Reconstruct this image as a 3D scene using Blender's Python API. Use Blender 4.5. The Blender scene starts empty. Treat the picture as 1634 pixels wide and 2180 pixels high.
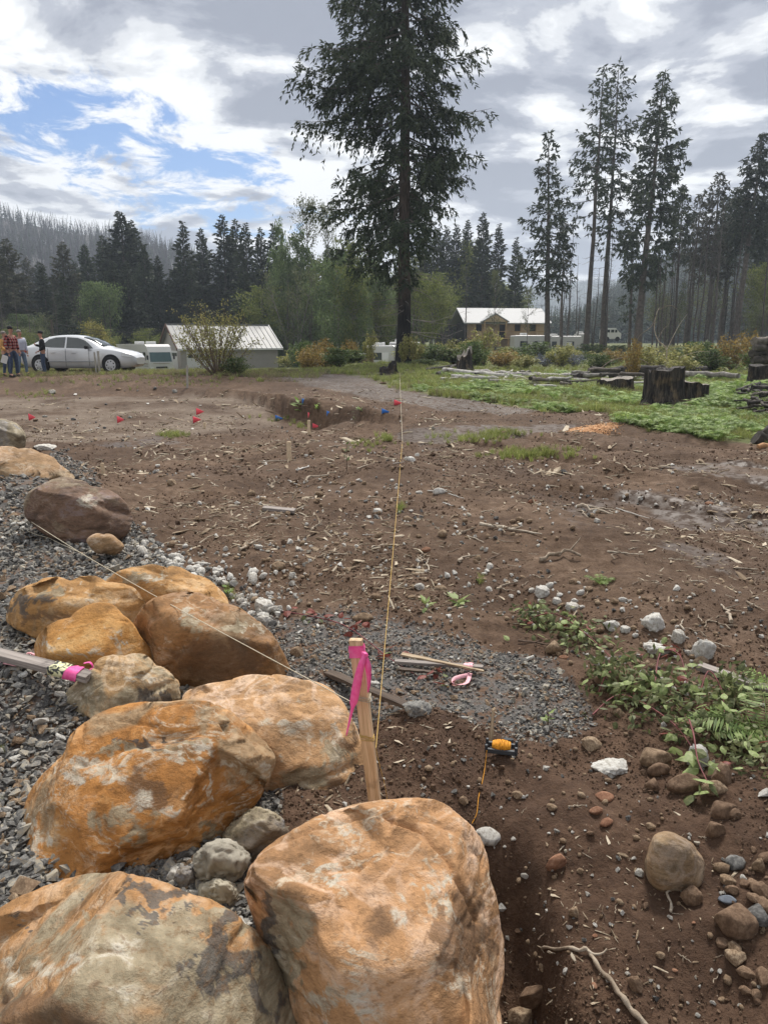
import time; _T0 = time.time()
import bpy, bmesh, math, random
import numpy as np
from mathutils import Vector, Matrix, Euler

SC = bpy.context.scene
COL = SC.collection
R_ = math.radians
rnd = random.Random(7)

# ------------------------------------------------------------------ camera, sky, sun, exposure
F_PX, W_PX, H_PX = 1586.0, 1634.0, 2180.0
CAM = np.array([0.0, 0.0, 1.65])
PITCH = R_(12.96)
cd = bpy.data.cameras.new('camera')
cam = bpy.data.objects.new('camera', cd); COL.objects.link(cam)
cam.location = CAM; cam.rotation_euler = (R_(90) - PITCH, 0, 0)
cd.sensor_fit = 'VERTICAL'; cd.sensor_height = 36.0; cd.sensor_width = 27.0
cd.lens = F_PX / H_PX * 36.0
cd.clip_start = 0.05; cd.clip_end = 6000
SC.camera = cam
SC.view_settings.view_transform = 'Standard'; SC.view_settings.look = 'None'
SC.view_settings.gamma = 1.0; SC.view_settings.use_curve_mapping = False
SC.view_settings.exposure = 1.02
SC.render.engine = 'CYCLES'
SC.cycles.max_bounces = 5; SC.cycles.diffuse_bounces = 3; SC.cycles.glossy_bounces = 2
SC.cycles.transmission_bounces = 3; SC.cycles.volume_bounces = 0; SC.cycles.transparent_max_bounces = 6
SC.cycles.use_denoising = True
SC.cycles.sample_clamp_indirect = 6.0

SUN_EL, SUN_AZ = R_(56), R_(18)       # azimuth measured from +Y towards +X: ahead of the camera
sl = bpy.data.lights.new('sun', 'SUN'); sl.energy = 2.6; sl.angle = R_(14); sl.color = (1.0, 0.955, 0.89)
sun = bpy.data.objects.new('sun', sl); COL.objects.link(sun)
sd = Vector((math.sin(SUN_AZ) * math.cos(SUN_EL), math.cos(SUN_AZ) * math.cos(SUN_EL), math.sin(SUN_EL)))
sun.rotation_euler = sd.to_track_quat('Z', 'Y').to_euler()

class NT:
    """small helper for node trees"""
    def __init__(s, tree):
        s.t = tree; s.n = tree.nodes; s.l = tree.links
    def new(s, typ, **kw):
        nd = s.n.new(typ)
        for k, v in kw.items():
            if k == 'ins':
                for a, b in v.items():
                    if isinstance(b, bpy.types.NodeSocket): s.l.new(b, nd.inputs[a])
                    else: nd.inputs[a].default_value = b
            else: setattr(nd, k, v)
        return nd
    def math(s, op, a, b=0.0, c=None, clamp=False):
        nd = s.n.new('ShaderNodeMath'); nd.operation = op; nd.use_clamp = clamp
        for i, v in enumerate((a, b) if c is None else (a, b, c)):
            if isinstance(v, bpy.types.NodeSocket): s.l.new(v, nd.inputs[i])
            else: nd.inputs[i].default_value = v
        return nd.outputs[0]
    def ramp(s, fac, stops, interp='LINEAR'):
        nd = s.n.new('ShaderNodeValToRGB'); s.l.new(fac, nd.inputs[0])
        cr = nd.color_ramp; cr.interpolation = interp
        while len(cr.elements) < len(stops): cr.elements.new(0.5)
        for e, (p, c) in zip(cr.elements, stops):
            e.position = p; e.color = (*c, 1) if len(c) == 3 else c
        return nd.outputs[0]
    def step(s, fac, a, b):
        nd = s.n.new('ShaderNodeMapRange'); nd.interpolation_type = 'SMOOTHSTEP'
        s.l.new(fac, nd.inputs[0]); nd.inputs[1].default_value = a; nd.inputs[2].default_value = b
        return nd.outputs[0]
    def mix(s, fac, a, b, blend='MIX'):
        nd = s.n.new('ShaderNodeMix'); nd.data_type = 'RGBA'; nd.blend_type = blend
        for i, v in ((0, fac), (6, a), (7, b)):
            if isinstance(v, bpy.types.NodeSocket): s.l.new(v, nd.inputs[i])
            elif i == 0: nd.inputs[0].default_value = v
            else: nd.inputs[i].default_value = (*v, 1) if len(v) == 3 else v
        return nd.outputs[2]
    def noise(s, vec, scale, detail=4, rough=0.55, dist=0.0, dim='3D', lac=2.0):
        nd = s.n.new('ShaderNodeTexNoise'); nd.noise_dimensions = dim
        if vec is not None: s.l.new(vec, nd.inputs['Vector'])
        nd.inputs['Scale'].default_value = scale; nd.inputs['Detail'].default_value = detail
        nd.inputs['Roughness'].default_value = rough; nd.inputs['Distortion'].default_value = dist
        nd.inputs['Lacunarity'].default_value = lac
        return nd.outputs[0]

wd = bpy.data.worlds.new('World'); SC.world = wd; wd.use_nodes = True
W = NT(wd.node_tree); W.n.clear()
sky = W.new('ShaderNodeTexSky', sky_type='NISHITA', sun_disc=False, sun_elevation=SUN_EL, sun_rotation=SUN_AZ)
sky.dust_density = 0.5; sky.ozone_density = 2.0
skyc = W.mix(1.0, sky.outputs[0], (.62, .86, 1.16), 'MULTIPLY')
bg_sky = W.new('ShaderNodeBackground', ins={'Color': skyc, 'Strength': 0.05})
tc = W.new('ShaderNodeTexCoord')
sep = W.new('ShaderNodeSeparateXYZ', ins={0: tc.outputs['Generated']})
dx, dy, dz = sep.outputs
zz = W.math('ADD', W.math('MAXIMUM', dz, 0.0), 0.13)
cmb = W.new('ShaderNodeCombineXYZ', ins={0: W.math('DIVIDE', dx, zz), 1: W.math('DIVIDE', dy, zz), 2: 0.0})
P2 = cmb.outputs[0]
n_big = W.noise(P2, 0.42, 3, 0.5, 0.3)
n_mid = W.noise(P2, 1.25, 9, 0.60, 0.35)
mp = W.new('ShaderNodeMapping', ins={'Vector': P2}); mp.inputs['Location'].default_value = (7.3, 2.1, 0); mp.inputs['Scale'].default_value = (1.0, 0.85, 1); mp.inputs['Rotation'].default_value = (0, 0, 0.5)
n_str = W.noise(mp.outputs[0], 4.2, 10, 0.68, 0.45)
# wide gap in the deck, low over the hills: azimuth -17 deg, elevation 12 deg
az = W.math('ARCTAN2', dx, dy)
el = W.math('ARCSINE', dz)
ga = W.math('DIVIDE', W.math('ADD', az, R_(19)), R_(15))
ge = W.math('DIVIDE', W.math('ADD', W.math('SUBTRACT', el, R_(12.2)), W.math('MULTIPLY', W.math('ADD', az, R_(17)), 0.30)), R_(4.4))
gap = W.math('SUBTRACT', 1.0, W.math('ADD', W.math('MULTIPLY', ga, ga), W.math('MULTIPLY', ge, ge)))
gap = W.math('MAXIMUM', gap, -0.8)
dens = W.math('ADD', W.math('MULTIPLY', n_mid, 0.45), W.math('MULTIPLY', n_str, 0.75))
dens = W.math('SUBTRACT', dens, W.math('MULTIPLY', gap, 0.135))
cover = W.step(dens, 0.465, 0.575)
# thickness: white where thin, blue grey where deep; deeper towards +X
mp2 = W.new('ShaderNodeMapping', ins={'Vector': P2}); mp2.inputs['Location'].default_value = (3.1, 9.4, 0); mp2.inputs['Scale'].default_value = (0.9, 0.8, 1)
n_th = W.noise(mp2.outputs[0], 1.15, 8, 0.55, 0.15)
mp3 = W.new('ShaderNodeMapping', ins={'Vector': P2}); mp3.inputs['Location'].default_value = (1.1, 5.4, 0); mp3.inputs['Scale'].default_value = (1.0, 0.95, 1)
n_w = W.noise(mp3.outputs[0], 2.7, 8, 0.56, 0.25)
side = W.step(az, R_(-22), R_(14))
th = W.math('ADD', W.math('MULTIPLY', n_th, 1.0), W.math('MULTIPLY', W.math('SUBTRACT', side, .45), 0.15))
th = W.math('ADD', th, W.math('MULTIPLY', W.math('SUBTRACT', n_w, 0.5), 1.15))
th = W.math('ADD', W.math('MULTIPLY', W.math('SUBTRACT', th, .53), 2.1), .53)
ccol = W.ramp(th, [(0.34, (0.54, 0.545, 0.55)), (0.48, (0.41, 0.42, 0.435)), (0.60, (0.245, 0.258, 0.295)), (0.80, (0.155, 0.168, 0.205))], 'EASE')
bg_cl = W.new('ShaderNodeBackground', ins={'Color': ccol, 'Strength': 1.0})
mxs = W.new('ShaderNodeMixShader', ins={0: cover, 1: bg_sky.outputs[0], 2: bg_cl.outputs[0]})
wo = W.new('ShaderNodeOutputWorld', ins={0: mxs.outputs[0]})
wd.cycles.sampling_method = 'MANUAL'; wd.cycles.sample_map_resolution = 512

# ------------------------------------------------------------------ noise, projection, mesh helpers
def _h(ix, iy, iz, seed):
    n = (ix * 374761393 + iy * 668265263 + iz * 2147483647 + seed * 974634777) & 0xFFFFFFFF
    n = ((n ^ (n >> 13)) * 1274126177) & 0xFFFFFFFF
    n = ((n ^ (n >> 16)) * 2246822519) & 0xFFFFFFFF
    return ((n ^ (n >> 15)) & 0xFFFFFF) / float(0xFFFFFF)
def vnoise(x, y, z=None, seed=0):
    x = np.asarray(x, float); y = np.asarray(y, float)
    z = np.zeros_like(x) if z is None else np.asarray(z, float)
    xi, yi, zi = np.floor(x).astype(np.int64), np.floor(y).astype(np.int64), np.floor(z).astype(np.int64)
    f = [x - xi, y - yi, z - zi]; f = [t * t * t * (t * (t * 6 - 15) + 10) for t in f]
    r = 0
    flat = np.ndim(z) == 0 or not np.any(z)
    for a in (0, 1):
        for b in (0, 1):
            for c in ((0,) if flat else (0, 1)):
                w = (f[0] if a else 1 - f[0]) * (f[1] if b else 1 - f[1])
                if not flat: w = w * (f[2] if c else 1 - f[2])
                r = r + w * _h(xi + a, yi + b, zi + c, seed)
    return r * 2 - 1
def fbm(x, y, z=None, scale=1.0, oct=4, gain=0.5, seed=0):
    s, a, tot = 0, 1.0, 0.0
    for i in range(oct):
        k = scale * 2.03 ** i
        s = s + a * vnoise(np.asarray(x) * k + i * 17.3, np.asarray(y) * k - i * 9.1, None if z is None else np.asarray(z) * k + i * 5.7, seed + i)
        tot += a; a *= gain
    return s / tot
FW = np.array([0, math.cos(PITCH), -math.sin(PITCH)]); UP = np.array([0, math.sin(PITCH), math.cos(PITCH)]); RT = np.array([1.0, 0, 0])
def ray(px, py):
    return FW + (px - W_PX / 2) / F_PX * RT + (H_PX / 2 - py) / F_PX * UP
def P(px, py, Y):
    r = ray(px, py); return CAM + r * (Y / r[1])
def proj(X, Y, Z):
    d = Y * FW[1] + (Z - CAM[2]) * FW[2]
    u = Y * UP[1] + (Z - CAM[2]) * UP[2]
    d = np.where(np.abs(d) < 1e-3, 1e-3, d)
    return W_PX / 2 + F_PX * X / d, H_PX / 2 - F_PX * u / d, d
def in_poly(px, py, poly):
    px = np.asarray(px); py = np.asarray(py); r = np.zeros(px.shape, bool)
    n = len(poly)
    for i in range(n):
        x1, y1 = poly[i]; x2, y2 = poly[(i + 1) % n]
        c = ((y1 > py) != (y2 > py)) & (px < (x2 - x1) * (py - y1) / ((y2 - y1) if y2 != y1 else 1e-9) + x1)
        r ^= c
    return r

class MB:
    """collects vertices and faces (arrays), then links them as one mesh"""
    def __init__(s): s.V = []; s.n = 0; s.F = []; s.M = []; s.S = []
    def add(s, V, F, m=0, smooth=False):
        if not isinstance(F, np.ndarray) and len(set(len(f) for f in F)) > 1:
            for k in sorted(set(len(f) for f in F)): s.add(V, [f for f in F if len(f) == k], m, smooth)
            return
        V = np.asarray(V, float).reshape(-1, 3); F = np.asarray(F, int)
        if len(F) == 0: return
        s.V.append(V); s.F.append(F + s.n); s.M.append(np.full(len(F), m)); s.S.append(np.full(len(F), smooth)); s.n += len(V)
    def box(s, c, size, rot=None, m=0, taper=1.0):
        hx, hy, hz = np.array(size) / 2
        V = np.array([[x, y, z] for z in (-hz, hz) for y in (-hy, hy) for x in (-hx, hx)], float)
        V[4:, :2] *= taper
        if rot is not None: V = V @ np.array(Euler(rot).to_matrix()).T
        s.add(V + np.array(c), [[0, 2, 3, 1], [4, 5, 7, 6], [0, 1, 5, 4], [2, 6, 7, 3], [0, 4, 6, 2], [1, 3, 7, 5]], m)
    def beam(s, a, b, w, h, m=0, up=(0, 0, 1), w2=None, h2=None):
        """square bar from a to b"""
        a = np.array(a, float); b = np.array(b, float); d = b - a; d /= np.linalg.norm(d) + 1e-9
        sd_ = np.cross(d, np.array(up, float))
        if np.linalg.norm(sd_) < 1e-3: sd_ = np.cross(d, [1.0, 0, 0])
        sd_ /= np.linalg.norm(sd_); u = np.cross(sd_, d)
        w2 = w if w2 is None else w2; h2 = h if h2 is None else h2
        V = [p + sd_ * i * ww / 2 + u * j * hh / 2 for p, ww, hh in ((a, w, h), (b, w2, h2)) for j in (-1, 1) for i in (-1, 1)]
        s.add(V, [[0, 1, 3, 2], [4, 6, 7, 5], [0, 4, 5, 1], [2, 3, 7, 6], [0, 2, 6, 4], [1, 5, 7, 3]], m)
    def tube(s, pts, rad, n=6, m=0, smooth=True, cap=True):
        pts = np.asarray(pts, float); k = len(pts)
        rad = np.full(k, rad) if np.ndim(rad) == 0 else np.asarray(rad, float)
        t = np.gradient(pts, axis=0); t /= np.linalg.norm(t, axis=1)[:, None] + 1e-12
        ref = np.array([0, 0, 1.0]) if abs(t[0, 2]) < 0.8 else np.array([1.0, 0, 0])
        a = np.cross(t, ref); a /= np.linalg.norm(a, axis=1)[:, None] + 1e-12
        b = np.cross(t, a); ang = np.arange(n) * 2 * math.pi / n
        V = pts[:, None] + rad[:, None, None] * (np.cos(ang)[None, :, None] * a[:, None] + np.sin(ang)[None, :, None] * b[:, None])
        i = np.arange(k - 1)[:, None] * n; j = np.arange(n)[None]
        F = np.stack([i + j, i + (j + 1) % n, i + n + (j + 1) % n, i + n + j], -1).reshape(-1, 4)
        s.add(V, F, m, smooth)
        if cap:
            for e in (0, k - 1):
                s.add(V[e], [list(range(n))[::1 if e else -1]], m)
    def disc(s, c, r, ax, th, n=20, m=0, r2=None):
        c = np.array(c, float); ax = np.array(ax, float); ax /= np.linalg.norm(ax)
        s.tube([c - ax * th / 2, c + ax * th / 2], [r, r if r2 is None else r2], n, m, False, True)
    def kites(s, B, D, S, L, Wd, m=0, mid=0.45, fold=None):
        """leaf blades: base B, direction D, side S (unit arrays), length L, half width Wd"""
        L = np.broadcast_to(L, len(B))[:, None]; Wd = np.broadcast_to(Wd, len(B))[:, None]
        V = np.stack([B, B + D * L * mid + S * Wd, B + D * L, B + D * L * mid - S * Wd], 1)
        s.add(V.reshape(-1, 3), np.arange(len(B) * 4).reshape(-1, 4), m)
    def mesh(s, name, mats):
        me = bpy.data.meshes.new(name)
        V = np.concatenate(s.V); me.vertices.add(len(V)); me.vertices.foreach_set('co', V.astype(np.float32).ravel())
        ls = np.concatenate([np.full(len(f), f.shape[1]) for f in s.F]); lv = np.concatenate([f.ravel() for f in s.F])
        me.loops.add(len(lv)); me.loops.foreach_set('vertex_index', lv.astype(np.int32))
        me.polygons.add(len(ls)); me.polygons.foreach_set('loop_start', (np.cumsum(ls) - ls).astype(np.int32))
        me.polygons.foreach_set('loop_total', ls.astype(np.int32))
        me.polygons.foreach_set('material_index', np.concatenate(s.M).astype(np.int32))
        me.polygons.foreach_set('use_smooth', np.concatenate(s.S).astype(bool))
        me.update(calc_edges=True)
        for m_ in (mats if isinstance(mats, (list, tuple)) else [mats]): me.materials.append(m_)
        return me
    def obj(s, name, mats, parent=None, bevel=0):
        o = bpy.data.objects.new(name, s.mesh(name, mats)); COL.objects.link(o); o.parent = parent
        if bevel:
            b = o.modifiers.new('bevel', 'BEVEL'); b.width = bevel; b.segments = 2; b.limit_method = 'ANGLE'; b.angle_limit = R_(40)
        return o

def tag(o, label=None, cat=None, group=None, kind=None):
    if label: o['label'] = label
    if cat: o['category'] = cat
    if group: o['group'] = group
    if kind: o['kind'] = kind
    return o
def thing(name, label, cat, loc=(0, 0, 0), rz=0.0, group=None):
    o = bpy.data.objects.new(name, None); COL.objects.link(o); o.empty_display_size = 0.1
    o.location = [float(v) for v in loc]; o.rotation_euler = (0, 0, rz)
    return tag(o, label, cat, group)
def new_obj(name, me, parent=None, loc=None):
    o = bpy.data.objects.new(name, me); COL.objects.link(o); o.parent = parent
    if loc is not None: o.location = [float(v) for v in loc]
    return o
def dup(o, loc=None, rz=None, sc=None, label=None, parent=None):
    c = o.copy(); COL.objects.link(c)
    if parent is not None: c.parent = parent
    if loc is not None: c.location = [float(v) for v in loc]
    if rz is not None: c.rotation_euler = (c.rotation_euler[0], c.rotation_euler[1], rz)
    if sc is not None: c.scale = sc if np.ndim(sc) else (sc, sc, sc)
    if label: c['label'] = label
    for ch in list(o.children): dup(ch, parent=c)
    return c
def unit(v): v = np.asarray(v, float); return v / (np.linalg.norm(v, axis=-1, keepdims=True) + 1e-12)

# ------------------------------------------------------------------ materials
def pbsdf(name, rough=0.85, spec=0.3):
    m = bpy.data.materials.new(name); m.use_nodes = True; t = NT(m.node_tree)
    b = t.n['Principled BSDF']; b.inputs['Roughness'].default_value = rough; b.inputs['Specular IOR Level'].default_value = spec
    return m, t, b
def simple(name, col, rough=0.7, var=0.18, scale=8.0, bump=0.0, metal=0.0, rand=0.0, spec=0.3, bscale=None):
    m, t, b = pbsdf(name, rough, spec)
    tcn = t.new('ShaderNodeTexCoord'); v = tcn.outputs['Object']
    n = t.noise(v, scale, 5, 0.6)
    lo = tuple(c * (1 - var) for c in col); hi = tuple(min(1, c * (1 + var)) for c in col)
    c = t.ramp(n, [(0.3, lo), (0.7, hi)])
    if rand:
        oi = t.new('ShaderNodeObjectInfo')
        k = t.math('ADD', t.math('MULTIPLY', oi.outputs['Random'], rand * 2), 1 - rand)
        hs = t.new('ShaderNodeHueSaturation', ins={'Color': c, 'Value': k}); c = hs.outputs[0]
    t.l.new(c, b.inputs['Base Color']); b.inputs['Metallic'].default_value = metal
    if bump:
        n2 = t.noise(v, bscale or scale * 3, 6, 0.65)
        bp = t.new('ShaderNodeBump', ins={'Height': n2, 'Strength': bump, 'Distance': 0.02}); t.l.new(bp.outputs[0], b.inputs['Normal'])
    return m
def leafy(name, stops, trans=0.25, rough=0.6, rand=0.25, nscale=1.5):
    """foliage: colour differs per clump (noise) and per plant, a little light comes through"""
    m, t, b = pbsdf(name, rough, 0.25)
    tcn = t.new('ShaderNodeTexCoord'); geo = t.new('ShaderNodeNewGeometry'); oi = t.new('ShaderNodeObjectInfo')
    f = t.math('ADD', t.math('MULTIPLY', t.noise(tcn.outputs['Object'], nscale, 3, 0.6), 0.75), t.math('MULTIPLY', geo.outputs['Random Per Island'], 0.45))
    f = t.math('SUBTRACT', f, 0.1)
    c = t.ramp(f, stops)
    k = t.math('ADD', t.math('MULTIPLY', oi.outputs['Random'], rand * 2), 1 - rand)
    hs = t.new('ShaderNodeHueSaturation', ins={'Color': c, 'Value': k, 'Hue': 0.5})
    t.l.new(hs.outputs[0], b.inputs['Base Color'])
    if trans:
        tr = t.new('ShaderNodeBsdfTranslucent', ins={'Color': hs.outputs[0]})
        mx = t.new('ShaderNodeMixShader', ins={0: trans, 1: b.outputs[0], 2: tr.outputs[0]})
        t.l.new(mx.outputs[0], t.n['Material Output'].inputs[0])
    return m

print('PART_a', round(time.time() - _T0, 1))

LANDMARKS = [(616, 975, 'taller wooden peg'), (738, 1000, 'thin dark sapling'), (595, 1090, 'lone split board'), (1265, 1092, 'torn wood bundle'), (436, 910, 'short peg'), (658, 925, 'thin peg'), (220, 1010, 'gravel heap'), (1258, 912, 'sawdust patch'), (1130, 968, 'green weed patch'),
    (1278, 1245, 'lone fern'), (1152, 1257, 'porous white rock'), (905, 1300, 'pale sprout'), (938, 1250, 'rounded orange-tan stone'), (1495, 1380, 'tall white block'), (1400, 1000, 'dark flat branch'), (1345, 1095, 'forked white twig'), (1438, 1832, 'large smooth tan stone'), (1260, 2040, 'forked root'), (1182, 1828, 'upright oval red stone'),
    (1300, 1629, 'flat white rock'), (1066, 1600, 'string winder'), (1460, 1660, 'brown cobble pile'), (1565, 1950, 'wide sunk brown stone'), (1140, 2102, 'mottled stone'), (1190, 1190, 'shredded root'), (366, 1026, 'pyramid-shaped stone'), (280, 1120, 'brown block boulder'), (225, 1160, 'oval tan stone'), (485, 1270, 'green sprout'), (560, 1288, 'big crusted rock'),
    (413, 885, 'pair of pink flags'), (253, 893, 'lone pink flag'), (67, 888, 'pink flag by the boulder'), (586, 890, 'blue flag'), (840, 1085, 'shoot by the string'), (940, 1045, 'bleached white stick'), (1085, 1130, 'crooked grey stick'), (1330, 1180, 'smooth brown stick'), (1482, 1608, 'white rock in the bramble'), (685, 1023, 'twisted root'), (1500, 1071, 'orange fragment'), (1478, 1037, 'single pale stone'), (850, 1300, 'edge of fine gravel'), (1050, 1230, 'gritty strip')]
_used = {}
def whereabouts(px, py):
    d = [(((px - x_) / 1.0) ** 2 + ((py - y_) * 2.2) ** 2, x_, y_, n_) for x_, y_, n_ in LANDMARKS]; _, x_, y_, n_ = min(d); dy = py - y_; dx_ = px - x_; r_ = math.hypot(dx_, dy * 2.2)
    near = 'touching distance of' if r_ < 18 else None; far_ = r_ > 90
    rel = 'close by' if r_ < 22 else ('beyond' if dy < -abs(dx_) * .35 else 'in front of' if dy > abs(dx_) * .35 else 'beside')
    return ('well ' if far_ and rel == 'beyond' else 'some way ' if far_ and rel == 'in front of' else 'some way off ' if far_ else '') + ('from' if far_ and rel == 'beside' else rel) + ' the ' + n_
TALLMARKS = [(30, 'people'), (120, 'car tail'), (205, 'silver car roof'), (280, 'car bonnet'), (335, 'motorhome'), (380, 'shed gable'), (460, 'large leafy bush'), (560, 'shed roof end'), (640, 'road hedge start'), (700, 'ochre bushes'), (770, 'dark trailer'), (820, 'white camper'), (900, 'black fir trunk'), (985, 'grey broken stump'),
    (1040, 'house porch'), (1110, 'house end'), (1190, 'camper pair'), (1245, 'twin tall firs'), (1300, 'white van'), (1360, 'thick-trunked fir'), (1405, 'tall black stump'), (1462, 'slanting cut stump'), (1510, 'burnt thicket start'), (1562, 'dense dark fir'), (1620, 'log stack')]
def across(px):
    i = min(range(len(TALLMARKS)), key=lambda k: abs(TALLMARKS[k][0] - px)); x_, n_ = TALLMARKS[i]; d = px - x_
    if abs(d) < 14: return 'in line with the ' + n_
    j = i + (1 if d > 0 else -1)
    return 'past the ' + n_ if not 0 <= j < len(TALLMARKS) else 'between %s and %s' % (n_, TALLMARKS[j][1])
# ------------------------------------------------------------------ terrain heights
_rows = np.array([0, 3, 6, 9, 12, 15, 17, 18.2, 19.3, 21, 23, 25, 27, 29, 34, 45, 60, 80, 110, 150, 250, 2500.])
_cols = np.array([-.9, -.5, -.38, -.27, -.2, -.14, -.095, -.03, .05, .15, .3, .5, .9])
_T = {
 -.9:  [0, 0, 0, -.02, -.10, -.15, -.18, -.16, -.13, -.04, .0, .08, .22, .34, .28, -.18, -.6, -1.6, -1.2, 0.5, 5, 5],
 -.5:  [0, 0, 0, -.05, -.15, -.22, -.24, -.20, -.15, -.05, -.02, .06, .22, .35, .28, -.18, -.6, -1.6, -1.2, 0.5, 5, 5],
 -.38: [0, 0, 0, -.06, -.16, -.24, -.25, -.21, -.15, -.05, -.02, .06, .24, .36, .28, -.18, -.7, -1.6, -1.2, 0.5, 5, 5],
 -.27: [0, 0, 0, -.07, -.17, -.25, -.27, -.22, -.14, -.03, .0, .08, .26, .37, .28, -.18, -.7, -1.7, -1.2, 0.5, 5, 5],
 -.2:  [0, 0, 0, -.07, -.17, -.26, -.32, -.30, -.24, -.12, .08, .10, .22, .33, .28, -.18, -.6, -1.7, -1.2, 0.5, 4, 4],
 -.14: [0, 0, 0, -.06, -.15, -.26, -.33, -.34, -.34, .10, .12, .17, .22, .27, .28, -.18, -.5, -1.7, -1.2, 0.5, 3, 3],
 -.095:[0, 0, 0, -.04, -.13, -.26, -.33, -.33, .10, .12, .15, .18, .22, .26, .28, -.18, -.5, -1.5, -1.0, 0.5, 3, 3],
 -.03: [0, 0, 0, -.02, -.12, -.24, .06, .07, .10, .12, .15, .18, .20, .23, .28, .30, -.3, -1.2, -.6, 0.5, 2, 2],
 .05:  [0, 0, 0, -.03, -.08, -.02, .02, .05, .07, .10, .12, .15, .18, .20, .25, .33, .0, -.4, 0.0, 0.5, 1, 2],
 .15:  [0, 0, -.02, -.06, -.09, -.05, .0, .02, .04, .06, .08, .10, .10, .10, .08, .05, .0, .25, .35, 0.5, 1, 2],
 .3:   [0, 0, -.04, -.08, -.10, -.03, .05, .08, .08, .08, .08, .08, .08, .06, .03, .0, .0, .35, .45, 0.5, 1, 2],
 .5:   [0, 0, -.05, -.08, -.06, .06, .12, .12, .12, .12, .12, .12, .10, .08, .05, .0, .1, .4, .5, 0.6, 1, 2],
 .9:   [0, 0, -.05, -.08, -.06, .06, .12, .12, .12, .12, .12, .12, .10, .08, .05, .0, .1, .4, .5, 0.6, 1, 2]}
_TT = np.array([_T[c] for c in (-.9, -.5, -.38, -.27, -.2, -.14, -.095, -.03, .05, .15, .3, .5, .9)])
def seg_d(x, y, pts):
    d = np.full(np.shape(x), 1e9)
    for (x1, y1), (x2, y2) in zip(pts[:-1], pts[1:]):
        vx, vy = x2 - x1, y2 - y1
        t = np.clip(((x - x1) * vx + (y - y1) * vy) / (vx * vx + vy * vy), 0, 1)
        d = np.minimum(d, np.hypot(x - x1 - t * vx, y - y1 - t * vy))
    return d
BERM = [(-1.6, 13.0), (-.3, 10.4), (.9, 8.2), (1.6, 6.6), (2.0, 5.0)]
RUT1 = [(2.6, 13.8), (4.2, 11.6), (6.5, 8.8), (9, 6.8)]; RUT3 = [(1.9, 8.6), (3.3, 7.3), (5.0, 6.3), (8, 5.3)]; RUT4 = [(1.6, 12.6), (3.2, 10.0), (5.2, 8.0), (8, 6.2)]; RUT2 = [(4.3, 14.2), (5.6, 12.4), (7.8, 10.2), (11, 8.2)]
PILE = [(-7.5, 10.6), (-5.6, 10.4), (-4.5, 9.0), (-3.9, 7.8)]
RIMU = [-.42, -.34, -.24, -.19, -.15, -.12, -.09, -.055, -.02, .015, .05, .08]; RIMY = [25.2, 24.8, 24, 22.8, 21.2, 19.9, 18.6, 17.6, 16.8, 16.2, 15.6, 15]; RIMA = [0, .14, .20, .26, .42, .46, .44, .36, .26, .14, .06, 0]
def H0(x, y):
    """ground height without the small relief"""
    x = np.asarray(x, float); y = np.asarray(y, float)
    ys = np.maximum(y, 0.0)
    u = np.clip(x / np.maximum(ys, 1.5), -.9, .9)
    u = u + 0.012 * vnoise(x * .8, y * .8, seed=5) * (ys > 10)
    yy = ys + (0.30 * vnoise(x * .55, y * .35, seed=9) + .22 * vnoise(x * 1.9, y * 1.2, seed=19) + .10 * vnoise(x * 5, y * 3, seed=29)) * np.clip((ys - 9) / 5, 0, 1)
    ci = np.clip(np.searchsorted(_cols, u) - 1, 0, len(_cols) - 2); ri = np.clip(np.searchsorted(_rows, yy) - 1, 0, len(_rows) - 2)
    a = np.clip((u - _cols[ci]) / (_cols[ci + 1] - _cols[ci]), 0, 1); b = np.clip((yy - _rows[ri]) / (_rows[ri + 1] - _rows[ri]), 0, 1)
    a = a * a * (3 - 2 * a); b = b * b * (3 - 2 * b)
    h = (_TT[ci, ri] * (1 - a) + _TT[ci + 1, ri] * a) * (1 - b) + (_TT[ci, ri + 1] * (1 - a) + _TT[ci + 1, ri + 1] * a) * b
    # ragged bank of the pit
    rimy = np.interp(u, RIMU, RIMY); amp = np.interp(u, RIMU, RIMA); sg = yy - rimy
    h = h + np.where(ys > 8, amp, 0) * (np.clip((sg + .14) / .28, 0, 1) - np.clip((sg + 2.2) / 3.4, 0, 1))
    # heap of gravel beyond the boulders, berm, ruts, hollow beside the near boulder
    h = h + 0.26 * np.exp(-(seg_d(x, y, PILE) / 0.75) ** 2)
    h = h + 0.13 * np.exp(-(seg_d(x, y, BERM) / 0.7) ** 2) * (1 + .5 * vnoise(x * 1.1, y * 1.1, seed=3))
    h = h - 0.11 * np.exp(-(seg_d(x, y, RUT1) / 0.22) ** 2) - 0.10 * np.exp(-(seg_d(x, y, RUT2) / 0.22) ** 2)
    h = h + 0.035 * np.exp(-((seg_d(x, y, RUT1) - .42) / 0.18) ** 2)
    for R__ in (RUT3, RUT4): dd_ = seg_d(x, y, R__); h = h - .11 * np.exp(-(dd_ / .17) ** 2) + .055 * np.exp(-((dd_ - .33) / .12) ** 2)
    h = h - 0.36 * np.exp(-(((x - .37) / .13) ** 4 + ((y - 1.72) / .50) ** 4)) - 0.10 * np.exp(-(((x - .34) / .34) ** 2 + ((y - 1.55) / .75) ** 2))
    h = h - 0.13 * np.exp(-(((x - .75) / .55) ** 2 + ((y - 1.45) / .6) ** 2))
    h = h + 0.25 * np.exp(-(((x + 1.85) / .62) ** 2 + ((y - 3.04) / .32) ** 2))
    h = h + 0.09 * np.exp(-(((x - .16) / .22) ** 2 + ((y - 2.75) / .28) ** 2))
    h = h + 0.07 * np.exp(-(((x - 1.55) / .45) ** 2 + ((y - 2.3) / .5) ** 2))
    h = h + 0.14 * np.exp(-(((x - 3.05) / .45) ** 2 + ((y - 9.7) / .28) ** 2))
    return h
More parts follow.
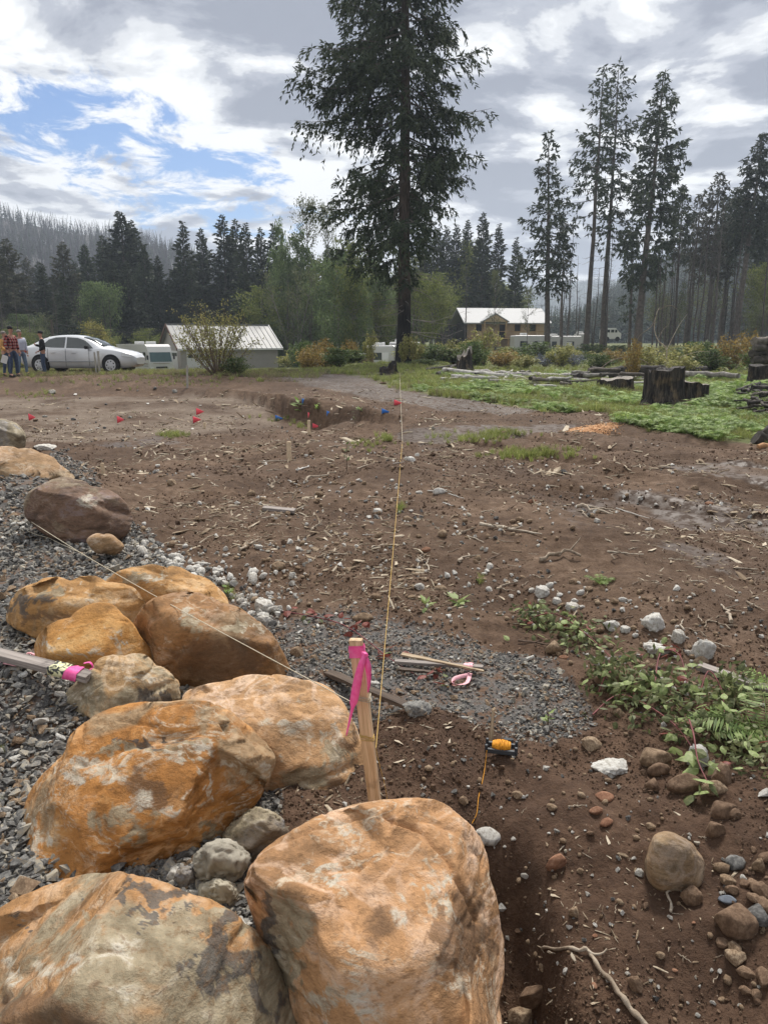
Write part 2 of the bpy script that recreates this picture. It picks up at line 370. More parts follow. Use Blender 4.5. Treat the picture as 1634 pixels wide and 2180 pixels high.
GRAVEL_POLY = [(-9000, 1012), (-600, 985), (60, 978), (130, 960), (190, 1010), (225, 1060), (285, 1120), (335, 1170), (430, 1235), (520, 1300), (600, 1335),
               (700, 1318), (800, 1310), (900, 1345), (1030, 1375), (1160, 1405), (1225, 1460), (1262, 1530), (1180, 1575), (1060, 1560), (930, 1520), (830, 1530),
               (740, 1580), (600, 1700), (560, 1900), (540, 2180), (500, 9000), (-9000, 9000)]
GRASS_POLY = [(440, 789), (600, 789), (700, 795), (770, 800), (850, 828), (905, 838), (1000, 850), (1140, 872), (1290, 878), (1330, 905), (1500, 932), (1640, 950), (2400, 1010), (4000, 1050), (9000, 1100),
              (9000, 700), (440, 700)]
LIGHT_POLY = [(-2000, 846), (120, 845), (330, 842), (500, 842), (560, 856), (590, 885), (600, 915), (540, 925), (420, 930), (200, 940), (60, 945), (-2000, 980)]
ROAD_POLY = [(560, 792), (770, 800), (860, 832), (1010, 852), (1150, 874), (1080, 884), (930, 872), (800, 850), (640, 818)]
WET_POLYS = [[(850, 915), (950, 912), (1100, 902), (1210, 898), (1215, 915), (1120, 935), (1000, 960), (900, 962), (860, 945)],
             [(1150, 1060), (1300, 1040), (1634, 1085), (2200, 1090), (2200, 1290), (1634, 1230), (1400, 1170), (1230, 1130)],
             [(1380, 960), (1634, 990), (2000, 1030), (2000, 1060), (1634, 1035), (1400, 990)], [(180, 925), (400, 935), (390, 960), (220, 955)]]
def soft_poly(x, y, z, poly, jit=0.02, seed=0, k=2):
    """membership in a ground region with a ragged edge, 0..1"""
    r = 0
    shp = np.shape(x); x, y, z = [np.atleast_1d(np.asarray(q, float)).ravel() for q in np.broadcast_arrays(x, y, z)]
    px, py, d = proj(x, np.maximum(y, 0.45), z); pa = np.array(poly, float)
    x0, y0 = pa.min(0); x1, y1 = pa.max(0); mg = 60 + 2 * jit * F_PX
    act = (px > x0 - mg) & (px < x1 + mg) & (py > y0 - mg * 1.2) & (py < y1 + mg * 1.2)
    out = np.zeros(len(x))
    if act.any(): out[act] = _soft(x[act], y[act], z[act], poly, jit, seed)
    return out.reshape(shp)
def _soft(x, y, z, poly, jit, seed):
    r = 0; dist = np.hypot(x, y)
    for i in range(3):
        j1 = fbm(x, y, scale=2.2, oct=4, seed=seed + 31 * i) * jit; j2 = fbm(x, y, scale=2.2, oct=4, seed=seed + 7 + 31 * i) * jit
        X = x + j1 * dist; Y = np.maximum(y + j2 * dist * 2.2, 0.45)
        qx, qy, _ = proj(X, Y, z)
        r = r + in_poly(qx, qy, poly)
    return r / 3.0
def masks(x, y, z):
    g = soft_poly(x, y, z, GRAVEL_POLY, .025, 1)
    g = np.where((y < 0.45) & (x < 0.1), 1.0, np.where(y < 0.45, 0.0, g))
    gr = soft_poly(x, y, z, GRASS_POLY, .02, 11)
    gr = np.where(y > 36, 1.0, gr); gr = np.where(y < 1, 0, gr)
    w = 0
    for i, p in enumerate(WET_POLYS):
        w = np.maximum(w, soft_poly(x, y, z, p, .03, 50 + i))
    w = np.where(y < 1, 0, w) * np.clip(.5 + 1.6 * fbm(x * .8, y * .8, scale=1.2, oct=4, seed=77) + .2, 0, 1)
    lt = soft_poly(x, y, z, LIGHT_POLY, .012, 91); rd = soft_poly(x, y, z, ROAD_POLY, .012, 101)
    rd = np.maximum(rd, np.where(y < 1, 0, 0))
    return g, gr, w, lt, rd
def H(x, y):
    x = np.asarray(x, float); y = np.asarray(y, float)
    h = H0(x, y); d = np.hypot(x, y)
    g, gr, w, lt, rd = masks(x, y, h)
    dirt = (1 - g) * (1 - gr)
    amp = dirt * (1 - .75 * w) * (1 - .5 * lt) * (1 - .6 * rd)
    near = np.exp(-d / 9)
    h = h + amp * (0.080 * fbm(x, y, scale=.8, oct=3, seed=21) + 0.060 * fbm(x, y, scale=2.6, oct=4, gain=.6, seed=22) * (.65 + .35 * near))
    cl = fbm(x, y, scale=11, oct=4, gain=.6, seed=23); h = h + amp * 0.019 * np.sign(cl) * np.abs(cl) ** .8 * (.55 + .45 * np.exp(-d / 5))
    h = h + g * (0.02 * fbm(x, y, scale=1.6, oct=3, seed=24) + 0.008 * fbm(x, y, scale=22, oct=2, seed=25))
    h = h + gr * 0.05 * fbm(x, y, scale=.7, oct=3, seed=26)
    h = h + lt * (1 - gr) * 0.035 * fbm(x, y * .7, scale=1.3, oct=3, seed=27)
    return h
def G(px, py, lo=0.9, hi=400):
    """ground point that a pixel looks at"""
    r = ray(px, py); t = np.geomspace(lo, hi, 500); q = CAM + r[None] * t[:, None]
    f = q[:, 2] - H(q[:, 0], q[:, 1]); k = int(np.argmax(f < 0)) if (f < 0).any() else len(t) - 1
    k = max(k, 1); t = np.linspace(t[k - 1], t[k], 6); q = CAM + r[None] * t[:, None]
    f = q[:, 2] - H(q[:, 0], q[:, 1]); k = max(int(np.argmax(f < 0)) if (f < 0).any() else len(t) - 1, 1)
    a = f[k - 1] / (f[k - 1] - f[k] + 1e-12); p = CAM + r * (t[k - 1] + (t[k] - t[k - 1]) * min(max(a, 0), 1)); p[2] = float(H(p[0], p[1])); return p
def GY(px, Y):
    """ground point at distance Y under the pixel column"""
    x = (px - W_PX / 2) / F_PX * (Y * FW[1] + 0.3); z = float(H(x, Y))
    x = (px - W_PX / 2) / F_PX * (Y * FW[1] + (z - CAM[2]) * FW[2])
    return np.array([x, Y, float(H(x, Y))])
def mpp(p):
    """metres per photograph pixel at a world point"""
    return float(np.dot(np.array(p) - CAM, FW)) / F_PX

az_in = np.linspace(-0.62, 0.62, 500); az_out = np.linspace(0.62, math.pi, 42)[1:]
azs = np.concatenate([-az_out[::-1], az_in, az_out[:-1]])
rs = np.concatenate([np.geomspace(0.05, 0.85, 12)[:-1], np.geomspace(0.85, 20, 400)[:-1], np.geomspace(20, 60, 60)[:-1], np.geomspace(60, 2400, 50)])
A_, RR = np.meshgrid(azs, rs); X_ = RR * np.sin(A_); Y_ = RR * np.cos(A_)
Z_ = H(X_.ravel(), Y_.ravel()).reshape(X_.shape)
_H_exact, _az_e, _lr = H, np.append(azs, math.pi), np.log(rs); _Ze = np.concatenate([Z_, Z_[:, :1]], 1)
def H(x, y):
    """height of the finished ground mesh"""
    x = np.asarray(x, float); y = np.asarray(y, float); a = np.arctan2(x, y); r = np.log(np.clip(np.hypot(x, y), rs[0], rs[-1] * .999))
    i = np.clip(np.searchsorted(_lr, r) - 1, 0, len(rs) - 2); j = np.clip(np.searchsorted(_az_e, a) - 1, 0, len(_az_e) - 2)
    fr = (np.exp(r) - rs[i]) / (rs[i + 1] - rs[i]); fa = (a - _az_e[j]) / (_az_e[j + 1] - _az_e[j])
    return (_Ze[i, j] * (1 - fa) + _Ze[i, j + 1] * fa) * (1 - fr) + (_Ze[i + 1, j] * (1 - fa) + _Ze[i + 1, j + 1] * fa) * fr
g_, gr_, w_, lt_, rd_ = masks(X_.ravel(), Y_.ravel(), H0(X_, Y_).ravel())
na, nr = len(azs), len(rs)
mb = MB()
i = np.arange(nr - 1)[:, None] * na; j = np.arange(na)[None]; j2 = (j + 1) % na
V = np.stack([X_.ravel(), Y_.ravel(), Z_.ravel()], 1)
mb.add(V, np.stack([i + j, i + j2, i + na + j2, i + na + j], -1).reshape(-1, 4)[:, ::-1], 0, True)

def ground_material():
    m, t, b = pbsdf('soil', 0.9, 0.25)
    geo = t.new('ShaderNodeNewGeometry'); v = geo.outputs['Position']
    def at(n): return t.new('ShaderNodeAttribute', attribute_name=n).outputs['Fac']
    g, gr, w, lt, rd = at('gravel'), at('grass'), at('wet'), at('light'), at('road')
    n1 = t.noise(v, 0.8, 6, 0.6); n2 = t.noise(v, 9, 8, 0.65); n3 = t.noise(v, 55, 6, 0.7)
    f = t.math('ADD', t.math('MULTIPLY', n1, .30), t.math('ADD', t.math('MULTIPLY', n2, .42), t.math('MULTIPLY', n3, .28)))
    soil = t.ramp(f, [(.36, (.032, .018, .010)), (.46, (.080, .047, .027)), (.55, (.130, .083, .053)), (.66, (.25, .175, .122))])
    red = t.ramp(f, [(.34, (.038, .021, .013)), (.50, (.098, .056, .034)), (.66, (.195, .122, .078))])
    sp = t.new('ShaderNodeSeparateXYZ', ins={0: v})
    nearm = t.step(t.math('ADD', sp.outputs[1], t.math('MULTIPLY', n1, 2.0)), 6.0, 3.2)
    soil = t.mix(nearm, soil, red); lg = t.step(t.noise(v, .55, 5, .6), .38, .60); soil = t.mix(t.math('MULTIPLY', lg, .62), soil, t.mix(.55, soil, (.035, .02, .014)))
    dry = t.ramp(f, [(.34, (.075, .052, .036)), (.52, (.155, .118, .088)), (.70, (.27, .215, .165))])
    soil = t.mix(t.math('MULTIPLY', lt, t.step(n1, .30, .62)), soil, dry)
    fleck = t.new('ShaderNodeTexVoronoi', ins={'Vector': v, 'Scale': 60.0})
    fl = t.math('MULTIPLY', t.step(fleck.outputs['Distance'], .16, .06), t.step(t.noise(v, 14, 2), .52, .62))
    soil = t.mix(t.math('MULTIPLY', fl, .6), soil, (.33, .27, .2))
    grav = t.mix(t.step(n2, .42, .60), t.ramp(f, [(.36, (.060, .056, .052)), (.5, (.13, .122, .115)), (.66, (.26, .25, .235))]), red)
    road = t.ramp(f, [(.36, (.075, .060, .052)), (.52, (.145, .128, .116)), (.68, (.24, .225, .21))])
    gras = t.ramp(t.noise(v, 1.4, 6, .65), [(.35, (.06, .065, .025)), (.55, (.11, .125, .04)), (.7, (.17, .15, .07))])
    c = t.mix(t.math('MULTIPLY', rd, t.step(n2, .35, .6)), soil, road); c = t.mix(g, c, grav); c = t.mix(gr, c, gras)
    wetf = t.step(w, .25, .75)
    c = t.mix(t.math('MULTIPLY', wetf, .75), c, t.mix(.75, c, (.042, .030, .024)))
    t.l.new(c, b.inputs['Base Color'])
    rg = t.new('ShaderNodeMapRange', ins={0: t.math('MULTIPLY', wetf, t.step(n2, .38, .56)), 3: 0.93, 4: 0.52}); t.l.new(rg.outputs[0], b.inputs['Roughness'])
    hgt = t.math('ADD', t.math('MULTIPLY', n2, .5), t.math('MULTIPLY', n3, .5))
    st = t.math('SUBTRACT', 0.9, t.math('MULTIPLY', wetf, .72))
    bp = t.new('ShaderNodeBump', ins={'Height': hgt, 'Strength': st, 'Distance': 0.030}); t.l.new(bp.outputs[0], b.inputs['Normal'])
    return m
gme = mb.mesh('ground', ground_material())
for nm, arr in (('gravel', g_), ('grass', gr_), ('wet', w_), ('light', lt_), ('road', rd_)):
    at_ = gme.attributes.new(nm, 'FLOAT', 'POINT'); at_.data.foreach_set('value', arr.astype(np.float32))
ground = new_obj('ground', gme); tag(ground, kind='structure')

# ------------------------------------------------------------------ hills
def hill(name, ridge, Yf, Yr, zf, mat, seed, back=1.35, amp=.05, nx=160, ny=46):
    """ridge: (pixel x, pixel y) of the crest at distance Yr; foot at distance Yf"""
    px = np.linspace(ridge[0][0], ridge[-1][0], nx); py = np.interp(px, [r[0] for r in ridge], [r[1] for r in ridge])
    crest = np.array([P(a, b_, Yr) for a, b_ in zip(px, py)])
    ux = crest[:, 0] / Yr
    t = np.concatenate([np.linspace(0, 1, ny), np.linspace(1, 2, 10)[1:]])
    X, Y, Z = [], [], []
    for tt in t:
        if tt <= 1: Y0 = Yf + (Yr - Yf) * tt; z = zf + (crest[:, 2] - zf) * (tt ** 1.15)
        else: Y0 = Yr + (Yr * (back - 1)) * (tt - 1); z = crest[:, 2] * (1 - (tt - 1) ** 1.6) + zf * (tt - 1) ** 1.6 - 3 * (tt - 1)
        x = ux * Y0; n = fbm(x / 60., np.full(nx, Y0 / 60.), scale=1, oct=4, seed=seed) * crest[:, 2] * amp * 4 * (min(tt, 1) * (1 - min(tt, 1)) + .0) * 2
        X.append(x); Y.append(np.full(nx, Y0)); Z.append(z + n)
    X, Y, Z = map(np.array, (X, Y, Z)); m_ = MB()
    i = np.arange(len(t) - 1)[:, None] * nx; j = np.arange(nx - 1)[None]
    m_.add(np.stack([X.ravel(), Y.ravel(), Z.ravel()], 1), np.stack([i + j, i + j + 1, i + nx + j + 1, i + nx + j], -1).reshape(-1, 4), 0, True)
    o = m_.obj(name, mat); tag(o, kind='structure'); return o, (X, Y, Z)
M_hill_burnt = simple('burnt_slope_soil', (.068, .064, .064), .95, .35, .04)
M_hill_green = simple('wooded_slope_soil', (.045, .06, .045), .95, .35, .03)
hl, HL = hill('hill_burnt', [(-1400, 330), (-600, 380), (-200, 425), (0, 462), (60, 478), (150, 497), (245, 506), (330, 524), (392, 542), (470, 575), (560, 625), (660, 690), (760, 728)], 200, 520, -1.0, M_hill_burnt, 3)
hf, HF_ = hill('hill_far', [(700, 724), (860, 700), (1000, 676), (1065, 642), (1110, 614), (1160, 603), (1230, 600), (1300, 598), (1420, 600), (1800, 560)], 900, 1700, 0.0, M_hill_green, 5, back=1.2)
hr, HR = hill('hill_wooded', [(1110, 732), (1200, 712), (1250, 675), (1290, 636), (1340, 604), (1400, 575), (1480, 538), (1560, 498), (1634, 455), (1800, 370), (2300, 300), (3000, 280)], 210, 560, 0.0, M_hill_green, 8)

print('PART_b', round(time.time() - _T0, 1))
# ------------------------------------------------------------------ scatter of uncountable stuff
def scatter(name, meshes, pts, rot, scl, label, idx=None, cat=None):
    pts = np.asarray(pts, np.float32); n = len(pts)
    idx = np.random.RandomState(n).randint(0, len(meshes), n) if idx is None else idx
    pc = bpy.data.collections.new(name + '_pieces')
    for k, me in enumerate(meshes): pc.objects.link(bpy.data.objects.new('%s_piece_%02d' % (name, k), me))
    me = bpy.data.meshes.new(name); me.vertices.add(n); me.vertices.foreach_set('co', pts.ravel())
    for nm, ty, arr in (('rot', 'FLOAT_VECTOR', rot), ('scl', 'FLOAT_VECTOR', scl), ('idx', 'INT', idx)):
        a = me.attributes.new(nm, ty, 'POINT'); arr = np.asarray(arr)
        if nm == 'scl' and arr.ndim == 1: arr = np.repeat(arr[:, None], 3, 1)
        if ty == 'INT': a.data.foreach_set('value', arr.astype(np.int32))
        else: a.data.foreach_set('vector', arr.astype(np.float32).ravel())
    o = new_obj(name, me); tag(o, label, None, None, 'stuff')
    ng = bpy.data.node_groups.new(name, 'GeometryNodeTree')
    ng.interface.new_socket('Geometry', in_out='INPUT', socket_type='NodeSocketGeometry')
    ng.interface.new_socket('Geometry', in_out='OUTPUT', socket_type='NodeSocketGeometry')
    N, L = ng.nodes, ng.links
    gi, go = N.new('NodeGroupInput'), N.new('NodeGroupOutput'); ip = N.new('GeometryNodeInstanceOnPoints')
    ci = N.new('GeometryNodeCollectionInfo'); ci.inputs['Collection'].default_value = pc
    ci.inputs['Separate Children'].default_value = True; ci.inputs['Reset Children'].default_value = True
    def na_(nm, ty):
        q = N.new('GeometryNodeInputNamedAttribute'); q.data_type = ty; q.inputs['Name'].default_value = nm
        return [s for s in q.outputs if s.enabled and s.name == 'Attribute'][0]
    L.new(gi.outputs[0], ip.inputs['Points']); L.new(ci.outputs[0], ip.inputs['Instance']); ip.inputs['Pick Instance'].default_value = True
    L.new(na_('idx', 'INT'), ip.inputs['Instance Index'])
    er = N.new('FunctionNodeEulerToRotation'); L.new(na_('rot', 'FLOAT_VECTOR'), er.inputs[0]); L.new(er.outputs[0], ip.inputs['Rotation'])
    L.new(na_('scl', 'FLOAT_VECTOR'), ip.inputs['Scale']); L.new(ip.outputs[0], go.inputs[0])
    md = o.modifiers.new('scatter', 'NODES'); md.node_group = ng
    return o

def chip_mesh(seed, mat, flat=.5, n=9):
    r = np.random.RandomState(seed); q = unit(r.normal(size=(n, 3))) * r.uniform(.75, 1, (n, 1)) * np.array([1, .75, flat]) * .5
    bm = bmesh.new(); [bm.verts.new(v) for v in q]
    h_ = bmesh.ops.convex_hull(bm, input=bm.verts)
    bmesh.ops.delete(bm, geom=[e for e in h_['geom_interior'] if isinstance(e, bmesh.types.BMVert)], context='VERTS')
    me = bpy.data.meshes.new('chip'); bm.to_mesh(me); bm.free(); me.materials.append(mat); return me
def cobble_mesh(seed, mat, sub=3, lump=.16, cuts=3, shape=(1, .8, .62), pit=0.0, sharp=.85, keep=.72):
    r = np.random.RandomState(seed)
    bm = bmesh.new(); bmesh.ops.create_icosphere(bm, subdivisions=sub, radius=.5)
    me = bpy.data.meshes.new('stone'); bm.to_mesh(me); bm.free()
    n = len(me.vertices); v = np.empty(n * 3, np.float32); me.vertices.foreach_get('co', v); v = v.reshape(-1, 3).astype(float)
    d = unit(v); v = v * (1 + lump * fbm(d[:, 0] * 1.3, d[:, 1] * 1.3, d[:, 2] * 1.3, scale=1, oct=3, seed=seed))[:, None]
    for _ in range(cuts):
        nn = unit(r.normal(size=3)); s = v @ nn - .5 * r.uniform(keep, keep + .18); v = v - np.where(s > 0, s * sharp, 0)[:, None] * nn
    if pit: v = v + d * (pit * fbm(d[:, 0], d[:, 1], d[:, 2], scale=4.5, oct=4, gain=.65, seed=seed + 9))[:, None]
    v *= np.array(shape)
    me.vertices.foreach_set('co', v.astype(np.float32).ravel()); me.polygons.foreach_set('use_smooth', np.ones(len(me.polygons), bool))
    me.update(); me.materials.append(mat); return me
def rockmat(name, stops, rough=.85, bump=.5, scale=6, rand=.25, dust=None):
    m, t, b = pbsdf(name, rough, .3); tcn = t.new('ShaderNodeTexCoord'); v = tcn.outputs['Object']; oi = t.new('ShaderNodeObjectInfo')
    vv = t.new('ShaderNodeVectorMath', operation='ADD'); t.l.new(v, vv.inputs[0]); t.l.new(oi.outputs['Location'], vv.inputs[1]); v = vv.outputs[0]
    n = t.noise(v, scale, 6, .62); f = t.math('ADD', n, t.math('MULTIPLY', t.math('SUBTRACT', oi.outputs['Random'], .5), rand))
    c = t.ramp(f, stops)
    if dust:
        g_n = t.new('ShaderNodeNewGeometry'); sp_ = t.new('ShaderNodeSeparateXYZ', ins={0: g_n.outputs['Position']})
        c = t.mix(t.math('MULTIPLY', t.step(t.noise(v, 14, 4), .45, .62), .6), c, dust)
    t.l.new(c, b.inputs['Base Color'])
    bp = t.new('ShaderNodeBump', ins={'Height': t.noise(v, scale * 6, 6, .7), 'Strength': bump, 'Distance': .01}); t.l.new(bp.outputs[0], b.inputs['Normal'])
    return m
M_grey = rockmat('grey_stone', [(.30, (.074, .071, .067)), (.46, (.15, .146, .138)), (.6, (.25, .24, .218)), (.74, (.36, .315, .24))], rand=.42)
M_tan = rockmat('tan_stone', [(.3, (.13, .085, .05)), (.5, (.25, .175, .11)), (.7, (.38, .29, .195))], rand=.2, dust=(.12, .072, .042))
M_brown = rockmat('brown_stone', [(.3, (.085, .05, .03)), (.5, (.16, .10, .062)), (.7, (.25, .17, .11))], rand=.2, dust=(.10, .06, .035))
M_redst = rockmat('reddish_stone', [(.3, (.15, .065, .035)), (.5, (.24, .12, .07)), (.7, (.33, .19, .12))], rand=.2)
M_white = rockmat('pale_pitted_stone', [(.3, (.34, .30, .25)), (.45, (.60, .57, .51)), (.65, (.78, .76, .71))], rand=.15, bump=.9, scale=9)
M_blue = rockmat('blue_grey_stone', [(.3, (.085, .10, .125)), (.6, (.17, .19, .22))], rand=.1)
M_clod = rockmat('soil_clod', [(.3, (.065, .038, .022)), (.5, (.115, .070, .043)), (.7, (.19, .125, .082))], rand=.35)
M_chipw = rockmat('pale_wood_chip', [(.3, (.17, .12, .075)), (.5, (.32, .25, .17)), (.7, (.48, .41, .31))], rand=.5, bump=.3)

RS = np.random.RandomState(11)
def polar_pts(n, r0, r1, a0=-.6, a1=.6, power=0.0):
    """random ground points, denser near the camera (even in the view)"""
    a = RS.uniform(a0, a1, n); r = r0 * (r1 / r0) ** RS.uniform(0, 1, n)
    x, y = r * np.sin(a), r * np.cos(a); return x, y, r
def on_ground(x, y, lift=0.0):
    return np.stack([x, y, H(x, y) + lift], 1)
def filt(x, y, r, prob):
    k = RS.uniform(0, 1, len(x)) < prob; return x[k], y[k], r[k]
def mk(x, y): return masks(x, y, H0(x, y))

# gravel: angular grey chips, near ones large in view
x, y, r = polar_pts(230000, .9, 14, -.62, .40)
g, gr, w, lt, rd = mk(x, y)
left = x < -.45 * y * .5
x, y, r = filt(x, y, r, np.where(left, g * .72, .10 + .9 * g * np.clip(.55 + .9 * fbm(x, y, scale=2.2, oct=4, seed=71), .1, 1)) * (g > .01)); n = len(x)
sz = np.where(x < -.45 * y * .5, 1.12, .66) * RS.lognormal(-3.42, .36, n) * np.clip(r / 4.0, 1, 1.7) ** .6
p = on_ground(x, y); p[:, 2] += sz * RS.uniform(-.05, .30, n)
gravel_protos = [chip_mesh(s, M_grey, f, 9) for s, f in zip(range(10), (.35, .5, .45, .6, .4, .5, .7, .35, .45, .55))]
tanp = [chip_mesh(s + 50, M_tan, .5, 9) for s in range(2)]; whp = [chip_mesh(60, M_white, .6, 10)]
idx = RS.randint(0, 10, n); q = RS.uniform(0, 1, n); idx[q < .11] = 10 + RS.randint(0, 2, (q < .11).sum()); idx[q < .025] = 12
scatter('gravel', gravel_protos + tanp + whp, p, np.stack([RS.normal(0, .45, n), RS.normal(0, .45, n), RS.uniform(0, 6.28, n)], 1),
        sz[:, None] * RS.uniform(.7, 1.25, (n, 3)), 'loose angular grey gravel around the orange boulders', idx)
print('gravel', n)
# clods of soil
x, y, r = polar_pts(210000, 1.0, 20)
g, gr, w, lt, rd = mk(x, y)
cl = np.clip(.42 + 2.2 * fbm(x, y, scale=1.4, oct=4, seed=61), .04, 1)
x, y, r = filt(x, y, r, (1 - g) * (1 - gr) * (1 - .8 * w) * cl * np.where(r > 4.5, .45, .8)); n = len(x)
sz = RS.lognormal(-4.85, .50, n) * np.clip(r / 2.4, .8, 5.0) ** .68
p = on_ground(x, y); p[:, 2] += sz * .15
clods = [chip_mesh(100 + s, M_clod, .62, 12) for s in range(6)]
scatter('soil_clods', clods, p, RS.uniform(0, 6.28, (n, 3)), sz, 'small crumbs and clods of brown soil')
# flecks of bark and wood
x, y, r = polar_pts(48000, 1.0, 24)
g, gr, w, lt, rd = mk(x, y)
cl = np.clip(.22 + 2.6 * fbm(x, y, scale=.8, oct=4, seed=64), .03, 1.2)
x, y, r = filt(x, y, r, (1 - .93 * g) * (1 - gr) * cl * np.where(r < 3, .35, .7)); n = len(x)
sz = RS.lognormal(-3.85, .48, n) * np.clip(r / 3.0, .7, 5) ** .85
def sliver(seed, mat):
    q_ = np.random.RandomState(seed); m_ = MB(); l = .5; b1 = q_.uniform(-.12, .12); b2 = q_.uniform(-.06, .06)
    m_.tube([[-l, 0, 0], [0, b1, b2], [l, 0, 0]], [.05, .085, .03], 4, 0, False); return m_.mesh('sliver', mat)
slv = [sliver(s, M_chipw) for s in range(4)] + [chip_mesh(80 + s, M_chipw, .22, 7) for s in range(2)]
p = on_ground(x, y); p[:, 2] += sz * .06
scatter('wood_flecks', slv, p, np.stack([RS.normal(0, .2, n), RS.normal(0, .25, n), RS.uniform(0, 6.28, n)], 1), np.stack([sz * 1.5, sz * .9, sz * .9], 1), 'slivers of bark and wood strewn over the dirt')
# small stones on the soil
x, y, r = polar_pts(15000, 1.0, 20)
g, gr, w, lt, rd = mk(x, y)
cl = np.clip(.12 + 2.4 * fbm(x, y, scale=1.1, oct=4, seed=66), .02, 1) + .8 * np.exp(-seg_d(x, y, [(-2.6, 6.4), (-1.3, 5.1), (-.4, 4.4), (.6, 4.6), (1.7, 4.3), (2.6, 3.6)]) / .35)
x, y, r = filt(x, y, r, (1 - gr) * (1 - .85 * g) * cl * np.where(r < 3.4, .38, .7)); n = len(x)
sz = RS.lognormal(-4.0, .42, n) * np.clip(r / 2.6, .8, 3.2) ** .72
sp_ = [chip_mesh(200 + s, M_white, .65, 12) for s in range(3)] + [cobble_mesh(210 + s, M_tan, 1, .3, 1) for s in range(3)] + [chip_mesh(220 + s, M_grey, .6, 10) for s in range(2)]
p = on_ground(x, y); p[:, 2] += sz * .18
scatter('small_stones', sp_, p, np.stack([RS.normal(0, .4, n), RS.normal(0, .4, n), RS.uniform(0, 6.28, n)], 1), sz, 'small pale and brown stones scattered over the dirt')
# pale rubble along the edge of the gravel
EDGE = [(-3.5, 7.2), (-2.55, 6.3), (-1.8, 5.5), (-1.1, 5.0), (-.75, 4.55)]
n = 620; t_ = RS.uniform(0, 4, n); k = t_.astype(int); f_ = (t_ - k)[:, None]; E = np.array(EDGE)
q = E[k] * (1 - f_) + E[k + 1] * f_ + RS.normal(0, .17, (n, 2)) * np.array([1, 1.1])
sz = RS.lognormal(-3.55, .55, n); p = on_ground(q[:, 0], q[:, 1]); p[:, 2] += sz * .2
scatter('pale_rubble', [cobble_mesh(230 + s, M_white, 2, .4, 7, (1, .8, .65), .08, .95, .55) for s in range(4)] + [chip_mesh(240, M_grey, .6, 10)], p, RS.uniform(0, 6.28, (n, 3)), sz, 'small whitish rubble along the edge of the gravel')

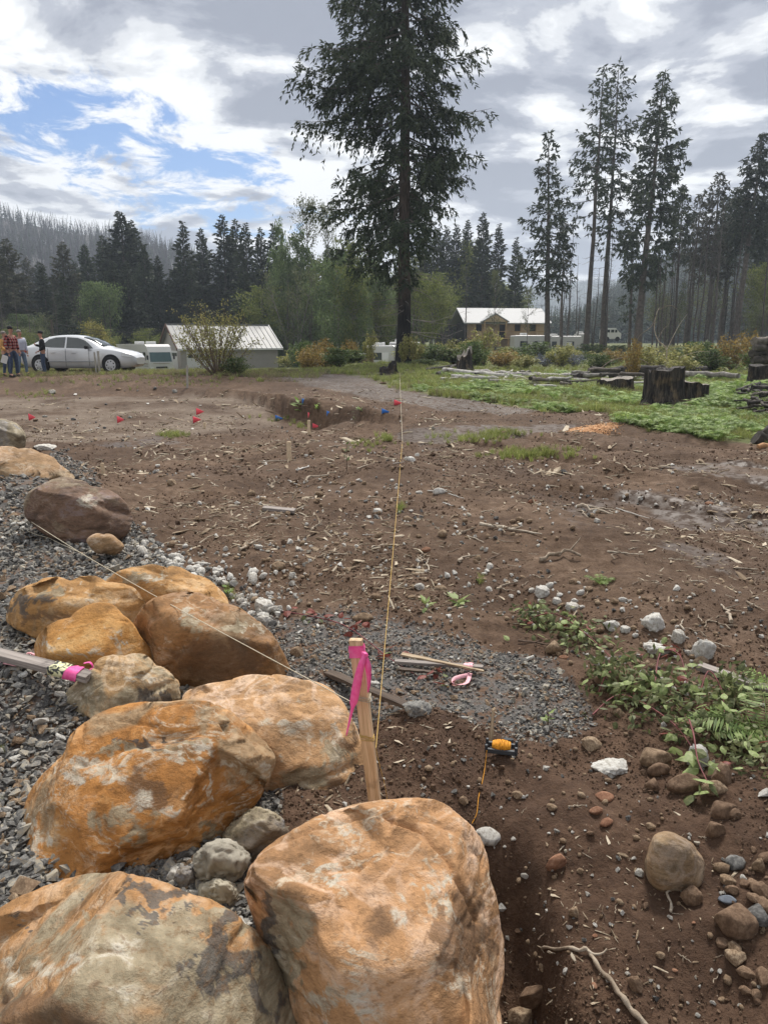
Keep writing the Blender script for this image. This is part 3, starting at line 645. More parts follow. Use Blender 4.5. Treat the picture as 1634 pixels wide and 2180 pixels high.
# ------------------------------------------------------------------ boulders
def bouldermat(name, tint, grey=.3, veins=1.0, seed=0.0, brown=.4, nscale=1.0):
    m, t, b = pbsdf(name, .82, .3)
    tcn = t.new('ShaderNodeTexCoord'); mpn = t.new('ShaderNodeMapping', ins={'Vector': tcn.outputs['Object']})
    mpn.inputs['Location'].default_value = (seed, seed * 1.7, -seed); v = mpn.outputs[0]
    st = t.new('ShaderNodeMapping', ins={'Vector': v}); st.inputs['Scale'].default_value = (1, 1, 2.1); st.inputs['Rotation'].default_value = (.35, .5 + seed * .1, seed)
    sv = st.outputs[0]
    a = tuple(tint)
    n1 = t.noise(sv, 2.6 * nscale, 7, .60, .6); n2 = t.noise(sv, 11 * nscale, 8, .68, .4); n3 = t.noise(v, 48, 5, .7)
    f = t.math('ADD', t.math('MULTIPLY', n1, .62), t.math('MULTIPLY', n2, .38))
    c = t.ramp(f, [(.36, tuple(k * .36 for k in a)), (.45, tuple(k * .70 for k in a)), (.53, a), (.59, (a[0] * 1.15, a[1] * 1.35, a[2] * 1.8)), (.67, (a[0] * 1.25, a[1] * 1.75, a[2] * 3.2))])
    # pale chalky veins and patches
    nv = t.noise(sv, 3.4 * nscale, 6, .6, 1.4); rdg = t.math('ABSOLUTE', t.math('SUBTRACT', nv, .5))
    vm = t.math('MULTIPLY', t.math('MULTIPLY', t.step(rdg, .040, .0), t.step(t.noise(v, 4.3, 4), .47, .62)), t.step(n3, .36, .56))
    nw = t.noise(sv, 5.5 * nscale, 8, .7, .9); wm = t.step(nw, .57, .66)
    nx_ = t.noise(sv, 19 * nscale, 5, .7, .5); wm = t.math('MAXIMUM', t.math('MULTIPLY', vm, .95), t.math('MULTIPLY', t.math('MULTIPLY', wm, t.step(nx_, .40, .58)), .9))
    c = t.mix(t.math('MULTIPLY', wm, veins * .85), c, (.54, .47, .36))
    nm_ = t.noise(sv, 1.9 * nscale, 7, .55, 2.6); rm = t.math('ABSOLUTE', t.math('SUBTRACT', nm_, .47)); mm_ = t.math('MULTIPLY', t.step(rm, .055, .0), t.step(t.noise(v, 2.6, 3), .38, .58))
    c = t.mix(t.math('MULTIPLY', mm_, .62 * min(1, veins)), c, (min(1, a[0] * 1.35 + .08), a[1] * 1.75 + .06, a[2] * 2.6 + .06))
    # grey-olive bare rock, brown stain
    ng = t.noise(v, 2.1 * nscale, 5, .6, .8); gm = t.step(ng, .60 - grey * .28, .68 - grey * .26)
    gcol = t.ramp(n2, [(.35, (.15, .12, .075)), (.55, (.30, .25, .165)), (.7, (.47, .41, .31))])
    c = t.mix(t.math('MULTIPLY', gm, min(1, grey * 2.2)), c, gcol)
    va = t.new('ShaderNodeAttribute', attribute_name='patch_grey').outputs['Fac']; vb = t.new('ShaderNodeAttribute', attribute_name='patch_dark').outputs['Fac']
    vc = t.new('ShaderNodeAttribute', attribute_name='patch_pale').outputs['Fac']; vd = t.new('ShaderNodeAttribute', attribute_name='patch_brown').outputs['Fac']
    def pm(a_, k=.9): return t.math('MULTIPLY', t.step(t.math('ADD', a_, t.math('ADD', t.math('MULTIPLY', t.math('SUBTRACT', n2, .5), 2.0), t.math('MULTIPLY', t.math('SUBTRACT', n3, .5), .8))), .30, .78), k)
    c = t.mix(pm(vd, .8), c, t.ramp(f, [(.38, (.075, .042, .022)), (.6, (.17, .095, .05))]))
    c = t.mix(pm(va), c, gcol); c = t.mix(t.math('MULTIPLY', pm(vc), t.step(nx_, .36, .56)), c, t.ramp(n2, [(.35, (.33, .28, .20)), (.6, (.52, .47, .38))]))
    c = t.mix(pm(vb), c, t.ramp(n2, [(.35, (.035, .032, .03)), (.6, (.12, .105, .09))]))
    sp2 = t.step(n3, .62, .72); c = t.mix(t.math('MULTIPLY', sp2, .22), c, (.06, .035, .02))
    c = t.mix(t.math('MULTIPLY', t.step(t.noise(sv, 30, 6, .75), .50, .36), .55), c, tuple(q * .38 for q in a)); nf = t.noise(v, 120, 4, .7); c = t.mix(t.math('MULTIPLY', t.step(nf, .5, .7), .10), c, tuple(min(1, k * 1.5) for k in a))
    t.l.new(c, b.inputs['Base Color'])
    hh = t.math('ADD', t.math('MULTIPLY', n2, .55), t.math('ADD', t.math('MULTIPLY', n3, .30), t.math('MULTIPLY', nf, .12)))
    bp = t.new('ShaderNodeBump', ins={'Height': hh, 'Strength': .9, 'Distance': .022}); t.l.new(bp.outputs[0], b.inputs['Normal'])
    return m

def boulder(name, label, outline, Yc, D, planes, mat, sub=5, rough=1.0, patches=(), group='boulders edging the gravel', back=1.0, cracks=(), k=.006, center=None, chips=44, chip_r=1.0):
    """a star-shaped stone: traced outline, depth D metres either side of Yc, front cut by planes (px, py, depth, normal)"""
    ol = np.array(outline, float); c0 = ol.mean(0) if center is None else np.array(center, float)
    rc = ray(*c0); tc_ = Yc / rc[1]
    an = np.arctan2(-(ol[:, 1] - c0[1]), ol[:, 0] - c0[0]); ra = np.hypot(*(ol - c0).T)
    o_ = np.argsort(an); an, ra = an[o_], ra[o_]
    def Rfun(th):
        # exact polygon radius along each direction
        A = np.concatenate([an - 2 * math.pi, an, an + 2 * math.pi]); B = np.tile(ra, 3)
        i = np.clip(np.searchsorted(A, th) - 1, 0, len(A) - 2); a1, a2, r1, r2 = A[i], A[i + 1], B[i], B[i + 1]
        f = np.clip((th - a1) / np.maximum(a2 - a1, 1e-6), 0, 1)
        return r1 * (1 - f) + r2 * f
    bm = bmesh.new(); bmesh.ops.create_icosphere(bm, subdivisions=sub, radius=1.0); me = bpy.data.meshes.new(name); bm.to_mesh(me); bm.free()
    n = len(me.vertices); v = np.empty(n * 3, np.float32); me.vertices.foreach_get('co', v); d = v.reshape(-1, 3).astype(float)
    X, Yv, Zd = d[:, 0], d[:, 1], d[:, 2]           # x right, y up, z away from the camera
    s = np.hypot(X, Yv); th = np.arctan2(Yv, X); R = sum(Rfun(th + e) for e in (-.05, -.02, 0, .02, .05)) / 5
    rr = R * np.where(s > 1e-6, s ** (.42 if planes else .55), 0)
    px = c0[0] + rr * np.cos(th); py = c0[1] - rr * np.sin(th)
    rays = FW[None] + ((px - W_PX / 2) / F_PX)[:, None] * RT[None] + ((H_PX / 2 - py) / F_PX)[:, None] * UP[None]
    front = Zd < .12
    if planes:
        ts = [np.full(n, tc_ - D * .98)]
        for (qx, qy, dd, nn) in planes:
            nn = unit(np.array(nn, float)); q = CAM + ray(qx, qy) * (tc_ + dd)
            den = rays @ nn; tp = ((q - CAM) @ nn) / np.where(np.abs(den) < 1e-3, -1e-3, den)
            ts.append(np.where(den < -1e-3, tp, -1e3))
        ts = np.array(ts); mxv = ts.max(0); Fr = mxv + k * np.log(np.exp((ts - mxv) / k).sum(0))
        Fr = np.minimum(Fr, tc_ + .45 * D); lip = .12 * D
        t = np.where(Zd < 0, Fr + lip * (1 - np.abs(Zd) ** .45), Fr + lip + np.abs(Zd) ** .8 * np.maximum(tc_ + D * back - Fr - lip, .1 * D))
    else:
        t = tc_ + D * np.sign(Zd) * np.abs(Zd) ** .8
    Wp = CAM + rays * t[:, None]
    ctr = Wp.mean(0); size = float(np.ptp(Wp[:, 0])); rr_ = np.random.RandomState(int(c0[0] * 7 + c0[1]) % 9999)
    dn = unit(Wp - ctr); ru = unit(rays); tot_ = np.zeros(n); capd = size * .070 * chip_r * np.ones(n)
    for ci_ in range(chips):        # broken facets of many sizes
        k0 = rr_.randint(n); rad = size * rr_.choice([.42, .32, .24, .16, .10, .06]) * chip_r; dist_ = np.linalg.norm(Wp - Wp[k0], axis=1); nb = dist_ < rad * .35
        if nb.sum() < 6: continue
        cov = np.cov((Wp[nb] - Wp[nb].mean(0)).T); nn = np.linalg.eigh(cov)[1][:, 0]; nn = nn * np.sign(nn @ dn[k0] + 1e-9)
        nn = unit(nn + rr_.normal(0, .30, 3)); dpl = Wp[k0] @ nn - rad * rr_.uniform(.0, .06); sgn = Wp @ nn - dpl
        den = ru @ nn
        m1 = (sgn > 0) & (dist_ < rad * 1.3) & (den < -.22); fall = np.clip((1.3 - dist_ / rad) / .3, 0, 1)
        add_ = np.where(m1, np.minimum(sgn * .93 * fall / np.maximum(-den, .22), rad * .34), 0); add_ = np.minimum(add_, capd - tot_); tot_ = tot_ + add_
        Wp = Wp + add_[:, None] * ru
    dn = unit(Wp - ctr)
    q = Wp + 13.7 * len(name) + Yc
    w1 = fbm(q[:, 0], q[:, 1], q[:, 2], scale=2.2 / size, oct=2, seed=5)
    disp = size * rough * (.018 * w1 + .011 * fbm(q[:, 0], q[:, 1], q[:, 2] * 1.8, scale=6 / size, oct=5, gain=.55, seed=8))
    rg = 1 - np.abs(fbm(q[:, 0] + .1 * w1, q[:, 1], q[:, 2] * 2.2, scale=3.2 / size, oct=3, seed=12)) * 2.2
    disp = disp - size * rough * .012 * np.clip(rg - .80, 0, 1) * 4.5
    disp = disp + size * rough * .004 * fbm(q[:, 0], q[:, 1], q[:, 2], scale=30 / size, oct=3, gain=.6, seed=15)
    for cr, wd_, dp in cracks:      # cracks traced across the face
        cd_ = seg_d(px + 5 * fbm(px, py, scale=.03, oct=3, seed=4), py + 5 * fbm(px, py, scale=.03, oct=3, seed=6), cr)
        disp = disp - dp * np.exp(-(cd_ / wd_) ** 2) * front
    Wp = Wp + dn * disp[:, None]
    zg = H(Wp[:, 0], Wp[:, 1])
    ctr = np.array([ctr[0], ctr[1], float(H(ctr[0], ctr[1]))])
    me.vertices.foreach_set('co', (Wp - ctr).astype(np.float32).ravel()); me.polygons.foreach_set('use_smooth', np.ones(len(me.polygons), bool)); me.update()
    me.flip_normals() if False else None
    me.materials.append(mat)
    acc = {'grey': np.zeros(n), 'dark': np.zeros(n), 'pale': np.zeros(n), 'brown': np.zeros(n)}
    zs = 1 / (.055 * F_PX * size / (tc_ * 1.0)); am = .11 * F_PX * size / tc_
    wx = px + am * fbm(px, py, scale=zs, oct=5, gain=.62, seed=41); wy = py + am * .8 * fbm(px, py, scale=zs, oct=5, gain=.62, seed=47)
    for kind, pxx, pyy, rx, ry in patches:
        acc[kind] = np.maximum(acc[kind], np.clip(1.15 - ((wx - pxx) / rx) ** 2 * .75 - ((wy - pyy) / ry) ** 2 * .75, 0, 1) * front)
    for nm, arr in acc.items():
        a = me.attributes.new('patch_' + nm, 'FLOAT', 'POINT'); a.data.foreach_set('value', arr.astype(np.float32))
    o = new_obj(name, me, loc=ctr); tag(o, label, 'boulder', group); return o

OR = (.42, .195, .055)
mB1 = bouldermat('rust_and_olive_rock', (.38, .20, .08), .44, .6, 1.3)
mB2 = bouldermat('orange_veined_rock', (.46, .25, .115), .12, 1.0, 4.1)
mB3 = bouldermat('rust_orange_rock', (.40, .175, .045), .30, .9, 7.7)
mB4 = bouldermat('buff_orange_rock', (.48, .28, .135), .22, 1.0, 2.9)
mB5 = bouldermat('lumpy_tan_rock', (.42, .26, .12), .45, .8, 9.2)
mB6 = bouldermat('bright_orange_rock', (.46, .225, .062), .02, .45, 5.5)
mB7 = bouldermat('ochre_rock', (.42, .225, .08), .22, .6, 3.3)
mB9 = bouldermat('brown_ochre_rock', (.30, .155, .062), .18, .7, 6.4)
mB10 = bouldermat('dull_brown_rock', (.175, .105, .068), .25, .25, 8.8)
mB11 = bouldermat('tan_rock', (.38, .235, .12), .2, .6, 2.2)
mB12 = bouldermat('grey_round_rock', (.27, .235, .19), .55, .1, 1.9)

boulder('boulder', 'grey-olive and rust boulder with dark stains, closest of the row of boulders',
    [(-110, 2010), (-20, 1945), (65, 1892), (150, 1858), (240, 1848), (305, 1866), (400, 1912), (500, 1958), (556, 2008), (598, 2080), (635, 2180), (640, 2300), (560, 2420), (300, 2480), (0, 2480), (-160, 2380), (-190, 2180)],
    1.46, .46, [(250, 2000, -.17, (.05, -.22, 1)), (230, 1905, -.02, (-.62, .0, .8)), (300, 2230, -.33, (0, -1, .45)), (520, 2090, -.14, (.75, -.35, .6))], mB1, 7,
    patches=[('dark', 265, 1912, 50, 14), ('dark', 350, 1895, 60, 25), ('dark', 205, 2075, 26, 12), ('dark', 500, 2030, 45, 45), ('dark', 545, 2130, 40, 60), ('dark', 480, 2100, 60, 26),
             ('grey', 250, 2000, 150, 55), ('grey', 420, 1975, 130, 35), ('pale', 90, 2050, 80, 28), ('pale', 285, 2010, 60, 22), ('pale', 180, 2090, 120, 10), ('brown', 100, 2160, 170, 45), ('grey', 560, 2060, 40, 60), ('dark', 300, 1960, 36, 10), ('dark', 430, 2060, 20, 14), ('dark', 290, 2120, 24, 12), ('dark', 60, 1955, 24, 6), ('dark', 400, 1950, 30, 8)],
    cracks=[([(0, 2130), (150, 2085), (240, 2095), (330, 2160)], 9, .016)])
boulder('boulder', 'big rounded orange boulder with white veins, in front of the upright pink-ribboned stake',
    [(520, 1885), (532, 1845), (590, 1782), (650, 1748), (760, 1708), (830, 1699), (900, 1699), (952, 1712), (1000, 1752), (1030, 1800), (1042, 1870), (1062, 1960), (1070, 2050), (1058, 2130), (1066, 2260), (1000, 2420), (800, 2470), (660, 2420), (630, 2260), (596, 2080), (545, 1955)],
    1.62, .46, [(800, 1800, -.05, (.05, -.28, 1)), (900, 1960, -.26, (.28, -1, .62)), (620, 2000, -.20, (-.85, -.85, .25)), (1010, 1950, -.10, (1, -.35, .45)), (740, 2060, -.31, (-.12, -1, .36))], mB2, 7,
    patches=[('grey', 600, 1990, 60, 100), ('dark', 560, 1960, 26, 60), ('grey', 620, 2060, 30, 60), ('pale', 720, 2130, 80, 30), ('pale', 855, 1960, 14, 60), ('pale', 905, 1840, 36, 14), ('pale', 940, 1890, 14, 60), ('pale', 700, 1850, 60, 10), ('pale', 740, 1765, 60, 8), ('brown', 790, 1970, 45, 28), ('brown', 980, 1990, 60, 90)],
    cracks=[([(820, 1732), (900, 1765), (950, 1815), (985, 1885), (1020, 1960)], 5, .016), ([(560, 1800), (640, 1765), (740, 1738), (800, 1728)], 7, .012), ([(690, 1852), (760, 1845), (800, 1822)], 5, .010), ([(545, 1890), (620, 1945), (668, 1955), (672, 2070)], 6, .010)], back=.9)
boulder('boulder', 'large tilted slab of rust orange rock with a broken front edge, beside the gravel',
    [(42, 1760), (60, 1690), (110, 1630), (140, 1600), (145, 1572), (180, 1540), (250, 1507), (350, 1503), (455, 1503), (500, 1525), (555, 1570), (592, 1608), (576, 1655), (548, 1705), (500, 1745), (475, 1778), (425, 1815), (370, 1838), (328, 1872), (240, 1880), (140, 1920), (52, 1930), (40, 1850)],
    2.26, .40, [(320, 1620, -.04, (0, -.55, 1)), (250, 1760, -.16, (-.12, -1, .85)), (120, 1700, -.05, (-.8, -.5, .7)), (500, 1700, -.06, (.55, -.9, .2)), (300, 1850, -.21, (.1, -1, -.1))], mB3, 7,
    patches=[('dark', 335, 1582, 90, 9), ('grey', 300, 1595, 130, 12), ('pale', 380, 1610, 90, 12), ('pale', 200, 1640, 70, 25), ('brown', 300, 1690, 70, 40), ('grey', 270, 1750, 70, 30), ('pale', 60, 1790, 18, 60), ('pale', 340, 1715, 90, 10), ('pale', 440, 1660, 16, 50), ('pale', 520, 1640, 50, 10), ('grey', 450, 1770, 30, 18)],
    cracks=[([(180, 1630), (260, 1595), (360, 1572), (430, 1562)], 8, .020), ([(255, 1540), (310, 1548), (340, 1545)], 4, .01), ([(470, 1545), (490, 1570), (480, 1590)], 4, .012)])
boulder('boulder', 'broad buff orange boulder with a chalky crust, behind the upright wooden stake',
    [(385, 1480), (420, 1462), (480, 1452), (570, 1442), (640, 1450), (690, 1462), (725, 1488), (745, 1520), (762, 1570), (790, 1610), (803, 1640), (790, 1680), (782, 1702), (720, 1725), (640, 1752), (600, 1790), (500, 1760), (440, 1640), (400, 1540)],
    2.66, .36, [(580, 1500, -.04, (0, -.45, 1)), (640, 1600, -.14, (.1, -1, .75)), (700, 1680, -.22, (.1, -1, -.35)), (760, 1600, -.10, (.9, -.7, .3))], mB4, 6,
    patches=[('pale', 560, 1528, 60, 9), ('pale', 680, 1572, 70, 16), ('pale', 620, 1545, 40, 14), ('grey', 640, 1660, 60, 30), ('brown', 700, 1690, 90, 26), ('grey', 720, 1600, 50, 18), ('brown', 740, 1580, 26, 16)],
    cracks=[([(600, 1600), (640, 1670), (700, 1655), (760, 1628)], 6, .018), ([(400, 1500), (500, 1478), (650, 1470)], 6, .010)])
boulder('boulder', 'small lumpy tan rock with hollows painted dark, between tilted slab and bright orange wedge',
    [(112, 1500), (150, 1462), (192, 1432), (215, 1402), (265, 1394), (315, 1392), (335, 1415), (365, 1428), (386, 1450), (388, 1490), (384, 1520), (330, 1560), (200, 1570), (130, 1545)],
    2.98, .26, [(270, 1420, -.03, (0, -.3, 1)), (220, 1480, -.10, (-.3, -1, .7)), (340, 1480, -.10, (.4, -1, .25))], mB5, 6, rough=1.9,
    patches=[('dark', 312, 1482, 14, 22), ('dark', 352, 1490, 14, 18), ('pale', 300, 1440, 40, 10), ('pale', 180, 1480, 50, 6)])  # dark patches put the shade of hollows into the colour
boulder('boulder', 'smooth wedge-shaped bright orange rock lying on the gravel behind the old grey board',
    [(74, 1372), (84, 1350), (150, 1316), (222, 1284), (238, 1286), (262, 1310), (300, 1355), (332, 1398), (330, 1440), (240, 1460), (150, 1430), (76, 1400)],
    3.42, .30, [(190, 1345, -.14, (-.12, -.62, 1)), (272, 1365, -.12, (1, -.55, .40)), (180, 1396, -.225, (-.1, -1, -.05)), (90, 1375, -.08, (-1, -.6, .3))], mB6, 6, rough=.45, k=.003, chips=10,
    patches=[('pale', 105, 1368, 6, 26), ('pale', 250, 1370, 10, 30), ('pale', 180, 1392, 90, 4)])
boulder('boulder', 'long ochre boulder with a grey broken scar, half sunk in the gravel',
    [(14, 1325), (20, 1290), (36, 1262), (70, 1241), (150, 1236), (230, 1236), (285, 1252), (304, 1278), (309, 1300), (290, 1325), (282, 1345), (180, 1350), (60, 1345)],
    4.02, .30, [(150, 1260, -.06, (0, -.35, 1)), (150, 1310, -.14, (-.1, -1, .5)), (40, 1300, -.06, (-.9, -.6, .4)), (270, 1300, -.16, (.5, -1, .35))], mB7, 6,
    patches=[('grey', 100, 1265, 40, 15), ('dark', 45, 1290, 24, 20), ('dark', 80, 1280, 30, 8), ('pale', 185, 1262, 12, 14), ('brown', 90, 1312, 60, 14)], cracks=[([(45, 1262), (90, 1252), (135, 1258), (130, 1275), (80, 1300)], 4, .02)])
boulder('boulder', 'low orange boulder with a grey crust, tucked behind the brown ochre boulder',
    [(225, 1240), (262, 1214), (300, 1206), (350, 1207), (410, 1222), (460, 1245), (488, 1282), (480, 1330), (400, 1370), (300, 1360), (240, 1300)],
    4.28, .28, [(340, 1225, -.05, (.1, -.35, 1)), (330, 1290, -.14, (-.2, -1, .5))], mB7, 6,
    patches=[('grey', 290, 1228, 50, 14), ('pale', 320, 1235, 40, 8)])
boulder('boulder', 'large brown ochre boulder with a flat face and grey stripe, under the string',
    [(284, 1335), (300, 1302), (325, 1276), (362, 1264), (412, 1260), (470, 1284), (530, 1310), (562, 1335), (592, 1370), (612, 1410), (628, 1452), (610, 1500), (480, 1530), (380, 1500), (330, 1410)],
    3.46, .36, [(440, 1300, -.03, (.3, -.30, 1)), (470, 1390, -.13, (.12, -1, -.02)), (320, 1360, -.09, (-.85, -.75, .25)), (600, 1420, -.03, (1, -.35, .2))], mB9, 6, k=.008, rough=.8,
    patches=[('grey', 410, 1325, 16, 30), ('pale', 400, 1305, 20, 14), ('grey', 500, 1330, 26, 14), ('brown', 470, 1400, 110, 50), ('pale', 540, 1335, 50, 6)],
    cracks=[([(395, 1350), (372, 1400), (350, 1425)], 7, .02)])
boulder('boulder', 'dull brown block-shaped boulder with a rough pitted top, next to the oval tan stone',
    [(54, 1100), (54, 1068), (62, 1048), (95, 1030), (160, 1020), (200, 1036), (240, 1048), (275, 1075), (286, 1105), (272, 1135), (250, 1152), (200, 1165), (130, 1150), (80, 1130)],
    6.15, .42, [(150, 1040, -.08, (.1, -.22, 1)), (120, 1100, -.20, (-.3, -1, .25)), (240, 1100, -.18, (.55, -1, .4)), (180, 1150, -.20, (0, -1, -.6))], mB10, 6, rough=1.2,
    patches=[('brown', 120, 1045, 20, 8), ('pale', 190, 1070, 30, 20)])
boulder('boulder', 'tan orange slab with a pitted sloping top, between grey round boulder and brown block',
    [(-80, 975), (-20, 960), (40, 955), (85, 962), (130, 990), (166, 1020), (120, 1034), (50, 1042), (-20, 1052), (-90, 1030)],
    8.1, .5, [(50, 985, -.15, (.15, -.5, 1)), (40, 1025, -.3, (0, -1, .1))], mB11, 6, rough=1.2)
boulder('boulder', 'smooth rounded grey boulder at the head of the row, by the gravel heap',
    [(-50, 925), (-38, 903), (-10, 893), (20, 896), (42, 906), (56, 928), (55, 950), (40, 965), (0, 972), (-45, 960)],
    11.0, .32, [], mB12, 5, rough=.7)
boulder('boulder', 'smooth oval tan stone leaning against the dull brown boulder',
    [(183, 1150), (195, 1139), (220, 1138), (250, 1148), (266, 1163), (258, 1175), (225, 1178), (195, 1168)], 5.55, .12, [], mB11, 4, rough=.4, group='cobbles beside the boulders')
M_gap = bouldermat('grey_brown_lump', (.20, .155, .105), .5, .3, 3.9)
boulder('stone', 'rough grey-brown rock wedged between the tilted slab and the big rounded boulder', [(470, 1790), (500, 1745), (540, 1722), (580, 1735), (612, 1765), (600, 1800), (560, 1830), (480, 1830)], 2.22, .16, [], M_gap, 5, rough=5, chips=60, chip_r=2.0, group='rocks wedged between boulders')
boulder('stone', 'pale knobbly rock standing in the gap between three boulders', [(420, 1830), (440, 1800), (480, 1790), (515, 1800), (525, 1830), (515, 1870), (460, 1890), (420, 1870)], 2.06, .12, [], rockmat('pale_grey_lump', [(.3, (.17, .15, .115)), (.6, (.36, .33, .27))], rand=.1), 5, rough=7, chips=70, chip_r=2.2, group='rocks wedged between boulders')
boulder('stone', 'small pale crumbly rock in the gap below the knobbly rock', [(425, 1890), (445, 1875), (475, 1872), (502, 1890), (504, 1915), (485, 1935), (440, 1925)], 1.95, .08, [], rockmat('pale_crumbly', [(.3, (.20, .17, .12)), (.6, (.38, .34, .26))], rand=.1), 5, rough=7, chips=60, chip_r=2.2, group='rocks wedged between boulders')
boulder('stone', 'small brown rock deep in the gap under the tilted slab', [(340, 1880), (370, 1850), (410, 1845), (422, 1870), (410, 1900), (360, 1910)], 2.06, .10, [], M_gap, 5, rough=5, chips=50, chip_r=2.2, group='rocks wedged between boulders')

print('PART_c', round(time.time() - _T0, 1))
# ------------------------------------------------------------------ stakes, strings, boards
def lath_mat(name, c1, c2, k=60, rough=.7):
    m, t, b = pbsdf(name, rough, .3); tcn = t.new('ShaderNodeTexCoord')
    mpn = t.new('ShaderNodeMapping', ins={'Vector': tcn.outputs['Object']}); mpn.inputs['Scale'].default_value = (1, 1, .03)
    n = t.noise(mpn.outputs[0], k * 4, 3, .6); w = t.noise(mpn.outputs[0], k, 2, .5)
    f = t.math('ADD', t.math('MULTIPLY', n, .5), t.math('MULTIPLY', w, .5))
    c = t.ramp(f, [(.38, c1), (.60, c2)]); st = t.step(t.noise(tcn.outputs['Object'], 9, 4), .55, .7)
    c = t.mix(t.math('MULTIPLY', st, .6), c, tuple(q * .5 for q in c1)); t.l.new(c, b.inputs['Base Color'])
    bp = t.new('ShaderNodeBump', ins={'Height': f, 'Strength': .5, 'Distance': .003}); t.l.new(bp.outputs[0], b.inputs['Normal']); return m
M_pine = lath_mat('new_pine', (.46, .30, .165), (.74, .55, .36), 75)
M_oldw = lath_mat('weathered_wood', (.12, .10, .09), (.32, .28, .25), 55)
M_darkw = lath_mat('rotten_wood', (.045, .03, .022), (.11, .078, .055), 60)
M_barkw = lath_mat('split_wood', (.19, .125, .07), (.50, .40, .27), 60)
M_peg = simple('peg_wood', (.60, .47, .32), .8, .25, 30)
M_pink = leafy('pink_ribbon', [(.2, (.82, .07, .30)), (.5, (.92, .12, .38)), (.8, (.95, .24, .48))], .12, .4, .02, 60)
M_palepink = simple('faded_pink_ribbon', (.80, .42, .46), .45, .1, 20)
M_string = simple('yellow_string', (.50, .33, .10), .8, .2, 80); M_string2 = simple('pale_string', (.50, .44, .33), .8, .2, 80)
M_orange = simple('orange_string', (.62, .27, .02), .7, .25, 90)
M_blackp = simple('dark_grey_plastic', (.035, .042, .05), .45, .2, 20, spec=.5)
M_red = simple('flag_pink', (.90, .10, .13), .5, .05, 10); M_flagblue = simple('flag_blue', (.03, .17, .55), .5, .05, 10); M_wire = simple('flag_wire', (.3, .3, .3), .5, .1, 10)

def oriented(name, a, b, w, th, mat, face=(0, -1, 0), top=1.0, parent=None, bevel=.002, nseg=8, chip=0.0, seed=0):
    """a lath from a (bottom) to b (top): origin at a, local z along it"""
    a = np.array(a, float); b = np.array(b, float); L = np.linalg.norm(b - a); z = (b - a) / L
    yv = unit(np.array(face, float) - z * np.dot(face, z)); xv = np.cross(yv, z); M = Matrix(np.array([xv, yv, z]).T.tolist()).to_4x4(); M.translation = Vector(a.tolist())
    m_ = MB(); r = np.random.RandomState(seed)
    zs = np.linspace(0, L, nseg + 1); V = []
    for i, q in enumerate(zs):
        k = 1 + (top - 1) * q / L; j = r.normal(0, chip, 4) if chip else np.zeros(4)
        V += [[-w / 2 * k + j[0], -th / 2, q], [w / 2 * k + j[1], -th / 2, q], [w / 2 * k + j[2], th / 2, q], [-w / 2 * k + j[3], th / 2, q]]
    if chip: 
        for q in range(4): V[q][2] -= abs(r.normal(0, chip * 4)); V[-1 - q][2] += abs(r.normal(0, chip * 5))
    Fq = [[4 * i + p, 4 * i + (p + 1) % 4, 4 * i + 4 + (p + 1) % 4, 4 * i + 4 + p] for i in range(nseg) for p in range(4)] + [[3, 2, 1, 0], [4 * nseg, 4 * nseg + 1, 4 * nseg + 2, 4 * nseg + 3]]
    m_.add(V, Fq); o = m_.obj(name, mat, parent, bevel); o.matrix_world = M
    return o, M, L
def local(M, p): return M.inverted() @ Vector([float(v) for v in p])
YS = 2.16
top_s = P(757, 1361, YS); bot = P(797, 1702, YS + .05); dirn = (top_s - bot) / np.linalg.norm(top_s - bot); bot_s = bot - dirn * .32
stk, MS, LS = oriented('wooden_stake', bot_s, top_s, .0405, .020, M_pine, (-.22, -1, 0), 1.0, None, .0015)
tag(stk, 'upright new pine stake with bright pink ribbon tied near its top, between the boulders', 'stake')
def strip(name, pts, wid, mat, parent, side=None, thick=.0006, twist=None):
    """ribbon along pts with width wid (array) facing the camera by default"""
    pts = np.asarray(pts, float); n = len(pts); t = unit(np.gradient(pts, axis=0)); wid = np.broadcast_to(wid, n)[:, None]
    s = unit(np.cross(t, np.array([0, 1.0, .15]))) if side is None else unit(np.asarray(side, float) + np.zeros_like(pts))
    if twist is not None:
        nn = np.cross(t, s); c, si = np.cos(twist)[:, None], np.sin(twist)[:, None]; s = s * c + nn * si
    m_ = MB(); u = np.cross(t, s)
    V = np.stack([pts - s * wid / 2, pts + u * wid * .10, pts + s * wid / 2], 1).reshape(-1, 3)
    i = np.arange(n - 1)[:, None] * 3; j = np.arange(2)[None]
    m_.add(V, np.stack([i + j, i + j + 1, i + 3 + j + 1, i + 3 + j], -1).reshape(-1, 4), 0, True)
    o = m_.obj(name, mat, parent); sm = o.modifiers.new('thick', 'SOLIDIFY'); sm.thickness = thick; return o
def on_stake(px, py, off=-.012):
    """point on the front face of the stake"""
    p = P(px, py, YS + off - .01); return np.array(local(MS, p))
def lpt(px, py, Y): return np.array(local(MS, P(px, py, Y)))
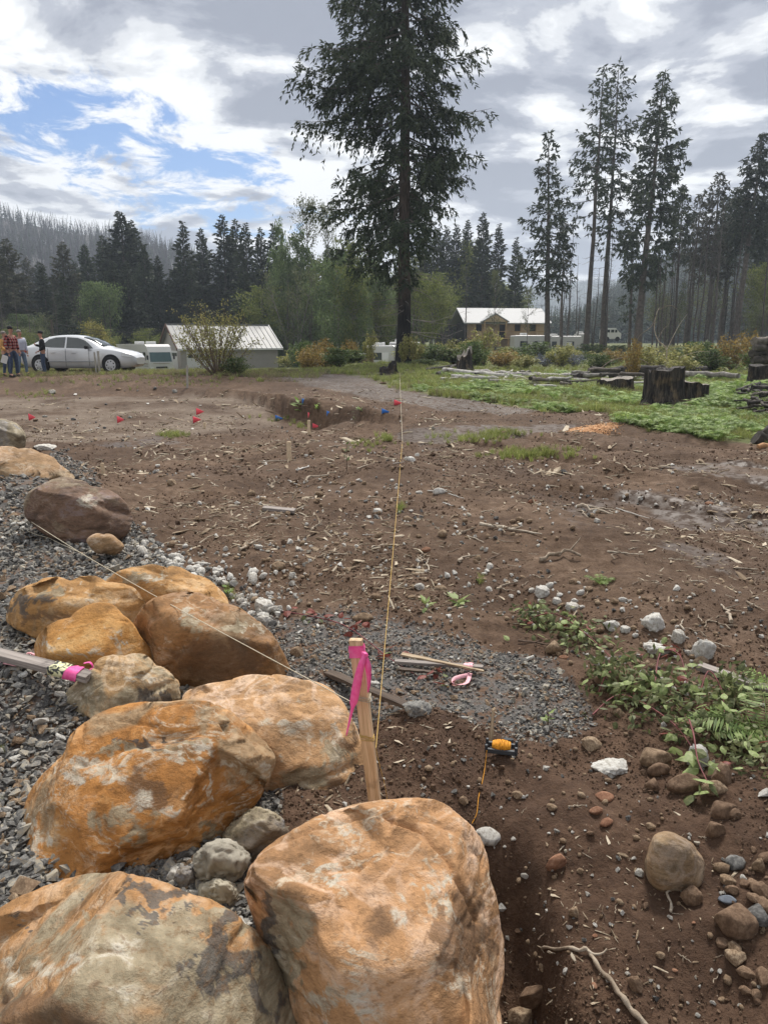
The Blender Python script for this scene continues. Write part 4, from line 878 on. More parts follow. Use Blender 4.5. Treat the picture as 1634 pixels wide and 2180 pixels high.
# wrapped band
zb1 = on_stake(760, 1380)[2]; zb2 = on_stake(762, 1404)[2]
m_ = MB(); hw, ht = .0222, .0115
for k_, (z0, z1, e) in enumerate(((zb2, zb1, 0), (zb2 - .004, zb1 - .006, .0012))):
    Vv = []
    for fz in np.linspace(0, 1, 5):
        z = z0 + (z1 - z0) * fz; q = .0009 * math.sin(fz * 9 + k_)
        Vv += [[-hw - e - q, -ht - e, z], [0, -ht - e - .002 + q, z + .002], [hw + e, -ht - e - q, z - .003 * k_], [hw + e + q, ht + e, z], [-hw - e, ht + e, z + .002]]
    m_.add(Vv, [[5 * i + p, 5 * i + (p + 1) % 5, 5 * i + 5 + (p + 1) % 5, 5 * i + 5 + p] for i in range(4) for p in range(5)], 0, True)
m_.obj('ribbon_band', M_pink, stk)
kn = MB(); q = lpt(775, 1396, YS - .035)
kv = cobble_mesh(5, M_pink, 3, .5, 0, (.020, .014, .026)); ko = new_obj('ribbon_knot', kv, stk, q)
def curve_pts(ctrl, n=18):
    c = np.array(ctrl, float); t = np.linspace(0, len(c) - 1, n); k = np.clip(t.astype(int), 0, len(c) - 2); f = (t - k)[:, None]
    p0, p1, p2, p3 = c[np.clip(k - 1, 0, None)], c[k], c[k + 1], c[np.clip(k + 2, None, len(c) - 1)]
    return .5 * (2 * p1 + (p2 - p0) * f + (2 * p0 - 5 * p1 + 4 * p2 - p3) * f ** 2 + (3 * p1 - p0 - 3 * p2 + p3) * f ** 3)
sideL = np.array((MS.inverted().to_3x3() @ Vector((1, 0, .25)))[:])
p_ = curve_pts([lpt(775, 1394, YS - .04), lpt(766, 1425, YS - .045), lpt(757, 1470, YS - .035), lpt(752, 1498, YS - .03), lpt(745, 1530, YS - .03), lpt(737, 1566, YS - .03)])
strip('ribbon_tail', p_, np.interp(np.linspace(0, 1, 18), [0, .12, .35, .58, .66, .8, 1], [.012, .022, .030, .030, .012, .010, .006]), M_pink, stk, sideL, twist=np.linspace(0, .9, 18))
p_ = curve_pts([lpt(777, 1394, YS - .035), lpt(783, 1420, YS - .04), lpt(785, 1450, YS - .035), lpt(783, 1474, YS - .03)])
strip('ribbon_tail', p_, np.interp(np.linspace(0, 1, 18), [0, .3, .8, 1], [.010, .020, .012, .005]), M_pink, stk, sideL, twist=np.linspace(.2, -.7, 18))
def windings(name, py0, py1, turns, mat, r=.0011, seed=1, slack=.0015, label=None):
    z0, z1 = on_stake(775, py0)[2], on_stake(775, py1)[2]; g = random.Random(seed); pts = []
    for k in range(turns * 12 + 1):
        a = k / 12 * 2 * math.pi; c, s_ = math.cos(a), math.sin(a); e = .0012 + g.random() * slack
        mx = max(abs(c) / (.0203 + e), abs(s_) / (.0100 + e)); pts.append([c / mx, s_ / mx, z0 + (z1 - z0) * (k / (turns * 12)) + g.uniform(-.0025, .0025) + .004 * c])
    m_ = MB(); m_.tube(pts, r, 5); o = m_.obj(name, mat, stk); return tag(o, label)
windings('string_winding', 1492, 1506, 5, M_string2, .0011, 2, .004, 'slack grey-tan string wound around the stake')
windings('string_winding', 1583, 1596, 4, M_string, .0011, 3, .001, 'tight yellow string wound around the stake')
def cord(name, pts, r, mat, label, cat='string', n=5):
    m_ = MB(); m_.tube(np.array(pts), r, n); o = m_.obj(name, mat); return tag(o, label, cat)
s0 = P(800, 1592, YS + .01); e1 = G(856, 942) + np.array([0, 0, .02]); e2 = G(850, 800) + np.array([0, 0, .12])
tt_ = np.linspace(0, 1, 30)[:, None]
a1 = s0 * (1 - tt_) + e1 * tt_; a1[:, 2] -= .02 * np.sin(tt_[:, 0] * math.pi); a1[:, 2] = np.maximum(a1[:, 2], H(a1[:, 0], a1[:, 1]) + .012)
cord('guide_string', a1, np.linspace(.0013, .0042, 30), M_string, 'taut yellow string from the pine stake across the dirt towards the tall tree')
a2 = e1 * (1 - tt_) + e2 * tt_; a2[:, 2] = np.maximum(a2[:, 2], H(a2[:, 0], a2[:, 1]) + .03)
cord('guide_string', a2, np.linspace(.0040, .0065, 30), M_string2, 'far stretch of pale string rising over the road towards the big tree')
l0 = P(762, 1502, YS + .01); l1 = P(55, 1103, 6.3)
a3 = l0 * (1 - tt_) + l1 * tt_; a3[:, 2] -= .03 * np.sin(tt_[:, 0] * math.pi)
cord('guide_string', a3, np.linspace(.0016, .0030, 30), M_string2, 'pale taut string passing over the orange boulders to the gravel')
a4 = curve_pts([P(55, 1103, 6.3), P(70, 1125, 6.2), P(110, 1148, 6.0), P(170, 1180, 5.6)], 12); a4[:, 2] = H(a4[:, 0], a4[:, 1]) + .03
cord('guide_string', a4, .0028, M_string2, 'loose end of pale string lying on the grey gravel')
cord('guide_string', curve_pts([P(800, 1594, YS + .01), P(808, 1630, YS + .03), P(818, 1668, YS + .05), P(824, 1705, YS + .07), P(826, 1760, YS + .10)], 14), .0011, M_string, 'loose yellow string hanging down beside the pine stake')
# line reel
rl = G(1066, 1606); mp_ = mpp(rl); reel = thing('line_reel', 'dark plastic line winder wound with orange string, lying on the dirt', 'string reel', rl + np.array([0, 0, .012]), R_(-12))
m_ = MB(); wl = 66 * mp_
m_.box((0, -.018, .010), (wl, .012, .020)); m_.box((0, .030, .012), (wl, .012, .020)); m_.box((-wl * .22, .006, .012), (.012, .05, .014)); m_.box((wl * .26, .006, .012), (.012, .05, .014))
for sx in (-1, 1):
    m_.box((sx * wl * .47, -.018, .018), (.012, .012, .034)); m_.box((sx * wl * .47, .030, .018), (.012, .012, .034))
m_.obj('frame', M_blackp, reel, .003)
m_ = MB(); g = random.Random(4)
pts = []
for k in range(900):
    a = k / 14 * 2 * math.pi; X = wl * .28 * math.sin(k * .037 + .6 * math.sin(k * .011)); rr_ = .024 - .010 * (X / (wl * .3)) ** 2 + g.uniform(-.0012, .0012)
    pts.append([X, .006 + rr_ * 1.15 * math.cos(a), .024 + rr_ * .8 * math.sin(a)])
m_.tube(pts, .0019, 4); m_.obj('wound_string', M_orange, reel)
core = MB(); core.tube([[-wl * .3, .006, .024], [0, .006, .024], [wl * .3, .006, .024]], [.010, .018, .010], 10); core.obj('string_core', M_orange, reel)
m_ = MB(); m_.disc((wl * .2, .055, .016), .020, (0, .3, 1), .02, 16); m_.obj('knob', M_blackp, reel, .002)
c_ = [rl + np.array([-.06, -.02, .03])] + [G(x_, y_) + np.array([0, 0, .006]) for x_, y_ in ((1032, 1632), (1027, 1662), (1018, 1700), (1014, 1735), (1004, 1756))]
cord('reel_string', curve_pts(c_, 24), .0013, M_orange, 'crooked orange string running from the winder to the big orange boulder')

# old board on the gravel with ribbons
def lying(name, pxa, pya, pxb, pyb, w, th, mat, label, cat, lift=.015, chip=0.0, seed=0, group=None, face=(0, 0, 1), top=1.0, Ya=None, Yb=None, bevel=.002):
    a = G(pxa, pya) if Ya is None else P(pxa, pya, Ya); b = G(pxb, pyb) if Yb is None else P(pxb, pyb, Yb); a[2] += lift; b[2] += lift
    o, M, L = oriented(name, a, b, w, th, mat, face, top, None, bevel, 8, chip, seed); tag(o, label, cat, group); return o, M, L
ob, MO, LO = lying('old_board', -60, 1372, 190, 1434, .065, .030, M_oldw, 'old grey weathered board with pink and yellow tape at its end, on the gravel', 'board', -.015, .001, 3, Ya=3.12, Yb=2.96)
def wrap(parent, M, L, z0, z1, w, th, mat, name='ribbon_band', lab=None, seed=0):
    r = np.random.RandomState(seed); V = []
    for k, z in enumerate(np.linspace(z0, z1, 7)):
        for cx_, cy_ in ((-1, -1), (0, -1.15), (1, -1), (1, 1), (0, 1.15), (-1, 1)):
            V.append([cx_ * (w / 2 + .003) + r.normal(0, .0012), cy_ * (th / 2 + .003) + r.normal(0, .0015), z + r.normal(0, .004)])
    m_ = MB(); m_.add(V, [[6 * i + p, 6 * i + (p + 1) % 6, 6 * i + 6 + (p + 1) % 6, 6 * i + 6 + p] for i in range(6) for p in range(6)], 0, True)
    return tag(m_.obj(name, mat, parent), lab)
def yellow_black():
    m, t, b = pbsdf('yellow_black_tape', .5, .4); tcn = t.new('ShaderNodeTexCoord'); n = t.noise(tcn.outputs['Object'], 38, 2, .5, .8)
    t.l.new(t.ramp(n, [(.44, (.03, .03, .03)), (.50, (.62, .60, .34)), (.7, (.75, .73, .5))]), b.inputs['Base Color']); return m
wrap(ob, MO, LO, LO * .70, LO * .82, .065, .03, yellow_black(), 'striped_tape', 'faded yellow and black tape wrapped around the board', 1)
wrap(ob, MO, LO, LO * .83, LO * .93, .065, .03, M_pink, 'ribbon_band', 'pink ribbon wrapped around the board end', 2)
cp = [np.array(local(MO, P(x_, y_, 2.90))) for x_, y_ in ((178, 1412), (192, 1410), (198, 1420), (190, 1426))]
strip('ribbon_end', curve_pts(cp, 10), .012, M_pink, ob)
gp = [G(x_, y_) + np.array([0, 0, .03 + .015 * (i % 2)]) for i, (x_, y_) in enumerate(((2, 1418), (22, 1428), (45, 1424), (62, 1408), (85, 1410)))]
rb = strip('faded_ribbon', curve_pts(gp, 16), np.interp(np.linspace(0, 1, 16), [0, .5, .7, 1], [.035, .03, .015, .012]), M_palepink, None, (0, .6, .5)); tag(rb, 'faded pink ribbon scrap trailing on the gravel below the old grey board', 'ribbon')
# broken stake with faded ribbon, on the gravel beyond the pine stake
b1, M1, L1 = lying('broken_stake', 840, 1421, 1024, 1434, .034, .016, M_oldw, 'broken white-tipped grey stake with a faded pink ribbon, lying on fine gravel', 'stake', .035, .001, 5)
wrap(b1, M1, L1, L1 * .80, L1 * .90, .034, .016, M_palepink, 'ribbon_band', None, 3)
cp = [np.array(local(M1, G(x_, y_) + np.array([0, 0, .02]))) for x_, y_ in ((1000, 1440), (992, 1462), (966, 1464), (968, 1452), (1000, 1444))]
strip('ribbon_tail', curve_pts(cp, 14), .02, M_palepink, b1, twist=np.linspace(0, 1, 14))
lying('bark_strip', 858, 1412, 1026, 1448, .030, .010, M_barkw, 'long split brown strip of wood crossing the broken stake', 'wood strip', .05, .002, 6, top=.5)
lying('bark_strip', 852, 1436, 930, 1444, .03, .012, M_darkw, 'short dark wood strip beside the broken stake among red leaves', 'wood strip', .03, .002, 7, top=.6)
lying('dark_board', 700, 1440, 885, 1520, .055, .018, M_darkw, 'dark rotten board on the gravel just behind the pine stake', 'board', .02, .002, 8, top=.75)
a_ = G(1043, 1585); b_ = P(1049, 1512, a_[1] + .03)
o, M, L = oriented('wood_splinter', a_ - [0, 0, .02], b_, .020, .012, M_barkw, (0, -1, 0), .45, None, .001, 8, .0016, 3); tag(o, 'pale wood splinter standing upright in the dirt behind the string winder', 'splinter')
lying('grey_plank', 1488, 1430, 1660, 1492, .06, .03, M_oldw, 'long pale weathered plank on the dirt behind the bramble', 'plank', .03, .001, 9)
lying('weathered_board', 562, 1088, 626, 1094, .11, .03, M_oldw, 'short split grey board lying alone on the dirt', 'board', .03, .003, 10)
# ------------------------------------------------------------------ pegs, posts, flags
def peg(px, py, wpx, hpx, label, name='wooden_peg', group='small wooden pegs in the dirt', mat=None, lean=0.0, cat='peg'):
    p = G(px, py); s = mpp(p); w = wpx * s; h = hpx * s / .97
    m_ = MB(); m_.box((0, 0, h / 2 - .06), (w, w * .6, h + .12)); m_.box((0, 0, h + .002), (w * .9, w * .5, .006))
    o = m_.obj(name, mat or M_peg, None, min(.004, w * .1)); o.location = p; o.rotation_euler = (0, lean, rnd.uniform(-.3, .3)); return tag(o, label, cat, group)
peg(616, 980, 9, 38, 'taller wooden peg beside a driftwood stick in the middle of the dirt')
peg(658, 926, 6, 30, 'thin wooden peg next to a pink flag near the pit edge')
peg(436, 912, 5, 12, 'short wooden peg at the foot of the pale slope')
peg(220, 1010, 7, 23, 'wooden peg by the gravel heap and boulders')
peg(856, 952, 4, 12, 'tiny peg holding the taut yellow string')
M_post = simple('grey_post', (.33, .31, .27), .8, .2, 12)
peg(399, 826, 4, 46, 'thin pale post with a bent dark branch leaning on it, below the leafy bush', 'thin_post', 'survey posts on the bank', M_post, .05, 'post')
peg(206, 796, 3, 44, 'thin survey post in front of the silver car, closer to its rear wheel', 'thin_post', 'survey posts on the bank', M_post, -.03, 'post')
peg(213, 796, 4, 46, 'thicker survey post in front of the silver car doors', 'thin_post', 'survey posts on the bank', M_post, .0, 'post')
peg(372, 787, 6, 40, 'wooden fence post next to the white motorhome', 'fence_post', 'posts by the shed', M_post, .0, 'post')
peg(387, 787, 4, 26, 'short fence post between motorhome and leafy bush', 'fence_post', 'posts by the shed', M_post, .04, 'post')
def flag(px, py, col, label, hpx=14, side=1):
    p = G(px, py + hpx); s = mpp(p); f = thing('marker_flag', label, 'flag', p, rnd.uniform(-.25, .25), 'pink marker flags' if col is M_red else 'blue marker flags')
    h = hpx * s * 1.2; m_ = MB(); m_.tube([[0, 0, -.05], [0, 0, h], [.01, 0, h + .02]], .0035, 5); m_.obj('wire', M_wire, f)
    m_ = MB(); w = 17 * s * side; g = 15 * s; V = []
    for k in range(5):
        u = k / 4; V += [[w * u, .01 * math.sin(u * 4), h + .01 - u * g * .5], [w * u, .01 * math.sin(u * 4), h - g + u * g * .49]]
    V = np.array(V); m_.add(V, [[2 * i, 2 * i + 1, 2 * i + 3, 2 * i + 2] for i in range(4)], 0, True)
    o = m_.obj('cloth', col, f); sm = o.modifiers.new('t', 'SOLIDIFY'); sm.thickness = .003; return f
flag(62, 884, M_red, 'pink flag on the pale slope near the grey round boulder')
flag(250, 889, M_red, 'pink flag alone on the pale slope, facing the silver car')
flag(418, 872, M_red, 'upper of two pink flags close together on the slope')
flag(411, 889, M_red, 'lower of two pink flags close together on the slope', 12)
flag(655, 879, M_red, 'narrow pink flag above the thin peg at the pit edge', 10)
flag(665, 903, M_red, 'drooping pink flag touching the ground beside the thin peg', 8)
flag(838, 853, M_red, 'pink flag on the road side below the big tree', 10)
flag(643, 852, M_flagblue, 'blue flag among fern leaves in the pit corner', 16)
flag(586, 886, M_flagblue, 'blue flag on the pit floor by pale pebbles', 10)
flag(695, 877, M_flagblue, 'small blue flag on the pit bank between two pink ones', 10)
flag(812, 872, M_flagblue, 'blue flag at the end of the pit bank near the string', 10)

# ------------------------------------------------------------------ single stones
SHP = {}
MATS = {'white': M_white, 'tan': M_tan, 'brown': M_brown, 'grey': M_grey, 'red': M_redst, 'blue': M_blue}
def stone_mesh(kind, form, v):
    key = (kind, form, v)
    if key not in SHP:
        if form == 'round': SHP[key] = cobble_mesh(300 + v, MATS[kind], 4, .30, 5, (1, .76, .60), .015, sharp=.72, keep=.68)
        elif form == 'block': SHP[key] = cobble_mesh(320 + v, MATS[kind], 4, .3, 6, (1, .8, .72), .02, .95, .62)
        elif form == 'pitted': SHP[key] = cobble_mesh(340 + v, MATS[kind], 4, .40, 6, (1, .85, .78), .11, .9, .7)
        elif form == 'flat': SHP[key] = cobble_mesh(360 + v, MATS[kind], 3, .3, 4, (1, .7, .3), .02, .9, .68)
    return SHP[key]
def stone(px, py, wpx, hpx, kind, form, label=None, group=None, rz=None, sink=.30, name=None, v=None, tilt=0):
    """px, py: middle of the stone in the photograph"""
    p = G(px, py + hpx * .35); s = mpp(p); me = stone_mesh(kind, form, rnd.randrange(3) if v is None else v)
    o = new_obj(name or ('cobble' if form == 'round' else 'rock'), me); w = wpx * s; h = hpx * s
    sz = {'round': .62, 'block': .72, 'pitted': .78, 'flat': .3}[form]
    o.scale = (w, w * rnd.uniform(.8, 1.1), h / sz * 1.02); o.rotation_euler = (0, tilt, rnd.uniform(-.5, .5) if rz is None else rz); o.location = [p[0], p[1], p[2] + h * (.5 - sink)]
    return tag(o, label, 'stone', group)
boulder('cobble', 'large smooth tan stone half buried in the soil, biggest one on the dirt', [(1374, 1855), (1378, 1815), (1392, 1778), (1415, 1770), (1450, 1782), (1482, 1812), (1500, 1850), (1498, 1885), (1470, 1915), (1400, 1905)], float(G(1440, 1895)[1]) + .09, .12, [], bouldermat('smooth_tan_rock', (.34, .225, .125), .10, .5, 6.6), 5, rough=.9, chips=14, group=None, k=.02)
stone(1470, 1900, 48, 52, 'brown', 'round', 'brown stone leaning against the large smooth tan stone')
stone(1182, 1828, 36, 48, 'red', 'round', 'upright reddish-brown oval stone in the soil beside the orange boulder', None, .1, .3, tilt=.9)
stone(1140, 2102, 52, 84, 'brown', 'block', 'mottled brown and grey stone set in soil next to the veined orange boulder', None, .3, .3, tilt=1.2)
stone(1112, 2168, 74, 66, 'tan', 'block', 'tan pointed stone at the foot of the veined orange boulder')
stone(1350, 2090, 36, 34, 'brown', 'block', 'dull brown stone under the forked root')
stone(1565, 1950, 90, 80, 'brown', 'round', 'wide brown stone sunk in soil below the blue-grey pebble')
stone(1608, 1945, 68, 44, 'grey', 'block', 'pale-topped dark grey stone beside the wide brown sunk stone')
stone(1548, 1912, 36, 20, 'blue', 'round', 'small oval blue-grey pebble near the edge of the stone pile')
stone(1616, 1890, 44, 32, 'brown', 'block', 'rough brown stone above the pale-topped dark stone')
stone(1562, 1832, 48, 26, 'grey', 'flat', 'flat greyish stone between the tan pointed stone and the pile')
stone(1612, 1838, 34, 38, 'tan', 'block', 'small tan pointed stone near the flat greyish one')
stone(1300, 1629, 78, 30, 'white', 'pitted', 'flat white pitted rock alone on the soil below the gravel', None, .5, .35, v=0)
stone(1392, 1605, 66, 42, 'tan', 'round', 'rounded tan stone at the top of the stone pile by the bramble', None, 0, .3)
stone(1256, 1580, 46, 34, 'tan', 'block', 'squarish tan stone at the edge of the fine gravel')
stone(1400, 1636, 48, 30, 'brown', 'flat', 'flat brown stone in the pile, below the rounded tan one')
stone(1386, 1668, 40, 32, 'brown', 'block', 'brown lump at the near side of the stone pile')
stone(1456, 1660, 74, 54, 'brown', 'round', 'big brown cobble in the middle of the pile under a green sprig', None, .2, .3)
stone(1536, 1642, 56, 54, 'brown', 'block', 'dark brown wedge stone at the back of the pile', None, .8, .3, tilt=.5)
stone(1520, 1674, 52, 34, 'tan', 'flat', 'light brown flat stone behind the big brown cobble')
stone(1538, 1718, 58, 46, 'brown', 'round', 'round brown cobble at the near end of the pile', None, 0, .3)
stone(1482, 1608, 46, 62, 'white', 'pitted', 'tall white pitted rock poking from the bramble leaves', None, 0, .25)
stone(1285, 1694, 44, 16, 'red', 'flat', 'flat reddish stone lying on open soil')
stone(1268, 1722, 30, 20, 'red', 'round', 'small reddish pebble near a flat reddish stone')
stone(1290, 1748, 32, 16, 'red', 'flat', 'thin reddish stone nearer than the other reddish ones')
stone(1520, 1760, 40, 42, 'brown', 'round', 'brown pebble half buried between pile and large tan stone')
stone(985, 1702, 24, 20, 'tan', 'block', 'small pale stone beside the orange string')
stone(1100, 1690, 26, 18, 'tan', 'block', 'yellowish crumb of stone right of the orange string'.replace(' right of', ' past'))
stone(1220, 1938, 28, 28, 'tan', 'block', 'small squarish tan stone above the forked root')
stone(1495, 1380, 44, 56, 'white', 'pitted', 'tall white pitted block with a dark base on the dirt', None, .2, .2)
stone(1442, 1352, 30, 34, 'white', 'pitted', 'round white pitted rock next to the tall white block')
stone(1390, 1320, 50, 44, 'white', 'pitted', 'knobbly twin-lobed white rock uphill of the bramble', None, .6)
stone(1394, 1376, 56, 26, 'white', 'pitted', 'low white rock touching the bramble leaves')
stone(1152, 1257, 32, 30, 'white', 'pitted', 'whitish porous rock at the top of the rubble band')
stone(1184, 1278, 20, 18, 'white', 'pitted', 'small white rock just below the porous whitish one')
stone(1216, 1290, 30, 20, 'white', 'pitted', 'long white rock above the bramble tip')
stone(1300, 1328, 32, 22, 'white', 'pitted', 'white rock beside a dark stick and bramble')
stone(1176, 1376, 44, 34, 'tan', 'block', 'pale buff rock at the end of the mossy stick', None, .2)
stone(1200, 1398, 22, 14, 'red', 'round', 'orange-red pebble beside the pale buff rock')
stone(1298, 1434, 80, 52, 'brown', 'round', 'large round brown cobble partly covered by bramble', None, .1, .35)
stone(1492, 1405, 30, 22, 'tan', 'flat', 'flat pale stone under the tall white block')
stone(886, 1504, 56, 34, 'grey', 'pitted', 'rough grey rock at the end of the dark rotten board', None, .2)
stone(829, 1505, 18, 16, 'brown', 'round', 'small round brown pebble between board and grey rock')
stone(632, 1386, 32, 28, 'tan', 'block', 'pale angular rock on the gravel beside the brown ochre boulder')
stone(668, 1400, 20, 18, 'tan', 'block', 'small pale triangular stone on the gravel near the stake')
stone(773, 1313, 44, 22, 'tan', 'flat', 'flat cream stone at the edge of the fine gravel')
stone(560, 1288, 46, 34, 'white', 'pitted', 'big whitish crusted rock near the orange boulder edge')
stone(563, 1318, 34, 24, 'white', 'pitted', 'whitish crusted rock just below the bigger one')
stone(938, 1250, 28, 18, 'tan', 'round', 'rounded orange-tan stone in open dirt')
stone(892, 1247, 20, 18, 'white', 'pitted', 'small white lump beside the orange-tan stone')
stone(907, 1168, 20, 14, 'red', 'round', 'reddish pebble near small pale stones in the middle dirt')
stone(933, 1045, 26, 16, 'white', 'flat', 'white flat rock next to a bleached stick on the berm')
stone(803, 1087, 20, 14, 'white', 'pitted', 'white lump on the dirt beside the taut string')
stone(592, 1203, 34, 20, 'tan', 'flat', 'pinkish tan rock with shreds of root, on the slope')
stone(1478, 1037, 16, 12, 'tan', 'round', 'single pale stone on the flat wet dirt')
stone(1508, 1071, 20, 9, 'red', 'flat', 'orange brick-like fragment on the flat dirt')
stone(1382, 1126, 20, 8, 'white', 'flat', 'thin white stone near a forked bare twig')
stone(1132, 1067, 22, 10, 'red', 'flat', 'flat pinkish stone at the foot of the berm')
stone(366, 1026, 22, 18, 'tan', 'block', 'small pyramid-shaped tan stone on the dirt', None, .7)
stone(110, 833, 22, 11, 'grey', 'block', 'grey stone on the dark bank below the people')
stone(372, 832, 12, 9, 'grey', 'block', 'small grey stone on the bank near the thin pale post')
stone(253, 828, 14, 7, 'tan', 'block', 'pale stone on the dark bank below the silver car')
stone(815, 815, 14, 6, 'brown', 'round', 'dark stone on the road beside the string')
stone(1036, 1778, 62, 34, 'white', 'flat', 'white-grey slab edge jutting from soil behind the veined orange boulder', None, .2, .2, tilt=.3)
stone(300, 1168, 12, 8, 'white', 'pitted', 'small white rock next to the oval tan stone')
stone(95, 950, 40, 14, 'white', 'pitted', 'pale crusted rock between gravel heap and round grey boulder')
# many like them
def strew(n, poly, kinds, wr, name, label, group, cat='stone', reg=None):
    xs = [q[0] for q in poly]; ys = [q[1] for q in poly]; k = 0
    while k < n:
        px = rnd.uniform(min(xs), max(xs)); py = rnd.uniform(min(ys), max(ys))
        if not in_poly(np.array([px]), np.array([py]), poly)[0]: continue
        p = G(px, py); s = mpp(p); kd, fm = rnd.choice(kinds); me = stone_mesh(kd, fm, rnd.randrange(3)); w = rnd.uniform(*wr) * s * rnd.choice((.8, 1, 1, 1.25))
        o = new_obj(name, me); o.scale = (w, w * rnd.uniform(.75, 1.1), w * rnd.uniform(.7, 1.05)); o.rotation_euler = (rnd.uniform(-.3, .3), rnd.uniform(-.3, .3), rnd.uniform(0, 6.28)); o.location = [p[0], p[1], p[2] + w * .15]
        sd = {'round': 'rounded', 'block': 'angular', 'pitted': 'knobbly', 'flat': 'flat'}[fm]; cn = {'white': 'whitish', 'red': 'reddish', 'blue': 'blue-grey'}.get(kd, kd)
        tag(o, '%s %s %s %s' % ('larger' if w / s > (wr[0] + wr[1]) / 2 else 'small', sd, cn, 'stone ' + whereabouts(px, py)), cat, group); k += 1
strew(46, [(300, 1150), (360, 1160), (470, 1225), (620, 1320), (560, 1345), (470, 1270), (360, 1215)], [('white', 'pitted'), ('white', 'pitted'), ('grey', 'block')], (12, 26), 'rubble_rock', 'whitish crusted rock in the rubble band beside the gravel', 'whitish rocks of the rubble band')
strew(30, [(1120, 1250), (1240, 1240), (1480, 1350), (1500, 1420), (1300, 1380), (1130, 1300)], [('white', 'pitted'), ('white', 'pitted'), ('tan', 'block')], (8, 20), 'rubble_rock', 'whitish rock in the loose band behind the bramble', 'whitish rocks behind the bramble')
strew(26, [(1060, 1640), (1634, 1740), (1634, 2180), (1100, 2180), (1090, 1800)], [('brown', 'round'), ('tan', 'block'), ('red', 'flat'), ('white', 'block')], (10, 24), 'pebble', 'small pebble pressed into the reddish soil near the orange boulders', 'pebbles in the reddish soil')
strew(22, [(1560, 1700), (1634, 1720), (1634, 2160), (1540, 2080), (1520, 1800)], [('brown', 'round'), ('tan', 'block'), ('brown', 'block')], (18, 42), 'cobble', 'cobble in the loose heap below the bramble', 'cobbles below the bramble')
strew(56, [(300, 960), (900, 950), (1100, 1150), (1050, 1300), (700, 1290), (420, 1160)], [('tan', 'block'), ('white', 'pitted'), ('tan', 'round')], (8, 17), 'field_stone', 'small pale stone strewn on the open dirt before the pit', 'stones on the open dirt')
strew(30, [(860, 1180), (1140, 1200), (1200, 1290), (1000, 1330), (850, 1300)], [('tan', 'block'), ('white', 'block'), ('tan', 'round')], (8, 18), 'field_stone', 'small stone in the gritty strip beyond the fine gravel', 'stones of the gritty strip')
strew(34, [(40, 820), (330, 815), (560, 900), (500, 945), (60, 930)], [('tan', 'flat'), ('grey', 'block'), ('white', 'flat')], (5, 10), 'field_stone', 'small stone on the pale slope of the pit', 'stones on the pit slope')

# ------------------------------------------------------------------ sticks and roots
def stick_mesh(seed, mat, bend=.12, branch=1, r0=.035):
    r = np.random.RandomState(seed); m_ = MB(); n = 9; x = np.linspace(-.5, .5, n)
    y = np.cumsum(r.normal(0, bend * .22, n)); z = np.abs(np.cumsum(r.normal(0, bend * .12, n))) * .6
    pts = np.stack([x, y - y.mean(), z], 1); m_.tube(pts, np.linspace(r0, r0 * .45, n) * r.uniform(.8, 1.2, n), 6)
    for _ in range(branch):
        k = r.randint(2, 7); d = unit(np.array([r.uniform(.2, 1), r.choice([-1, 1]) * r.uniform(.4, 1), r.uniform(0, .5)])); L = r.uniform(.15, .4)
        q = pts[k] + d * np.linspace(0, L, 5)[:, None]; q[:, 1] += r.normal(0, .012, 5); m_.tube(q, np.linspace(r0 * .6, r0 * .2, 5), 5)
    return m_.mesh('stick', mat)
M_stick = rockmat('bleached_stick', [(.3, (.16, .12, .085)), (.5, (.31, .25, .185)), (.7, (.46, .40, .32))], rand=.3, bump=.4, scale=12)
M_stickd = rockmat('dark_stick', [(.3, (.06, .04, .028)), (.6, (.15, .105, .075))], rand=.3, bump=.5, scale=12)
M_stickw = rockmat('white_stick', [(.3, (.36, .33, .29)), (.6, (.58, .56, .52))], rand=.2, bump=.3, scale=12)
SM = [stick_mesh(s, M_stick, .10 + .03 * s, s % 3, .02 + .006 * (s % 3)) for s in range(7)]; SD = [stick_mesh(20 + s, M_stickd, .12, 2, .02) for s in range(3)]; SW = [stick_mesh(30 + s, M_stickw, .2, 2, .022) for s in range(2)]
def stick(px, py, lpx, ang, me, label, group=None, fat=1.0, name='stick', lift=.3):
    p = G(px, py); s = mpp(p); o = new_obj(name, me); L = lpx * s / max(.35, math.hypot(math.cos(ang), math.sin(ang) * .35)); o.scale = (L, L * fat, L * fat)
    o.rotation_euler = (rnd.uniform(-.2, .2), 0, ang); o.location = [p[0], p[1], p[2] + .02 * L * fat]; return tag(o, label, 'stick', group)
stick(590, 984, 78, .05, SM[0], 'long pale stick lying at the foot of the taller wooden peg')
stick(1265, 1092, 74, -.5, SM[3], 'thick torn bundle of pale wood fibres on the dirt', None, 2.6)
stick(1275, 1085, 60, -.7, SM[4], 'curled strip lying on the torn wood bundle', None, 1.6)
stick(1345, 1095, 50, -1.2, SW[0], 'forked white bare twig on the flat dirt', None, .7)
stick(1190, 1190, 90, -.05, SM[5], 'long shredded pale root on the slope of the berm', None, 2.0)
stick(1085, 1130, 130, -.5, SM[2], 'long crooked grey stick running down the berm', None, .9)
stick(1330, 1180, 70, -.35, SM[1], 'smooth brown stick beyond the rubble band', None, 1.2)
stick(1400, 1000, 72, .02, SD[0], 'dark flat branch on the wet dirt near the tyre tracks', None, 1.3)
stick(935, 1048, 52, -.3, SW[1], 'bleached white stick with a knob on the berm', None, 1.1)
stick(685, 1023, 60, .9, SM[6], 'twisted brown root sticking up from the dirt', None, 1.6)
stick(1150, 1375, 90, -.45, SD[1], 'mossy grey stick lying along the gravel edge', None, 1.4)
stick(1320, 1320, 60, .4, SD[2], 'dark split stick over white rubble by the bramble', None, 1.8)
stick(1425, 1910, 60, .95, SM[0], 'short pale stick in front of the large smooth tan stone', None, 1.9)
